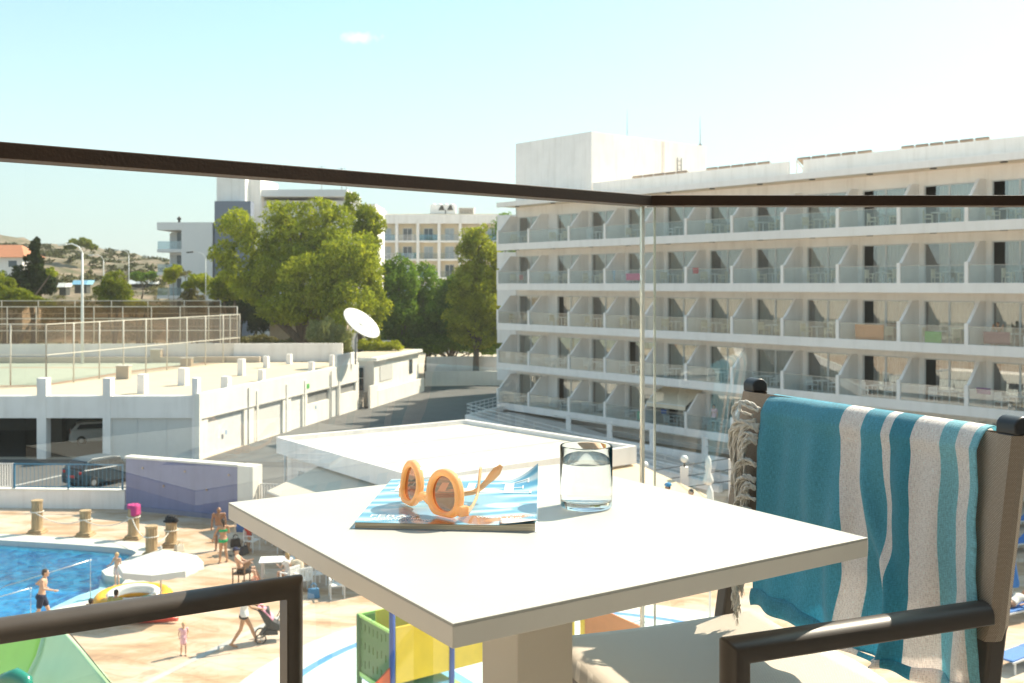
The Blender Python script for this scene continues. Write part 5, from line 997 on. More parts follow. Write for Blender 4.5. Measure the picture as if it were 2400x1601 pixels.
# ================================================================== people
skinm = {k: mat('skin_'+k, c, .55, var=.05, vscale=6) for k, c in {'tan':(.52,.28,.16),'fair':(.62,.38,.26),'brown':(.38,.19,.11)}.items()}
clothm = {}
def cm(name, col): 
    if name not in clothm: clothm[name] = mat('cloth_'+name, col, .85, var=.06, vscale=12, bump=.2, bscale=60)
    return clothm[name]
HAIR = {'dark':(.035,.022,.015),'blond':(.50,.34,.16),'grey':(.40,.37,.34),'none':None}
def V(*a): return Vector(a)
def person(label, loc, rz, H=1.75, skin='tan', hair='dark', pose='stand', wear=(), J=None, hat=None, longhair=False, female=False, group=None, child=False, kind='person'):
    """one remeshed body from tapered limbs; local +y is where the person faces; z up"""
    o = thing(kind, label, 'person', loc, rz, group); s = H/1.75; hd = 1.28 if child else 1.0
    D = dict(hip=V(0,0,.93), up=V(0,0,1), fw=V(0,1,0),
             kL=V(-.10,.03,.50), aL=V(-.11,-.02,.085), kR=V(.10,.03,.50), aR=V(.11,-.02,.085),
             eL=V(-.25,-.02,1.15), wL=V(-.27,.06,.91), eR=V(.25,-.02,1.15), wR=V(.27,.06,.91), head=V(0,.02,.17), look=V(0,1,0), fL=None, fR=None)
    if J: D.update(J)
    up = D['up'].normalized(); fw = (D['fw']-up*D['fw'].dot(up)).normalized(); rt = fw.cross(up)      # right hand side (+x when upright)
    hip = D['hip']; S = lambda x, y, z: hip+rt*x+fw*y+up*z
    sh = .175 if female else .20; wai = .115 if female else .135
    hL, hR = S(-.09,0,-.02), S(.09,0,-.02); sL, sR = S(-sh,0,.49), S(sh,0,.49); nk = S(0,0,.55); hc = nk+up*D['head'].z*.72+fw*(D['head'].y+.01)+rt*D['head'].x
    lk = D['look'].normalized(); hq = Matrix((Vector((0,0,1)).cross(lk)*-1 if False else lk.cross(Vector((0,0,1))), lk, Vector((0,0,1)))).transposed().to_quaternion()
    tq = Matrix((rt, fw, up)).transposed().to_quaternion()
    def torso(m, g=0.0, z0=-.12, z1=.55, w=1.0):
        secs = [(-.12,.13,.10),(-.04,.165,.12),(.05,.155 if not female else .165,.11),(.17,wai,.092),(.30,.15,.105),(.40,.165,.11),(.48,.15,.09),(.535,.075,.06)]
        secs = [q for q in secs if z0 <= q[0] <= z1]; vs = []; n = 18
        for (z, rx, ry) in secs:
            for k in range(n): a = 2*math.pi*k/n; vs.append(S((rx+g)*w*math.cos(a), (ry+g)*math.sin(a)+(.012 if z > .25 else 0), z))
        m.add([v*s for v in vs], [(i*n+k, i*n+(k+1)%n, (i+1)*n+(k+1)%n, (i+1)*n+k) for i in range(len(secs)-1) for k in range(n)]+[tuple(range(n-1,-1,-1)), tuple((len(secs)-1)*n+k for k in range(n))])
    def limb(m, a, b, r0, r1): m.cap2(a*s, b*s, r0*s, r1*s, 12)
    th = .088 if not child else .075
    m = MB(); torso(m)
    if female: m.ball(S(-.07,.10,.33)*s,.06*s,n=12); m.ball(S(.07,.10,.33)*s,.06*s,n=12)
    m.ball(S(0,-.05,-.03)*s,.15*s,.10*s,.12*s,n=14,q=tq)
    for q, a, k, e, w, fd in (('L',hL,D['kL'],D['eL'],D['wL'],-1),('R',hR,D['kR'],D['eR'],D['wR'],1)):
        an = D['a'+q]; sho = sL if q == 'L' else sR
        limb(m, a, k, th, .058); mid_ = k.lerp(an,.35); limb(m, k, mid_, .056, .058); limb(m, mid_, an, .058, .038)
        ft = D['f'+q] or V(0,1,-.05); ft = ft.normalized(); limb(m, an+V(0,0,-.03), an+ft*.16+V(0,0,-.045), .040, .030); limb(m, an+V(0,0,-.035)-ft*.04, an+ft*.08+V(0,0,-.05), .036, .034)
        limb(m, S(0,0,.48), sho, .075, .062); limb(m, sho, e, .052, .040); limb(m, e, w, .041, .028)
        dh = (w-e).normalized(); side = dh.cross(fw); side = side.normalized() if side.length > .1 else rt
        limb(m, w, w+dh*.08, .028, .030); nz_ = side.cross(dh).normalized()
        for kf, (off, ln) in enumerate(((-.026,.062),(-.009,.072),(.009,.068),(.026,.052))): b0 = w+dh*.085+side*off; b1 = b0+dh*ln*.55+nz_*.004*fd; limb(m, b0, b1, .0095, .0085); limb(m, b1, b1+dh*ln*.4+nz_*.016*fd, .0085, .007)
        limb(m, w+dh*.03+side*.022*fd, w+dh*.065+side*.052*fd, .012, .009)
    limb(m, S(0,0,.50), hc, .055, .050)
    hx = lambda x, y, z: (hc+hq @ V(x*hd,y*hd,z*hd))
    m.ball(hx(0,0,.03)*s,.074*hd*s,.092*hd*s,.098*hd*s,n=18,q=hq); m.ball(hx(0,.028,-.045)*s,.055*hd*s,.060*hd*s,.062*hd*s,n=14,q=hq)
    limb(m, hx(0,.085,.02), hx(0,.106,-.015), .010, .015); limb(m, hx(-.02,.083,-.05), hx(.02,.083,-.05), .010, .010); m.ball(hx(0,.078,-.085)*s,.022*s,n=8)
    for q in (-1, 1): m.ball(hx(q*.077,.0,.005)*s,.013*s,.024*s,.034*s,n=8,q=hq)
    m.build('body', skinm[skin], o, remesh=.0115*max(.6,s))
    for q in (-1, 1): e = MB(); e.ball(hx(q*.031,.083,.022)*s,.010*s,n=8); e.build('eye', mat('eye_dark', (.03,.02,.02), .2), o)
    if HAIR.get(hair):
        m = MB(); m.ball(hx(0,-.012,.052)*s,.083*hd*s,.093*hd*s,.086*hd*s,n=18,q=hq); m.ball(hx(0,-.045,.0)*s,.072*hd*s,.062*hd*s,.075*hd*s,n=14,q=hq)
        if longhair: limb(m, hx(0,-.07,.0), hx(.02,-.09,-.16), .055, .03)
        m.build('hair', mat('hair_'+hair, HAIR[hair], .7, var=.2, vscale=40), o, remesh=.012*s)
    for wk in wear:
        kd, col, nm_ = wk; m = MB()
        if kd == 'shorts':
            torso(m, .018, -.12, .06); m.ball(S(0,-.05,-.03)*s,.165*s,.115*s,.12*s,n=14,q=tq)
            for a, k in ((hL,D['kL']),(hR,D['kR'])): limb(m, a, a.lerp(k,.62), .112, .098)
        elif kd == 'brief':
            torso(m, .010, -.12, .0); m.ball(S(0,-.05,-.04)*s,.158*s,.108*s,.105*s,n=14,q=tq)
            for a, k in ((hL,D['kL']),(hR,D['kR'])): limb(m, a, a.lerp(k,.10), .098, .095)
        elif kd == 'band':
            torso(m, .012, .28, .41); 
            if female: m.ball(S(-.07,.105,.33)*s,.066*s,n=12); m.ball(S(.07,.105,.33)*s,.066*s,n=12)
            limb(m, S(.12,-.06,.40), S(.05,-.03,.54), .014, .012); limb(m, S(-.12,-.06,.40), S(-.05,-.03,.54), .014, .012)
        elif kd == 'top':
            torso(m, .020, -.04, .50)
            for so_, e in ((sL,D['eL']),(sR,D['eR'])): limb(m, S(0,0,.46), so_, .085, .075); limb(m, so_, so_.lerp(e,.35), .068, .062)
        elif kd == 'dress':
            torso(m, .020, -.04, .50, 1.0); limb(m, hip, hip+V(0,0,-.20), .17, .19); 
            for so_ in (sL, sR): limb(m, S(0,0,.46), so_, .08, .07)
        m.build({'shorts':'shorts','brief':'swim_briefs','band':'bikini_top','top':'shirt','dress':'dress'}[kd], cm(nm_, col), o, remesh=.013*max(.6,s))
    if hat == 'cap':
        m = MB(); m.ball(hx(0,-.005,.065)*s,.090*hd*s,.100*hd*s,.080*hd*s,n=18,q=hq); limb(m, hx(-.03,.09,.055), hx(-.03,.15,.045), .03, .018); limb(m, hx(.03,.09,.055), hx(.03,.15,.045), .03, .018); m.build('cap', cm('navy_cap', (.02,.03,.08)), o, remesh=.012*s)
    if hat == 'bun': m = MB(); m.ball(hx(0,-.03,.14)*s,.035*s,n=10); m.build('hair_bun', mat('hair_'+hair, HAIR[hair], .7, var=.2, vscale=40), o)
    return o
def face(px, py):    # ground position
    g_ = G(px, py); return (g_.x, g_.y, .008)
walkJ = dict(kL=V(-.10,.16,.52), aL=V(-.10,.30,.10), kR=V(.10,-.06,.51), aR=V(.10,-.34,.14), eL=V(-.27,-.14,1.18), wL=V(-.30,-.06,.95), eR=V(.26,.12,1.17), wR=V(.22,.34,1.05), fR=V(0,.7,-.5), fL=V(0,1,.1))
person('person running shirtless in navy swim shorts at the pool edge', face(97,1470), R(-75), 1.80, 'fair', 'dark', wear=[('shorts',(.018,.025,.06),'navy')], J=dict(walkJ, up=V(0,.12,1), eR=V(.27,.10,1.20), wR=V(.20,.36,1.12), eL=V(-.30,-.18,1.22), wL=V(-.26,.05,1.12)))
person('child in pale patterned trunks standing at the shallow end of the pool', face(274,1374), R(160), 1.16, 'fair', 'blond', wear=[('shorts',(.70,.52,.50),'pale_pink')], child=True, J=dict(eR=V(.28,.08,1.18), wR=V(.30,.28,1.12)))
person('person in an olive shirt sitting low beside the inflatable boat', (bt.x-.25,bt.y-.95,.0), R(-10), 1.62, 'tan', 'dark', wear=[('top',(.42,.38,.12),'olive')], J=dict(hip=V(0,0,.12), up=V(0,.10,1), kL=V(-.16,.36,.40), aL=V(-.16,.66,.08), kR=V(.16,.36,.40), aR=V(.16,.66,.08), eL=V(-.30,.05,.38), wL=V(-.26,.26,.36), eR=V(.30,.05,.38), wR=V(.26,.26,.36)))
person('child with dark hair crouching by the near side of the inflatable boat', (bt.x-1.0,bt.y-1.2,.0), R(-30), 1.15, 'brown', 'dark', wear=[('shorts',(.25,.08,.05),'rust')], child=True, J=dict(hip=V(0,0,.16), up=V(0,.25,1), kL=V(-.14,.34,.42), aL=V(-.14,.34,.07), kR=V(.14,.34,.42), aR=V(.14,.34,.07), eL=V(-.28,.15,.42), wL=V(-.22,.36,.36), eR=V(.28,.15,.42), wR=V(.22,.36,.36)))
person('sun tanned bald person bending forward with a bare back by the purple wall', face(513,1290), R(15), 1.78, 'brown', 'none', wear=[('shorts',(.30,.32,.34),'grey')], J=dict(up=V(0,-.18,1), head=V(0,-.03,.14), look=V(0,.5,-.2)))
gw_ = person('person in a green bikini with dark tied hair walking on the deck', face(523,1319), R(28), 1.66, 'tan', 'dark', female=True, longhair=True, wear=[('band',(.0,.42,.15),'green'),('brief',(.0,.42,.15),'green')], J=dict(kL=V(-.09,.05,.50), aL=V(-.14,-.06,.09), kR=V(.10,.02,.50), aR=V(.17,.02,.085), eL=V(-.30,.06,1.18), wL=V(-.36,.12,.95), eR=V(.25,.05,1.17), wR=V(.18,.22,1.12)))
person('shirtless person in a navy cap sitting in the brown chair', (G(566,1372).x,G(566,1372).y,.0), R(-80), 1.76, 'fair', 'dark', hat='cap', wear=[('shorts',(.03,.03,.035),'black')], J=dict(hip=V(0,-.02,.55), up=V(0,-.32,1), kL=V(-.16,.42,.55), aL=V(-.12,.62,.16), kR=V(.14,.44,.52), aR=V(.14,.52,.09), eL=V(-.28,.02,.82), wL=V(-.22,.26,.74), eR=V(.29,.06,.84), wR=V(.26,.30,.92), look=V(0,1,0)))
person('blond person in a white top sitting at the white plastic table', face(676,1375), R(60), 1.60, 'fair', 'blond', female=True, longhair=True, wear=[('top',(.74,.72,.70),'white_top')], J=dict(hip=V(0,0,.50), up=V(0,.06,1), kL=V(-.12,.40,.50), aL=V(-.12,.42,.08), kR=V(.12,.40,.50), aR=V(.12,.42,.08), eL=V(-.28,.12,.76), wL=V(-.20,.34,.80), eR=V(.28,.12,.76), wR=V(.20,.34,.80)))
person('person in a pale beige shirt leaning over beside the blond person', face(706,1378), R(35), 1.72, 'tan', 'dark', wear=[('top',(.66,.56,.42),'beige_shirt'),('shorts',(.5,.45,.38),'beige_shorts')], J=dict(hip=V(0,0,.50), up=V(-.15,.25,1), kL=V(-.12,.40,.50), aL=V(-.12,.42,.08), kR=V(.12,.40,.50), aR=V(.12,.42,.08), eL=V(-.32,.18,.78), wL=V(-.25,.42,.80), eR=V(.26,.12,.76), wR=V(.20,.34,.80)))
for px_, py_, rz_, lab in ((681,1383,60,'white chair under the blond person'),(712,1386,35,'white chair under the person in the beige shirt')): seat_thing(G(px_,py_)+V(0,-.06,0), R(rz_+180), lab)
person('person in red swim shorts standing in the shade by the table corner', face(582,1292), R(-60), 1.74, 'tan', 'dark', wear=[('shorts',(.50,.04,.03),'red')])
person('toddler in a pale pink dress walking alone on the deck', face(430,1536), R(-150), .92, 'fair', 'blond', wear=[('dress',(.78,.45,.50),'pink_dress')], child=True, female=False, J=dict(aL=V(-.10,.10,.085), aR=V(.10,-.10,.085), kL=V(-.10,.08,.5), kR=V(.10,0,.5), eL=V(-.26,-.02,1.17), wL=V(-.20,.14,1.05), eR=V(.26,.02,1.17), wR=V(.24,.12,1.0)))
person('person in a white top and black shorts pushing a stroller', face(572,1514), R(-75), 1.70, 'tan', 'dark', female=True, longhair=True, wear=[('top',(.72,.75,.74),'white_top'),('brief',(.02,.02,.022),'black')], J=dict(kL=V(-.09,.20,.52), aL=V(-.09,.36,.10), kR=V(.09,-.10,.52), aR=V(.09,-.36,.12), fR=V(0,.9,-.3), eL=V(-.22,.20,1.20), wL=V(-.18,.48,1.12), eR=V(.22,.20,1.20), wR=V(.18,.48,1.12)))
# sandals of the walking person are small; the stroller itself
sp0 = G(640,1500); st = thing('stroller', 'dark grey three wheeled stroller with a pink blanket over the hood', 'stroller', (sp0.x,sp0.y,0), R(15))
gr = mat('stroller_fabric', (.06,.06,.062), .8); bm_ = mat('black_tube', (.03,.03,.03), .4)
m = MB(); m.tube([(-.62,0,1.05),(-.45,0,.98),(-.10,0,.55),(.35,0,.20)], .022, 8); m.tube([(-.35,0,.15),(-.10,0,.55)], .02, 8); m.tube([(-.62,-.22,1.05),(-.62,.22,1.05)], .02, 8)
for y in (-.22,.22): m.tube([(-.62,y,1.05),(-.45,y,.98),(-.10,y,.55),(.42,y*.3,.18)], .018, 8); m.tube([(-.38,y,.15),(-.05,y,.58)], .018, 8)
m.build('frame', bm_, st)
m = MB(); m.prism([(-.42,-.2,.92),(-.18,-.2,.42),(.18,-.2,.30),(.42,-.2,.36),(.20,-.2,.50),(-.02,-.2,.62),(-.12,-.2,.98)], (0,.4,0)); m.build('seat', gr, st, bevel=.03)
m = MB(); m.prism([(-.35,-.16,.20),(.15,-.16,.18),(.10,-.16,.33),(-.22,-.16,.36)], (0,.32,0)); m.build('basket', gr, st, bevel=.02)
m = MB(); m.grid(lambda i, j: (-.46+.44*i+.05*math.sin(j*3), -.24+.48*j, 1.06-.42*i**1.4+.06*math.sin(j*math.pi)), 12, 10); m.build('blanket', mat('pink_blanket', (.72,.30,.42), .9), st, solid=.02)
m = MB(); m.tube([(.12,-.20,.62),(.20,-.20,.78),(.32,-.1,.76),(.32,.1,.76),(.20,.20,.78),(.12,.20,.62)], .015, 6); m.build('bumper_bar', bm_, st)
for (x, y, r) in ((-.36,-.27,.145),(-.36,.27,.145),(.50,-.06,.11),(.50,.06,.11)):
    m = MB(); m.tube([(x+r*math.cos(a*math.pi/10), y, r+r*math.sin(a*math.pi/10)) for a in range(20)], .022, 6, closed=True); wo = m.build('wheel', bm_, st); m = MB()
    for a in range(5): m.bar((x,y,r),(x+r*math.cos(a*1.257),y,r+r*math.sin(a*1.257)),.012,.012,up=(0,1,0))
    m.build('spokes', alu, wo)
hb_ = hp((bays[5]+bays[6])/2-.5, 1.2, FB[5]+.345); person('person in a pink top standing on the lowest hotel balcony', tuple(hb_), TH+R(180), 1.68, 'tan', 'dark', female=True, wear=[('top',(.72,.42,.46),'pink_top'),('shorts',(.04,.04,.05),'black_s')])
hb_ = hp((bays[10]+bays[11])/2-.7, 1.0, FB[3]+.345); person('person with bare shoulders sitting on the third balcony row at the right', tuple(hb_), TH+R(180), 1.7, 'tan', 'dark', wear=[('shorts',(.3,.1,.1),'rust_s')], J=dict(hip=V(0,0,.5), kL=V(-.12,.40,.50), aL=V(-.12,.42,.08), kR=V(.12,.40,.50), aR=V(.12,.42,.08)))
q_ = P(1621,1150,33.5); person('person with brown hair behind the far edge of the table, on the terrace', (q_.x,q_.y,q_.z-1.66), R(120), 1.74, 'tan', 'dark', wear=[('shorts',(.1,.1,.12),'dark_s')])
q_ = P(1567,1138,35.5); hp_ = person('person in a bright blue cap half hidden by the cream awning', (q_.x,q_.y,q_.z-1.63), R(100), 1.70, 'brown', 'dark', wear=[('top',(.55,.14,.08),'rust_top')]); 
m = MB(); m.ball((0,.02,1.66),.115,.14,.08,n=16); m.build('blue_cap', cm('blue_cap', (.02,.22,.45)), hp_)
lq = G(2372,1452); person('person lying under a white towel on the blue lounger at the right edge', (lq.x,lq.y,.44), R(-60), 1.7, 'tan', 'dark', wear=[('top',(.75,.72,.66),'white_towel')], J=dict(hip=V(0,0,.10), up=V(0,1,.25), fw=V(0,0,1), kL=V(-.12,-.42,.16), aL=V(-.10,-.82,.10), kR=V(.12,-.42,.10), aR=V(.12,-.84,.10), fL=V(0,-.3,1), fR=V(0,-.3,1), eL=V(-.32,.35,.10), wL=V(-.30,.10,.10), eR=V(.32,.35,.10), wR=V(.30,.10,.10), look=V(0,-.3,1)))

def bag(loc, rz, col, label, nm='bag', kind='beach_bag', w_=.42, h_=.34):
    o = thing(kind, label, nm, loc, rz); mm = mat('bag_'+label.split()[0]+str(int(col[0]*100)), col, .85, var=.12, vscale=14)
    m = MB(); m.add([(-w_/2,-.12,0),(w_/2,-.12,0),(w_/2,.12,0),(-w_/2,.12,0),(-w_*.42,-.07,h_),(w_*.42,-.06,h_*.93),(w_*.40,.06,h_),(-w_*.44,.07,h_*.95)], [(0,3,2,1),(4,5,6,7),(0,1,5,4),(1,2,6,5),(2,3,7,6),(3,0,4,7)]); m.build('body', mm, o, bevel=.04, seg=3, smooth=40)
    for y in (-.06,.06): m = MB(); m.tube([(-w_*.25,y,h_*.9),(-w_*.2,y,h_*1.3),(0,y,h_*1.45),(w_*.2,y,h_*1.3),(w_*.25,y,h_*.9)], .012, 6); m.build('handle', mm, o)
    return o
for (px, py, rz, col, lab) in ((552,1282,.3,(.03,.03,.035),'black beach bag on the deck behind the person in the green bikini'),(572,1300,1.2,(.05,.05,.06),'dark rucksack standing in the shade by the table corner'),(598,1385,.6,(.55,.12,.06),'orange red beach bag near the seated person in the cap'),(735,1402,.2,(.10,.25,.42),'blue beach bag under the white plastic chairs'),(420,1296,.9,(.60,.55,.45),'straw coloured bag at the foot of the post with the black hat')): bag(face(px, py), rz, col, lab)
bn = thing('blue_towel_rail', 'bright blue towel hanging upright beside the table corner', 'towel', face(568,1262)); m = MB(); m.grid(lambda i, j: (.5*(i-.5), .03*math.sin(i*9), 1.35-1.1*j), 12, 6); m.build('cloth', blm, bn, solid=.015); m = MB(); m.bar((-.3,0,1.35),(.3,0,1.35),.03,.03); m.bar((-.3,0,0),(-.3,0,1.36),.03,.03,up=(0,1,0)); m.bar((.3,0,0),(.3,0,1.36),.03,.03,up=(0,1,0)); m.build('rail', steel, bn)
for (px, py, rz, lab) in ((545,1303,.5,'pair of dark flip flops on the deck behind the person in the green bikini'),(600,1398,1.1,'pair of dark flip flops beside the orange red bag')):
    o = thing('flip_flops', lab, 'flip flops', face(px, py), rz)
    for x in (-.08,.08): m = MB(); m.tube([(x,-.12,.015),(x,0,.015),(x,.13,.015)], [.04,.045,.04], 10, flat=.35, upv=(0,0,1)); m.build('sole', bm_, o)
# ================================================================== the near balcony
BZ = CAMZ-1.055                                    # balcony floor
TZ = BZ+.74                                        # table top
rc = Vector((.13*2.15, 2.15, 0)); rd = Vector((-.7635, -.6458, 0))     # corner of the railing, direction of its left run
concrete = mat('balcony_tile', (.42,.38,.33), .6, var=.08, vscale=6, bump=.1)
lfar = rc+rd*2.6
mb = MB(); mb.slab([(lfar.x-.03,lfar.y+.1),(rc.x-.02,rc.y+.1),(3.4,2.25),(3.4,-1.2),(-2.6,-1.2)], BZ-.18, BZ)
struct(mb, 'balcony_floor', concrete)
own = thing('hotel_wall', 'tan wall and room door of the near hotel behind the balcony', 'wall', (0,-1.35,0))
mb = MB(); mb.box(-14,-1.6,-.15,.15,-.2,BZ+2.6); mb.box(1.6,14,-.15,.15,-.2,BZ+2.6); mb.box(-1.6,1.6,-.15,.15,-.2,BZ); mb.box(-1.6,1.6,-.15,.15,BZ+2.3,BZ+2.6)
mb.build('wall', mat('tan_render', (.42,.38,.33), .9), own)
mb = MB(); mb.box(-1.6,1.6,-.1,-.08,BZ,BZ+2.3); mb.build('glass_door', mat('door_glass', (.03,.035,.035), .08, spec=.5), own)
mb = MB(); mb.box(-14,14,-.15,1.40,BZ+2.6,BZ+2.85); mb.build('shading_slab', mat('tan_render', (.42,.38,.33), .9), own)  # unseen overhead slab added to keep the wall behind the camera in shade
part_ = thing('reflection_screen', 'unseen tan screen added beside the near balcony to block reflections', 'wall', (3.1,0,0)); mb = MB(); mb.box(-.06,.06,-1.19,2.1,-.2,BZ+2.6); mb.build('panel', mat('tan_render', (.42,.38,.33), .9), part_)  # unseen screen added to keep bright reflections off the glass railing
bronze = mat('bronze_rail', (.036,.016,.006), .5, var=.12, vscale=14, bump=.05, bscale=220, spec=.35)
rail = thing('glass_railing', 'clear glass balcony railing under a flat dark brown handrail', 'railing', (rc.x, rc.y, BZ), 0)
RZ = 1.055+(HY-472)/F*2.15                         # height of the handrail
hh = .0108
def sweep(path, w, h):
    mb = MB(); n = len(path); vs = []
    for i, p in enumerate(path):
        a = (path[i]-path[i-1]).normalized() if i else None; b = (path[i+1]-path[i]).normalized() if i < n-1 else None
        a = a or b; b = b or a; nn = Vector((-(a+b).y, (a+b).x, 0)).normalized(); k = 1/max(.3, nn.dot(Vector((-a.y, a.x, 0))))
        for s, z in ((-1,-1),(1,-1),(1,1),(-1,1)): vs.append(p+nn*(s*w/2*k)+Vector((0,0,z*h)))
    fs = [(i*4+k, i*4+(k+1)%4, (i+1)*4+(k+1)%4, (i+1)*4+k) for i in range(n-1) for k in range(4)]+[(3,2,1,0), tuple((n-1)*4+k for k in range(4))]
    return mb.add(vs, fs)
sweep([Vector((0,0,RZ))+rd*2.6, Vector((0,0,RZ))+rd*.004], .045, hh).build('handrail', bronze, rail, bevel=.0015)
sweep([Vector((.004,0,RZ)), Vector((3.0,0,RZ))], .045, hh).build('handrail', bronze, rail, bevel=.0015)
clear = glassmat('railing_glass', (.975,.985,.98), refl=1.5)
edge = mat('glass_cut_edge', (.62,.72,.66), .15, spec=.8)
nrm = Vector((-rd.y, rd.x, 0))
mb = MB(); a = rd*.012; b = rd*2.55; mb.add([a+Vector((0,0,-.12)), b+Vector((0,0,-.12)), b+Vector((0,0,RZ-hh)), a+Vector((0,0,RZ-hh))], [(0,1,2,3)]); g1 = mb.build('glass_pane', clear, rail)
mb = MB(); mb.add([(.02,0,-.12),(2.95,0,-.12),(2.95,0,RZ-hh),(.02,0,RZ-hh)], [(0,1,2,3)]); g2 = mb.build('glass_pane', clear, rail)
edgeg = newmat('polished_glass_edge'); t_ = edgeg.node_tree; o_ = t_.nodes.new('ShaderNodeOutputMaterial'); gl_ = t_.nodes.new('ShaderNodeBsdfGlass'); gl_.inputs['Color'].default_value = (.86,.93,.88,1); gl_.inputs['IOR'].default_value = 1.5; gl_.inputs['Roughness'].default_value = .02
di_ = t_.nodes.new('ShaderNodeBsdfPrincipled'); di_.inputs['Base Color'].default_value = (.75,.76,.70,1); di_.inputs['Roughness'].default_value = .25; mx_ = t_.nodes.new('ShaderNodeMixShader'); mx_.inputs[0].default_value = .62
t_.links.new(gl_.outputs[0], mx_.inputs[1]); t_.links.new(di_.outputs[0], mx_.inputs[2]); t_.links.new(mx_.outputs[0], o_.inputs[0])
mb = MB(); mb.bar(a+Vector((0,0,-.12)), a+Vector((0,0,RZ-hh)), .008, .006, up=nrm); mb.build('pane_edge', edgeg, g1)
mb = MB(); mb.box(.016,.0195,-.005,.005,-.12,RZ-hh); mb.build('pane_edge', edgeg, g2)
mb = MB(); mb.bar(Vector((0,0,-.06))+rd*2.6, Vector((0,0,-.06)), .05, .12); mb.bar((0,0,-.06),(3,0,-.06),.05,.12); mb.build('base_channel', bronze, rail)
# ------------------------------------------------------------------ table
def onplane(px, py, d): z = d*F/(py-HY); return Vector(((px-CX)/F*z, z, 0))
h = .315
tl, tf, tr_ = onplane(535,1178,h), onplane(1061,1462,h), onplane(2034,1260,h); tb = tl+tr_-tf
ct = (tl+tf+tr_+tb)/4
tabm = mat('table_laminate', (.465,.455,.415), .42, var=.03, vscale=7, bump=.02, bscale=900, spec=.45)
table = thing('balcony_table', 'square off-white bistro table with a box column leg on the balcony', 'table', (ct.x, ct.y, BZ), 0)
mb = MB(); mb.slab([p-ct for p in (tl,tf,tr_,tb)], .74-.0030, .74); tt_ = mb.build('tabletop', tabm, table, bevel=.0005, seg=2)
mb = MB(); mb.slab([(p-ct)*.9998 for p in (tl,tf,tr_,tb)], .74-.0235, .74-.0031); mb.build('edge_shade_strip', mat('table_edge', (.74,.69,.61), .4, var=.02, vscale=20), tt_, bevel=.0006)  # added strip, warm shade on the off-white edges is put into its colour
e1 = (tl-tf).normalized(); e2 = (tr_-tf).normalized(); a = .044
legc = Vector((0,-.0,0))
mb = MB(); mb.slab([legc-e1*a-e2*a*.9, legc-e1*a+e2*a*1.1, legc+e1*a+e2*a*1.1, legc+e1*a-e2*a*.9], .012, .74-.0237); mb.build('column', mat('table_column', (.68,.63,.55), .45, var=.02), table, bevel=.002)
mb = MB(); mb.slab([-e1*.2-e2*.2, -e1*.2+e2*.2, e1*.2+e2*.2, e1*.2-e2*.2], 0, .012); mb.build('base_plate', mat('table_column', (.68,.63,.55), .45, var=.02), table, bevel=.002)
# ------------------------------------------------------------------ magazine
fl, fr_, br, bl = onplane(830,1239,h), onplane(1257,1248,h), onplane(1261,1128,h-.008), onplane(918,1123,h-.008)
mo = (fl+fr_+br+bl)/4; mo.z = TZ
mag = thing('magazine', 'glossy pale blue magazine with white letters and a curled corner on the table', 'magazine', mo, 0)
mu = ((fr_-fl)+(br-bl)).normalized(); MW = .233; MH = .295
mu = (fr_-fl).normalized(); mv = Vector((-mu.y, mu.x, 0))
def magp(u, v, z):        # u 0..1 along the front edge, v 0..1 away from the viewer
    base = fl.lerp(fr_, u).lerp(bl.lerp(br, u), v)
    p = base-Vector((mo.x, mo.y, 0)); p.z = z; return p
def curl(u, v):
    q = max(0, (u-.80)/.2)*max(0, (v-.72)/.28); q2 = max(0,(u-.78)/.22)*max(0,(.14-v)/.14)
    return .028*q**1.5+.0045*q2
def sheet(z0, dz, shrink, cu, fn=None):
    mb = MB(); n = 28
    def f(i, j):
        u = shrink+i*(1-2*shrink); v = shrink+j*(1-2*shrink); return magp(u, v, z0+cu*curl(u, v)+.0006*math.sin(u*9+v*5)*v)
    return f
pages = MB(); n = 22
# pages: a closed block whose sides show the sheets
def ring(z, s): return None
top = [[magp(.004+i/n*.99, .004+j/n*.99, .0074+.8*curl(i/n, j/n)*(.35 if j/n > .5 else 1)) for i in range(n+1)] for j in range(n+1)]
vs = [p for r in top for p in r]; k0 = len(vs); vs += [Vector((p.x, p.y, .0006)) for p in vs]
fs = [(j*(n+1)+i, j*(n+1)+i+1, (j+1)*(n+1)+i+1, (j+1)*(n+1)+i) for j in range(n) for i in range(n)]
b_ = [i for i in range(n+1)]+[j*(n+1)+n for j in range(1,n+1)]+[n*(n+1)+i for i in range(n-1,-1,-1)]+[j*(n+1) for j in range(n-1,0,-1)]
fs += [(b_[i]+k0, b_[(i+1)%len(b_)]+k0, b_[(i+1)%len(b_)], b_[i]) for i in range(len(b_))]
pages.add(vs, fs)
pm = newmat('page_edges'); t = pm.node_tree; nn_ = t.nodes.new; o = nn_('ShaderNodeOutputMaterial'); b = nn_('ShaderNodeBsdfPrincipled'); tcx = nn_('ShaderNodeTexCoord'); mp = nn_('ShaderNodeMapping'); mp.inputs['Scale'].default_value = (6,6,900)
ns = nn_('ShaderNodeTexNoise'); ns.inputs['Scale'].default_value = 1.4; rp = nn_('ShaderNodeValToRGB'); rp.color_ramp.elements[0].color = (.28,.24,.17,1); rp.color_ramp.elements[1].color = (.72,.66,.53,1); rp.color_ramp.elements[0].position = .35; rp.color_ramp.elements[1].position = .62
t.links.new(tcx.outputs['Object'], mp.inputs[0]); t.links.new(mp.outputs[0], ns.inputs['Vector']); t.links.new(ns.outputs['Fac'], rp.inputs[0]); t.links.new(rp.outputs[0], b.inputs['Base Color']); t.links.new(b.outputs[0], o.inputs[0]); b.inputs['Roughness'].default_value = .7
pages.build('pages', pm, mag)
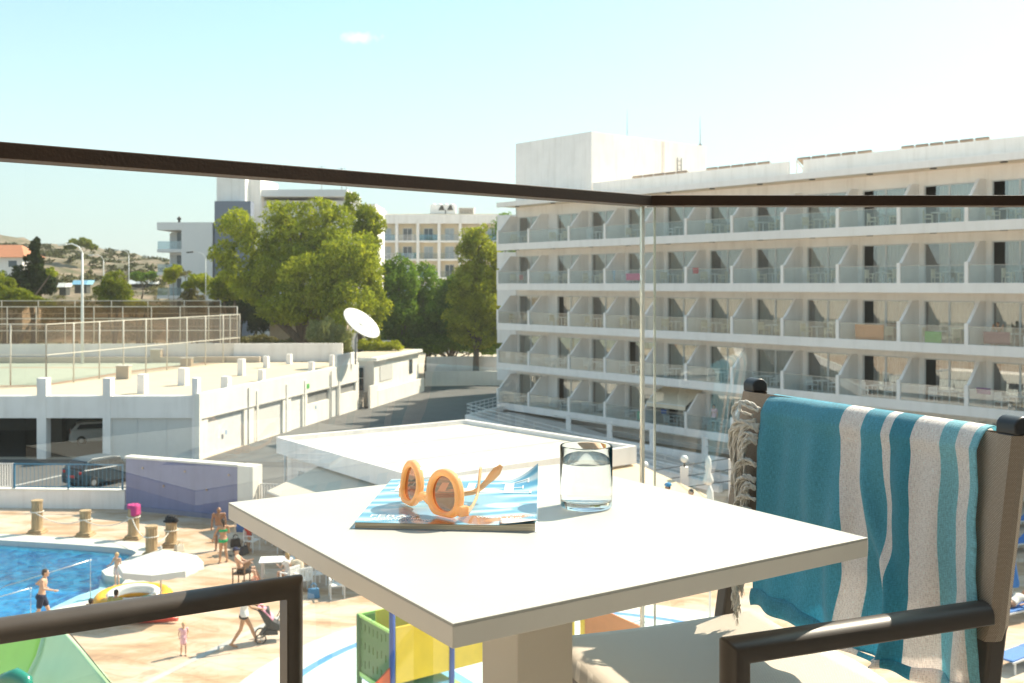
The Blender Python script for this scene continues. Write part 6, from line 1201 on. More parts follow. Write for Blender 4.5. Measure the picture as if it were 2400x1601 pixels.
# cover: printed with a swimming pool scene, so pale blue water, a dark wavy band, a tan figure and a floating ring
cm_ = newmat('printed_cover'); t = cm_.node_tree; nn_ = t.nodes.new; l = t.links.new
o = nn_('ShaderNodeOutputMaterial'); b = nn_('ShaderNodeBsdfPrincipled'); l(b.outputs[0], o.inputs[0]); b.inputs['Roughness'].default_value = .2; b.inputs['Specular IOR Level'].default_value = .6; b.inputs['Coat Weight'].default_value = .2; b.inputs['Coat Roughness'].default_value = .12
uvn = nn_('ShaderNodeUVMap'); uvn.uv_map = 'UVMap'
def mathn(op, a, b_=None, c=None):
    m_ = nn_('ShaderNodeMath'); m_.operation = op
    for i, x in enumerate((a, b_, c)):
        if x is None: continue
        if isinstance(x, (int, float)): m_.inputs[i].default_value = x
        else: l(x, m_.inputs[i])
    return m_.outputs[0]
wv = nn_('ShaderNodeTexWave'); wv.inputs['Scale'].default_value = 1.6; wv.inputs['Distortion'].default_value = 5.5; wv.inputs['Detail'].default_value = 2.5; wv.inputs['Detail Scale'].default_value = 1.3
mp = nn_('ShaderNodeMapping'); mp.inputs['Scale'].default_value = (.7,1.9,1); mp.inputs['Rotation'].default_value = (0,0,.9); l(uvn.outputs[0], mp.inputs[0]); l(mp.outputs[0], wv.inputs['Vector'])
rp = nn_('ShaderNodeValToRGB'); cr = rp.color_ramp; cr.elements[0].position = .1; cr.elements[0].color = (.09,.27,.39,1); cr.elements[1].position = .9; cr.elements[1].color = (.40,.50,.54,1)
e = cr.elements.new(.45); e.color = (.17,.37,.47,1); l(wv.outputs['Fac'], rp.inputs[0])
cur = rp.outputs[0]
sep = nn_('ShaderNodeSeparateXYZ'); l(uvn.outputs[0], sep.inputs[0]); U = sep.outputs[0]; V = sep.outputs[1]
def blob(cx, cy, rx, ry, rot, col, soft=.15, jit=.25):
    global cur
    mpp = nn_('ShaderNodeMapping'); mpp.vector_type = 'TEXTURE'; mpp.inputs['Location'].default_value = (cx,cy,0); mpp.inputs['Rotation'].default_value = (0,0,rot); mpp.inputs['Scale'].default_value = (rx,ry,1); l(uvn.outputs[0], mpp.inputs[0])
    le = nn_('ShaderNodeVectorMath'); le.operation = 'LENGTH'; l(mpp.outputs[0], le.inputs[0])
    nz = nn_('ShaderNodeTexNoise'); nz.inputs['Scale'].default_value = 9; l(uvn.outputs[0], nz.inputs['Vector'])
    a_ = mathn('ADD', le.outputs['Value'], mathn('MULTIPLY', nz.outputs['Fac'], jit))
    mr = nn_('ShaderNodeMapRange'); mr.inputs[1].default_value = 1+jit*.5+soft; mr.inputs[2].default_value = 1+jit*.5-soft; l(a_, mr.inputs[0])
    mxx = nn_('ShaderNodeMix'); mxx.data_type = 'RGBA'; mxx.inputs[7].default_value = (*col,1); l(mr.outputs[0], mxx.inputs[0]); l(cur, mxx.inputs[6]); cur = mxx.outputs[2]
blob(.30,.20,.20,.11,.1,(.18,.30,.40)); blob(.62,.86,.42,.045,-.06,(.07,.26,.42),jit=.5); blob(.55,.45,.28,.16,.3,(.20,.34,.41))
blob(.47,.06,.09,.10,.7,(.24,.09,.03),.1); blob(.66,.09,.11,.08,-.4,(.27,.11,.04),.1); blob(.38,.10,.05,.08,.5,(.03,.05,.09),.1)
blob(.84,.14,.14,.04,.5,(.46,.22,.08),.2); blob(.95,.36,.10,.10,0,(.14,.33,.45),.1); blob(.80,.40,.10,.05,.2,(.60,.62,.62),.3,.5); blob(.60,.74,.17,.045,0,(.78,.72,.66),.12)
l(cur, b.inputs['Base Color'])
mb = MB(); mb.grid(lambda i, j: magp(i, j, .0082+curl(i, j)), 33, 33)
cov = mb.build('cover', cm_, mag)
uvl = cov.data.uv_layers.new(name='UVMap')
for lp in cov.data.loops:
    k = lp.vertex_index; uvl.data[lp.index].uv = ((k % 33)/32, (k//33)/32)
mb = MB(); mb.grid(lambda i, j: magp(-.012+i*1.018, -.004+j*1.006, .0005), 3, 3); mb.build('back_cover', mat('cover_paper', (.6,.7,.76), .3), mag)
ink = mat('white_ink', (.72,.73,.72), .3, var=0)
def lettering(txt, size, u, v, name, mm=ink, sx=1.0, rot=0, fnt=None, z=.0086, parent=mag):
    cu = bpy.data.curves.new(name, 'FONT'); cu.body = txt; cu.size = size; tmp = bpy.data.objects.new('tmp', cu); C.objects.link(tmp)
    bpy.context.view_layer.update(); me = bpy.data.meshes.new_from_object(tmp.evaluated_get(bpy.context.evaluated_depsgraph_get())); bpy.data.objects.remove(tmp)
    bmm = bmesh.new(); bmm.from_mesh(me); bmesh.ops.triangulate(bmm, faces=bmm.faces); bmesh.ops.subdivide_edges(bmm, edges=[e for e in bmm.edges if e.calc_length() > .01], cuts=3, use_grid_fill=True)
    for vv in bmm.verts:
        x = u+vv.co.x*sx/.235; y = v+vv.co.y/.295; vv.co = magp(x, y, z+curl(x, y))
    bmm.to_mesh(me); bmm.free(); me.materials.clear(); me.materials.append(mm); ob = bpy.data.objects.new(name, me); C.objects.link(ob); ob.parent = parent; return ob
def serif_E(u0, v0, w_, h_):
    mb = MB(); zz = .0088
    def q(x0,y0,x1,y1):
        nx = 6
        mb.grid(lambda i, j: magp(u0+w_*(x0+i*(x1-x0)), v0+h_*(y0+j*(y1-y0)), zz+curl(u0+w_*(x0+i*(x1-x0)), v0+h_*(y0+j*(y1-y0)))), nx, nx)
    q(.12,.0,.42,1); q(0,0,.12,.035); q(0,.965,.12,1); q(.42,0,.98,.045); q(.42,.955,.92,1); q(.93,0,1.0,.26); q(.86,.76,.92,1); q(.42,.49,.72,.525); q(.70,.40,.745,.62)
    return mb.build('cover_letter', ink, mag)
serif_E(.76,.68,.20,.235); serif_E(.06,.68,.20,.235)
mb = MB(); mb.grid(lambda i, j: magp(.36+.05*i, .68+.235*j, .0088), 3, 3); mb.grid(lambda i, j: magp(.54+.05*i, .68+.235*j, .0088), 3, 3); mb.grid(lambda i, j: magp(.41+.09*i, .68+.012*j, .0088), 3, 3); mb.grid(lambda i, j: magp(.59+.09*i, .68+.012*j, .0088), 3, 3); mb.build('cover_letter', ink, mag)
lettering('FERAY', .020, .055, .105, 'cover_text', sx=1.15); lettering('HOT SUMMER', .010, .09, .075, 'cover_text'); lettering('BEACH STYLE NOW', .0085, .085, .048, 'cover_text'); lettering('hair - skin - holiday - sun - travel', .006, .05, .022, 'cover_text')
lettering('WIN A TRIP', .012, .66, .13, 'cover_text', sx=.95); lettering('in the sun', .010, .82, .175, 'cover_text')
# a turned-up sheet of the pages at the near right corner
mb = MB(); mb.grid(lambda i, j: magp(.80+.20*i, .005+.10*j*(1-.0*i), .0086+.006*i**1.4*(1-j)+.001), 8, 4); mb.build('loose_page', mat('loose_page_paper', (.80,.74,.70), .5, col2=(.55,.12,.05), var=.1, vscale=90, contrast=(.60,.64)), mag, solid=.0003)
# ------------------------------------------------------------------ sunglasses, lying upside down on the magazine
e_ = Vector((.59,-.807,0)).normalized(); f_ = Vector((e_.y*-1, e_.x, 0))   # f_: away behind the lenses
MZ = TZ+.0092
mid = Vector((-.1180,1.3900,MZ))
sun_g = thing('sunglasses', 'amber plastic sunglasses with brown lenses lying upside down on the magazine', 'sunglasses', mid, 0)
acet = newmat('amber_acetate'); t = acet.node_tree; b = t.nodes.new('ShaderNodeBsdfPrincipled'); o = t.nodes.new('ShaderNodeOutputMaterial')
tl_ = t.nodes.new('ShaderNodeBsdfTranslucent'); tl_.inputs[0].default_value = (.98,.68,.36,1); mx = t.nodes.new('ShaderNodeMixShader'); mx.inputs[0].default_value = .5
b.inputs['Base Color'].default_value = (.92,.66,.40,1); b.inputs['Roughness'].default_value = .12; b.inputs['Coat Weight'].default_value = .6; b.inputs['Subsurface Weight'].default_value = .35; b.inputs['Subsurface Radius'].default_value = (.01,.005,.002); b.inputs['Subsurface Scale'].default_value = .5
t.links.new(b.outputs[0], mx.inputs[1]); t.links.new(tl_.outputs[0], mx.inputs[2]); t.links.new(mx.outputs[0], o.inputs[0])
acet2 = newmat('clear_peach_acetate'); t = acet2.node_tree; b = t.nodes.new('ShaderNodeBsdfPrincipled'); o = t.nodes.new('ShaderNodeOutputMaterial'); trn = t.nodes.new('ShaderNodeBsdfTransparent'); trn.inputs[0].default_value = (.98,.80,.60,1); mx = t.nodes.new('ShaderNodeMixShader'); mx.inputs[0].default_value = .45
b.inputs['Base Color'].default_value = (.88,.55,.30,1); b.inputs['Roughness'].default_value = .1; b.inputs['Coat Weight'].default_value = .5
t.links.new(b.outputs[0], mx.inputs[1]); t.links.new(trn.outputs[0], mx.inputs[2]); t.links.new(mx.outputs[0], o.inputs[0])
lean = .10
def fp(x, z, y=0):      # in the plane of the frame: x along, z up; face-form curve and lean added
    return e_*x+f_*(y+lean*z+1.8*(x*x)-.002)+Vector((0,0,z))
def lens_outline(cx, s, n=40, grow=0):
    pts = []
    for k in range(n):
        a = 2*math.pi*k/n; c, q = math.cos(a), math.sin(a)
        # upside down cat-eye: broad at the bottom, narrower round top
        rx = .0240+.0020*(-q)+grow; rz = .0228+grow
        x = (abs(c)**.92)*math.copysign(1,c)*rx; z = (abs(q)**.95)*math.copysign(1,q)*rz
        x += s*(.004*max(0,-q))
        pts.append((cx+x, .0308+z))
    return pts
fr_mb = MB()
for s in (-1, 1):
    cx = s*.0420; n = 40
    ins = lens_outline(cx, s); outl = []
    for k, (x, z) in enumerate(lens_outline(cx, s, grow=.0090)):
        z = max(z, .002)
        outl.append((x, z))
    vs = []
    rings = [(0,-.0035),(.25,-.0056),(.75,-.0056),(1,-.003),(1,.0035),(.7,.0056),(.2,.0056),(0,.0035)]
    for k in range(n):
        for (tt, yy) in rings:
            x = ins[k][0]*(1-tt)+outl[k][0]*tt; z = ins[k][1]*(1-tt)+outl[k][1]*tt; vs.append(fp(x, z, yy))
    m8 = len(rings)
    fr_mb.add(vs, [(k*m8+r, k*m8+(r+1)%m8, ((k+1)%n)*m8+(r+1)%m8, ((k+1)%n)*m8+r) for k in range(n) for r in range(m8)], True)
fr_mb.tube([fp(-.014,.016), fp(-.006,.0195), fp(0,.0205), fp(.006,.0195), fp(.014,.016)], .0055, 10)
for s in (-1, 1):       # end pieces with the hinge blocks
    fr_mb.obox(fp(s*.0755,.0125,.003), e_, f_, (0,0,1), .0045, .0065, .0065)
fr_mb.build('frame', acet, sun_g, remesh=.0009)
lensm = glassmat('brown_lens', (.33,.12,.06), refl=1.3, base=.05)
for s in (-1, 1):
    mb = MB(); pts = lens_outline(s*.0420, s, grow=.0004); c0 = fp(s*.0420,.0308,-.0006); mb.add([c0]+[fp(x, z, .0004) for (x, z) in pts], [(0,1+k,1+(k+1)%40) for k in range(40)], True); mb.build('lens', lensm, sun_g)
def temple(hx, tgt, tiph, sgn):
    h0 = fp(hx,.0125,.008); tgt = Vector(tgt)-mid; d = (tgt-h0); d.z = 0
    path = []; rr = []; wd = []
    for k in range(21):
        u = k/20; z = .0125-.006*math.sin(min(1,u/.75)*math.pi)*.9
        z += 0 if u < .72 else tiph*((u-.72)/.28)**1.25
        path.append(h0+d*u+Vector((0,0,z-.0125))); rr.append(.0052-.0022*math.sin(u*math.pi)*.9+(.0016 if u > .85 else 0)-(.004 if u > .985 else 0))
    mb = MB(); n = 12; dn = d.normalized(); sd_ = Vector((-dn.y, dn.x, 0)); vs = []
    for i, p in enumerate(path):
        tg = (path[min(i+1,20)]-path[max(i-1,0)]).normalized(); up = tg.cross(sd_)*-1
        if up.z < 0: up = -up
        for k in range(n): an = 2*math.pi*k/n; vs.append(p+up*(math.cos(an)*rr[i])+sd_*(math.sin(an)*.0019))
    mb.add(vs, [(i*n+k, i*n+(k+1)%n, (i+1)*n+(k+1)%n, (i+1)*n+k) for i in range(20) for k in range(n)], True)
    mb.add(vs[:n], [tuple(range(n-1,-1,-1))]); mb.add(vs[-n:], [tuple(range(n))])
    o = mb.build('temple', acet2 if sgn < 0 else acet2, sun_g); hb = MB(); hb.lathe([(.0016,-.005),(.0016,.005)], fp(hx,.0125,.0095), 8); hb.build('hinge', mat('brass', (.5,.3,.1), .3, metal=.8), o); return o
temple(-.0755, (-.0150,1.462,0), .037, -1)
temple(.0755, (-.0444,1.468,0), .033, 1)
# ------------------------------------------------------------------ tumbler of water
gz = h; gd = gz*F/(1189-HY); gx = (1374-CX)/F*gd
gm = newmat('tumbler_glass'); t = gm.node_tree; o = t.nodes.new('ShaderNodeOutputMaterial'); b = t.nodes.new('ShaderNodeBsdfGlass'); b.inputs['IOR'].default_value = 1.45; b.inputs['Roughness'].default_value = 0; b.inputs['Color'].default_value = (.99,1,1,1); t.links.new(b.outputs[0], o.inputs[0])
wm = newmat('drinking_water'); t = wm.node_tree; o = t.nodes.new('ShaderNodeOutputMaterial'); b = t.nodes.new('ShaderNodeBsdfGlass'); b.inputs['IOR'].default_value = 1.33; b.inputs['Roughness'].default_value = 0; b.inputs['Color'].default_value = (.985,.995,1,1); t.links.new(b.outputs[0], o.inputs[0])
tum = thing('water_glass', 'clear straight tumbler of water beside the magazine', 'glass', (gx, gd, TZ+.0003), 0)
r0 = .0372; H_ = .0878
mb = MB(); prof = [(.0001,0),(r0-.006,0),(r0-.002,.0012),(r0-.0006,.004),(r0-.0003,.02),(r0,H_-.0015),(r0-.0006,H_),(r0-.0014,H_-.0004),(r0-.0017,H_-.002),(r0-.0018,.02),(r0-.0028,.0125),(r0-.007,.0105),(.0001,.0098)]
mb.lathe(prof, n=96, capb=False, capt=False); mb.build('tumbler', gm, tum, smooth=30)
mb = MB(); wl = .0632; mb.lathe([(.0001,.0094),(r0-.0069,.0099),(r0-.0023,.0122),(r0-.0012,.02),(r0-.0011,wl+.0007),(r0-.0035,wl),(.0001,wl)], n=96, capb=False, capt=False); mb.build('water', wm, tum, smooth=30)
# ------------------------------------------------------------------ balcony armchairs
frame_m = mat('anthracite_aluminium', (.070,.057,.047), .42, var=.08, vscale=20, spec=.5, bump=.02, bscale=600)
cap_m = mat('black_plastic_cap', (.030,.030,.032), .4)
def weave(name, ca, cb, sx, sz, back=False):
    m = newmat(name); t = m.node_tree; n = t.nodes.new; l = t.links.new
    o = n('ShaderNodeOutputMaterial'); b = n('ShaderNodeBsdfPrincipled'); tc_ = n('ShaderNodeTexCoord'); mp = n('ShaderNodeMapping'); mp.inputs['Scale'].default_value = (sx,sz,sz); l(tc_.outputs['Object'], mp.inputs[0])
    bk = n('ShaderNodeTexBrick'); bk.inputs['Scale'].default_value = 1; bk.offset = .5; bk.inputs['Color1'].default_value = (*ca,1); bk.inputs['Color2'].default_value = (*[x*.82 for x in ca],1); bk.inputs['Mortar'].default_value = (*cb,1); bk.inputs['Mortar Size'].default_value = .16; bk.inputs['Brick Width'].default_value = 1; bk.inputs['Row Height'].default_value = .5
    sp = n('ShaderNodeSeparateXYZ'); cb_ = n('ShaderNodeCombineXYZ'); l(mp.outputs[0], sp.inputs[0])
    if back: a3 = n('ShaderNodeMath'); a3.operation = 'ADD'; l(sp.outputs[0], a3.inputs[0]); l(sp.outputs[1], a3.inputs[1]); l(a3.outputs[0], cb_.inputs[0])
    else: l(sp.outputs[0], cb_.inputs[0])
    ad_ = n('ShaderNodeMath'); ad_.operation = 'ADD'
    if not back: l(sp.outputs[1], ad_.inputs[0])
    else: ad_.inputs[0].default_value = 0
    l(sp.outputs[2], ad_.inputs[1]); l(ad_.outputs[0], cb_.inputs[1]); l(cb_.outputs[0], bk.inputs['Vector'])
    l(bk.outputs['Color'], b.inputs['Base Color']); bp = n('ShaderNodeBump'); bp.inputs['Strength'].default_value = .5; bp.inputs['Distance'].default_value = .0006; bp.invert = True; l(bk.outputs['Fac'], bp.inputs['Height']); l(bp.outputs[0], b.inputs['Normal'])
    b.inputs['Roughness'].default_value = .6; l(b.outputs[0], o.inputs[0]); return m
sling_m = weave('taupe_sling', (.72,.63,.52), (.42,.36,.29), 300, 330)
sling_b = weave('taupe_sling_back', (.58,.48,.38), (.24,.19,.145), 300, 330, True)
def dsweep(path, w, t_):
    """D profile (flat inside) swept along a path in the y-z plane at x = 0"""
    prof = [(-w/2,0),(-w/2,t_*.30)]+[(-w/2*math.cos(R(a)), t_*(.30+.70*math.sin(R(a))**.9)) for a in range(15,180,15)]+[(w/2,t_*.30),(w/2,0)]
    vs = []; n = len(prof)
    for i, p in enumerate(path):
        a = (Vector(path[i])-Vector(path[i-1])).normalized() if i else None; b = (Vector(path[i+1])-Vector(path[i])).normalized() if i < len(path)-1 else None
        a = a or b; b = b or a; tg = (a+b).normalized(); nn = Vector((0, tg.z, -tg.y)); k = 1/max(.3, nn.dot(Vector((0, a.z, -a.y))))
        for (x, q) in prof: vs.append(Vector(p)+Vector((x,0,0))+nn*(q*k))
    m = len(path); return vs, [(i*n+k, i*n+(k+1)%n, (i+1)*n+(k+1)%n, (i+1)*n+k) for i in range(m-1) for k in range(n)]+[tuple(range(n-1,-1,-1)), tuple((m-1)*n+k for k in range(n))]
def backy(z): return -.07*max(0,(z-.44))/.445
def make_armchair(label, seat_label=None, L=.35):
    t = thing('armchair', label, 'armchair', (0,0,BZ), 0, 'armchairs at the balcony table')
    for s in (-1, 1):
        x = s*.290
        mb = MB(); pts = [Vector((x, backy(z)+(-.03*(1-z/.44) if z < .44 else 0), z)) for z in (.0,.44,.65,.861)]
        for i in range(3): mb.bar(pts[i], pts[i+1], .030, .028, up=(0,1,0))
        p_ = mb.build('post', frame_m, t, bevel=.004)
        mb = MB(); yb = backy(.87)
        prof = [(-.0155,-.0),(-.0155,.016),(-.0135,.0205),(-.010,.0245),(-.005,.0275),(0,.0285),(.005,.0275),(.010,.0245),(.0135,.0205),(.0155,.016),(.0155,0)]
        mb.prism([(x-.0165, yb+a, .860+b*.86) for a, b in prof], (.033,0,0)); mb.build('post_cap', cap_m, p_, bevel=.003, seg=3, smooth=30)
        vs, fs = dsweep([(0,L,0),(0,L,.622),(0,backy(.62)+.012,.622)], .037, .027)
        if s > 0: pass
        mb = MB(); mb.add([v+Vector((x,0,0)) for v in vs], [f[::-1] for f in fs]); mb.build('arm', frame_m, t, bevel=.0022, seg=3, smooth=32)
        mb = MB(); mb.bar((x*.9,0,.445),(x*.9,L,.445),.022,.03); mb.build('seat_rail', frame_m, t, bevel=.003)
    mb = MB(); mb.bar((-.28,L,.43),(.28,L,.43),.02,.03); mb.bar((-.28,0,.43),(.28,0,.43),.02,.03); mb.build('cross_rail', frame_m, t, bevel=.003)
    # seat sling wraps the side rails
    def seatf(i, j):
        x = (i-.5)*.555; y = -.045+j*(L+.057); z = .471-.010*(1-(2*i-1)**2)*1.0-.004*math.sin(j*math.pi)
        q = max(0, abs(i-.5)-.47)/.03; z -= .020*q*q; x = math.copysign(min(abs(x), .270), x)
        if j > .93: z -= .02*((j-.93)/.07)**2
        return (x, y, z)
    mb = MB(); mb.grid(seatf, 40, 24); mb.build('seat', sling_m, t, solid=.002)
    # back sling: sleeves round the posts and a curved panel between
    prof = []; 
    hw = .290
    for a in range(0, 181, 20): prof.append((hw+.003+.0245*math.sin(R(a)), -.0215*-math.cos(R(a))*-1))
    right = [(hw+.0235, .013),(hw+.0245, .0),(hw+.0235,-.013),(hw+.012,-.0225),(hw-.012,-.0225)]
    front = [(hw+.015,.0215)]; xs = [i/16 for i in range(17)]
    q = .0175; r_ = .0165
    lp = [(-(hw+q),r_*.3),(-(hw+q*.7),r_)]+[(-hw+.008+(2*hw-.016)*x, r_-.022*math.sin(x*math.pi)**.6) for x in xs]+[(hw+q*.7,r_),(hw+q,r_*.3),(hw+q,-r_*.3),(hw+q*.7,-r_),(hw-.010,-r_)]
    lp += [(hw-.022,-.012)]+[(hw-.012-(2*hw-.024)*x, r_-.002-.022*math.sin(x*math.pi)**.6) for x in xs[1:-1]]+[(-hw+.022,-.012),(-(hw-.010),-r_),(-(hw+q*.7),-r_),(-(hw+q),-r_*.3)]
    zs = [.600,.615,.70,.78,.850,.860]; mb = MB(); vs = []
    for z in zs:
        for (x, y) in lp: vs.append((x*(1 if z > .6 else .997), y+backy(z)+(.0 if z > .6 else .003), z+(.008*math.cos(x*5) if z == .6 else 0)))
    n = len(lp); mb.add(vs, [(i*n+k, i*n+(k+1)%n, (i+1)*n+(k+1)%n, (i+1)*n+k) for i in range(len(zs)-1) for k in range(n)], False); mb.build('backrest', sling_b, t)
    return t
rchair = make_armchair('dark framed armchair with taupe mesh, a striped towel over its back')
rchair.location = (.487,1.592,BZ); rz_r = math.atan2(.932,-.363); rchair.rotation_euler = (0,0,rz_r)
lchair = make_armchair('dark framed armchair at the left, only its arm and front leg in view', L=.43)
dl = Vector((.866,.5,0)); corner = Vector((-.302,1.436,0)); rz_l = math.atan2(-dl.x, dl.y)
# its far arm (left hand) corner sits at local (-.285, .365)
M_ = Matrix.Rotation(rz_l, 3, 'Z'); lchair.rotation_euler = (0,0,rz_l); lc = corner-M_ @ Vector((-.285,.445,0)); lchair.location = (lc.x, lc.y, BZ)
# ------------------------------------------------------------------ towel over the back of the right chair
towel = thing('striped_towel', 'turquoise and white striped beach towel with a fringe over the chair back', 'towel', rchair.location, rz_r)
tm = newmat('striped_cotton'); t = tm.node_tree; n = t.nodes.new; l = t.links.new
o = n('ShaderNodeOutputMaterial'); b = n('ShaderNodeBsdfPrincipled'); uvn = n('ShaderNodeUVMap'); uvn.uv_map = 'UVMap'; sp = n('ShaderNodeSeparateXYZ'); l(uvn.outputs[0], sp.inputs[0])
rp = n('ShaderNodeValToRGB'); rp.color_ramp.interpolation = 'CONSTANT'
teal = (.13,.47,.60,1); deep = (.075,.36,.48,1); lite = (.32,.66,.74,1); wh = (.93,.88,.85,1)
def tpx(px):            # photo column on the upper edge -> local x -> 0..1 across the towel
    u = (1640+px*.4727-CX)/F; tt = (.5525-u*1.6175)/(.363+u*.932); return (.2328-tt)/(.2328+.253)
stops = [(0,teal),(tpx(757),wh),(tpx(868),teal),(tpx(966),wh),(tpx(1010),deep),(tpx(1110),wh),(tpx(1253),lite),(tpx(1335),wh),(tpx(1415),lite)]
cr = rp.color_ramp
cr.elements[0].position = 0; cr.elements[0].color = teal; cr.elements[1].position = stops[1][0]; cr.elements[1].color = wh
for pp, cc in stops[2:]: e = cr.elements.new(pp); e.color = cc
l(sp.outputs[0], rp.inputs[0])
mp = n('ShaderNodeMapping'); mp.inputs['Scale'].default_value = (90,420,1); l(uvn.outputs[0], mp.inputs[0]); ns = n('ShaderNodeTexNoise'); ns.inputs['Scale'].default_value = 1; ns.inputs['Detail'].default_value = 3; l(mp.outputs[0], ns.inputs['Vector'])
mp2 = n('ShaderNodeMapping'); mp2.inputs['Scale'].default_value = (420,60,1); l(uvn.outputs[0], mp2.inputs[0]); ns2 = n('ShaderNodeTexNoise'); ns2.inputs['Scale'].default_value = 1; l(mp2.outputs[0], ns2.inputs['Vector'])
av = n('ShaderNodeMath'); av.operation = 'ADD'; l(ns.outputs['Fac'], av.inputs[0]); l(ns2.outputs['Fac'], av.inputs[1])
mr = n('ShaderNodeMapRange'); mr.inputs[1].default_value = .7; mr.inputs[2].default_value = 1.3; mr.inputs[3].default_value = .78; mr.inputs[4].default_value = 1.28; l(av.outputs[0], mr.inputs[0])
mu_ = n('ShaderNodeVectorMath'); mu_.operation = 'SCALE'; l(rp.outputs[0], mu_.inputs[0]); l(mr.outputs[0], mu_.inputs['Scale']); l(mu_.outputs[0], b.inputs['Base Color'])
bp = n('ShaderNodeBump'); bp.inputs['Strength'].default_value = .5; bp.inputs['Distance'].default_value = .0006; l(av.outputs[0], bp.inputs['Height']); l(bp.outputs[0], b.inputs['Normal'])
b.inputs['Roughness'].default_value = .9; b.inputs['Sheen Weight'].default_value = .3
tlc = n('ShaderNodeBsdfTranslucent'); l(mu_.outputs[0], tlc.inputs[0]); mx = n('ShaderNodeMixShader'); mx.inputs[0].default_value = .45; l(b.outputs[0], mx.inputs[1]); l(tlc.outputs[0], mx.inputs[2]); l(mx.outputs[0], o.inputs[0])
NU, NV = 150, 130
def towelp(u, s):
    """u 0..1 from the far (left) edge; s = length along the cloth: <0 behind the back, 0 the top edge, >0 in front"""
    x_top = .233-.486*u; x_bot = .168-.475*u
    ztop = .858+.006*u
    if s <= 0:
        d = -s; z = ztop-d; y = backy(z)-.026-.004*math.sin(u*9); x = x_top
        r = .018
        if d < r*1.5: a = d/(r*1.5); y = backy(z)-.026*math.sin(a*math.pi/2)*1.0; z = ztop+.002-r*(1-math.cos(a*math.pi/2))
        return Vector((x, y, z))
    Lf = .345+.012*math.sin(u*7+1)
    v = s/Lf
    z = ztop-(ztop-.522)*min(v,1.0)
    y = backy(z)+.026*min(1, s/.03)**.5-.020*math.sin(min(1,max(0,(x_top+.285)/.57))*math.pi)**.6*min(1,s/.05)*.6
    x = x_top+(x_bot-x_top)*min(v,1)**1.2
    # vertical folds grow downward
    k = min(1, s/.10)
    fold = .0055*k*math.sin(u*21+2.2*math.sin(v*3.0+u*4))+.0032*k*math.sin(u*46+3*v)
    fold += .016*k*math.exp(-((u-.60+.07*math.sin(v*5.2+.4))/.030)**2)*(.35+v)       # the narrow tuck that hides part of a stripe
    fold += .010*k*math.exp(-((u-.44-.05*math.sin(v*6.5))/.05)**2)*v-.008*k*math.exp(-((u-.82+.03*v)/.05)**2)*v
    y += fold+.014*max(0,v-.72)**1.0*3.2*(.6+.4*math.cos(u*3))
    z += .004*noise.noise(Vector((u*6, v*5, 3)))*k
    if v > .93: z += .002*math.sin(u*30)
    x += .004*noise.noise(Vector((u*3, v*7, 9)))*k
    return Vector((x, y, z))
smin, smax = -.26, .352
mb = MB(); mb.grid(lambda i, j: towelp(i, smin+(smax-smin)*j), NU, NV)
cl_ = mb.build('cloth', tm, towel, solid=.0018)
uvl = cl_.data.uv_layers.new(name='UVMap')
for lp in cl_.data.loops:
    k = lp.vertex_index; u = (k % NU)/(NU-1); v = (k//NU)/(NV-1); s = smin+(smax-smin)*v; vv = max(0, s/.345)
    # the print keeps to the cloth: where the cloth is gathered sideways the stripes wander with it
    wob = .018*math.sin(vv*6.3+.6)*math.exp(-((u-.5)/.22)**2)*min(1,vv*2)+.010*math.sin(vv*4+u*6)*min(1,vv*2)-.018*math.exp(-((u-.58)/.05)**2)*vv+.018*vv*math.exp(-((u-.70)/.1)**2)
    uvl.data[lp.index].uv = (min(.999,max(0.0005,u+wob)), v*1.25)
# hem along the bottom: folded second layer
mb = MB(); mb.grid(lambda i, j: towelp(i, smax-.022+.024*j)+Vector((0,.0035+.003*math.sin(j*3.1),-.004-.004*j+.002*math.sin(i*40))), 120, 6)
hm = mb.build('hem', tm, towel, solid=.0018); uvl = hm.data.uv_layers.new(name='UVMap')
for lp in hm.data.loops: k = lp.vertex_index; uvl.data[lp.index].uv = (min(.999,max(.0005,(k % 120)/119-.01)), (k//120)/6*.06+1.2)
# fringe: bundles of twisted cords along the far edge
fm = mat('cotton_cord', (.93,.88,.80), .95, var=.10, vscale=120, bump=.6, bscale=900)
rnd = random.Random(5)
def cord(mb, pts, r, n=5, sub=5):
    P_ = [Vector(p) for p in pts]; path = []
    for i in range(len(P_)-1):
        p0 = P_[max(0,i-1)]; p1 = P_[i]; p2 = P_[i+1]; p3 = P_[min(len(P_)-1,i+2)]
        for k in range(sub):
            t_ = k/sub; path.append(.5*((2*p1)+(p2-p0)*t_+(2*p0-5*p1+4*p2-p3)*t_*t_+(3*p1-p0-3*p2+p3)*t_**3))
    path.append(P_[-1])
    # two-ply twist
    for ph in (0, math.pi):
        q = []
        for i, p in enumerate(path):
            tg = (path[min(i+1,len(path)-1)]-path[max(i-1,0)]).normalized(); a = tg.cross(Vector((.3,1,.2))).normalized(); b_ = tg.cross(a); an = i*1.1+ph
            q.append(p+a*(math.cos(an)*r*.55)+b_*(math.sin(an)*r*.55))
        mb.tube(q, r*.62, n)
def fray(mb, p, d, nn, ln, spread=.35):
    for k in range(nn):
        dd = (Vector(d)+Vector((rnd.uniform(-spread,spread), rnd.uniform(-spread,spread)*.6, rnd.uniform(-.15,.15)))).normalized(); q = Vector(p)+dd*ln*rnd.uniform(.5,1); m_ = (Vector(p)+q)/2+Vector((rnd.uniform(-.002,.002),rnd.uniform(-.002,.002),0))
        mb.tube([p, m_, q], [.0005,.0004,.0002], 3)
def edgep(s): return towelp(0, s)+Vector((.001,.002,0))
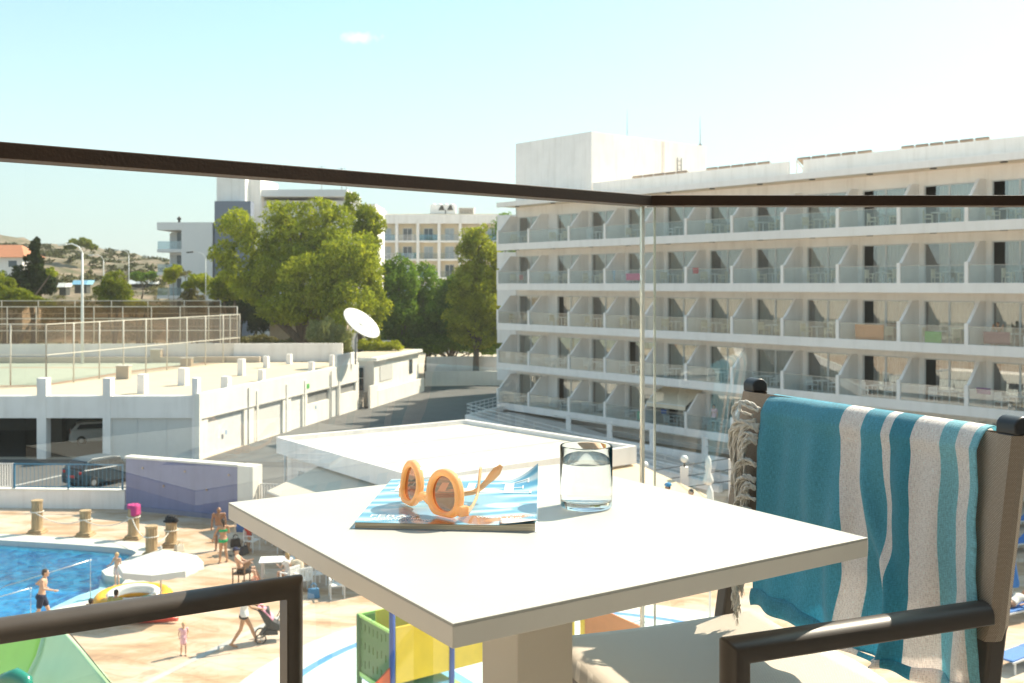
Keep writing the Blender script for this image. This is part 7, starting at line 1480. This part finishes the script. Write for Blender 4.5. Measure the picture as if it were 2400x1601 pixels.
# loop at the very top
mb = MB(); e0 = edgep(.026); cord(mb, [e0, e0+Vector((.020,.012,.012)), e0+Vector((.040,.022,.008)), e0+Vector((.050,.024,-.006)), e0+Vector((.036,.026,-.020)), e0+Vector((.016,.02,-.022)), e0+Vector((.003,.008,-.018))], .0034, 7); cord(mb, [e0+Vector((0,.004,-.002)), e0+Vector((.018,.018,.006)), e0+Vector((.034,.02,.010)), e0+Vector((.024,.024,-.004)), e0+Vector((.008,.01,-.010))], .0026, 7)
mb.build('fringe', fm, towel)
for s0, lens, outw in ((.058,.085,.055),(.055,.10,.045),(.062,.105,.030),(.075,.10,.022),(.085,.075,.016),(.125,.07,.030),(.150,.10,.026),(.165,.095,.014),(.185,.085,.032),(.21,.075,.022),(.245,.06,.028),(.275,.055,.02),(.295,.06,.03),(.315,.055,.02)):
    mb = MB(); e0 = edgep(s0); lens *= 1.2; outw *= 1.15
    for k in range(3):
        j = lambda a: rnd.uniform(-a, a)
        o1 = outw+j(.006); pts = [e0+Vector((0,0,j(.004))), e0+Vector((o1*.5,.012+j(.005),.004+j(.006))), e0+Vector((o1*.95,.016+j(.006),-.018+j(.006))), e0+Vector((o1+j(.006),.014+j(.005),-lens*.55+j(.008))), e0+Vector((o1*.85+j(.008),.013+j(.005),-lens+j(.01)))]
        cord(mb, pts, .0027+rnd.uniform(0,.0009), 5)
        fray(mb, pts[-1], (j(.2),j(.1),-1), 10, .016)
    mb.build('fringe', fm, towel)
# ------------------------------------------------------------------ the warm hazy air
hzm = newmat('haze_air'); t = hzm.node_tree; o = t.nodes.new('ShaderNodeOutputMaterial'); v = t.nodes.new('ShaderNodeVolumePrincipled'); v.inputs['Color'].default_value = (1.0,.97,.92,1); v.inputs['Density'].default_value = .0002; v.inputs['Anisotropy'].default_value = .3; t.links.new(v.outputs[0], o.inputs['Volume'])
m = MB(); m.box(-2600,2600,-1000,3600,-3,75); o = m.build('haze', hzm); tag(o, 'thin pale summer haze', None, None, 'stuff')
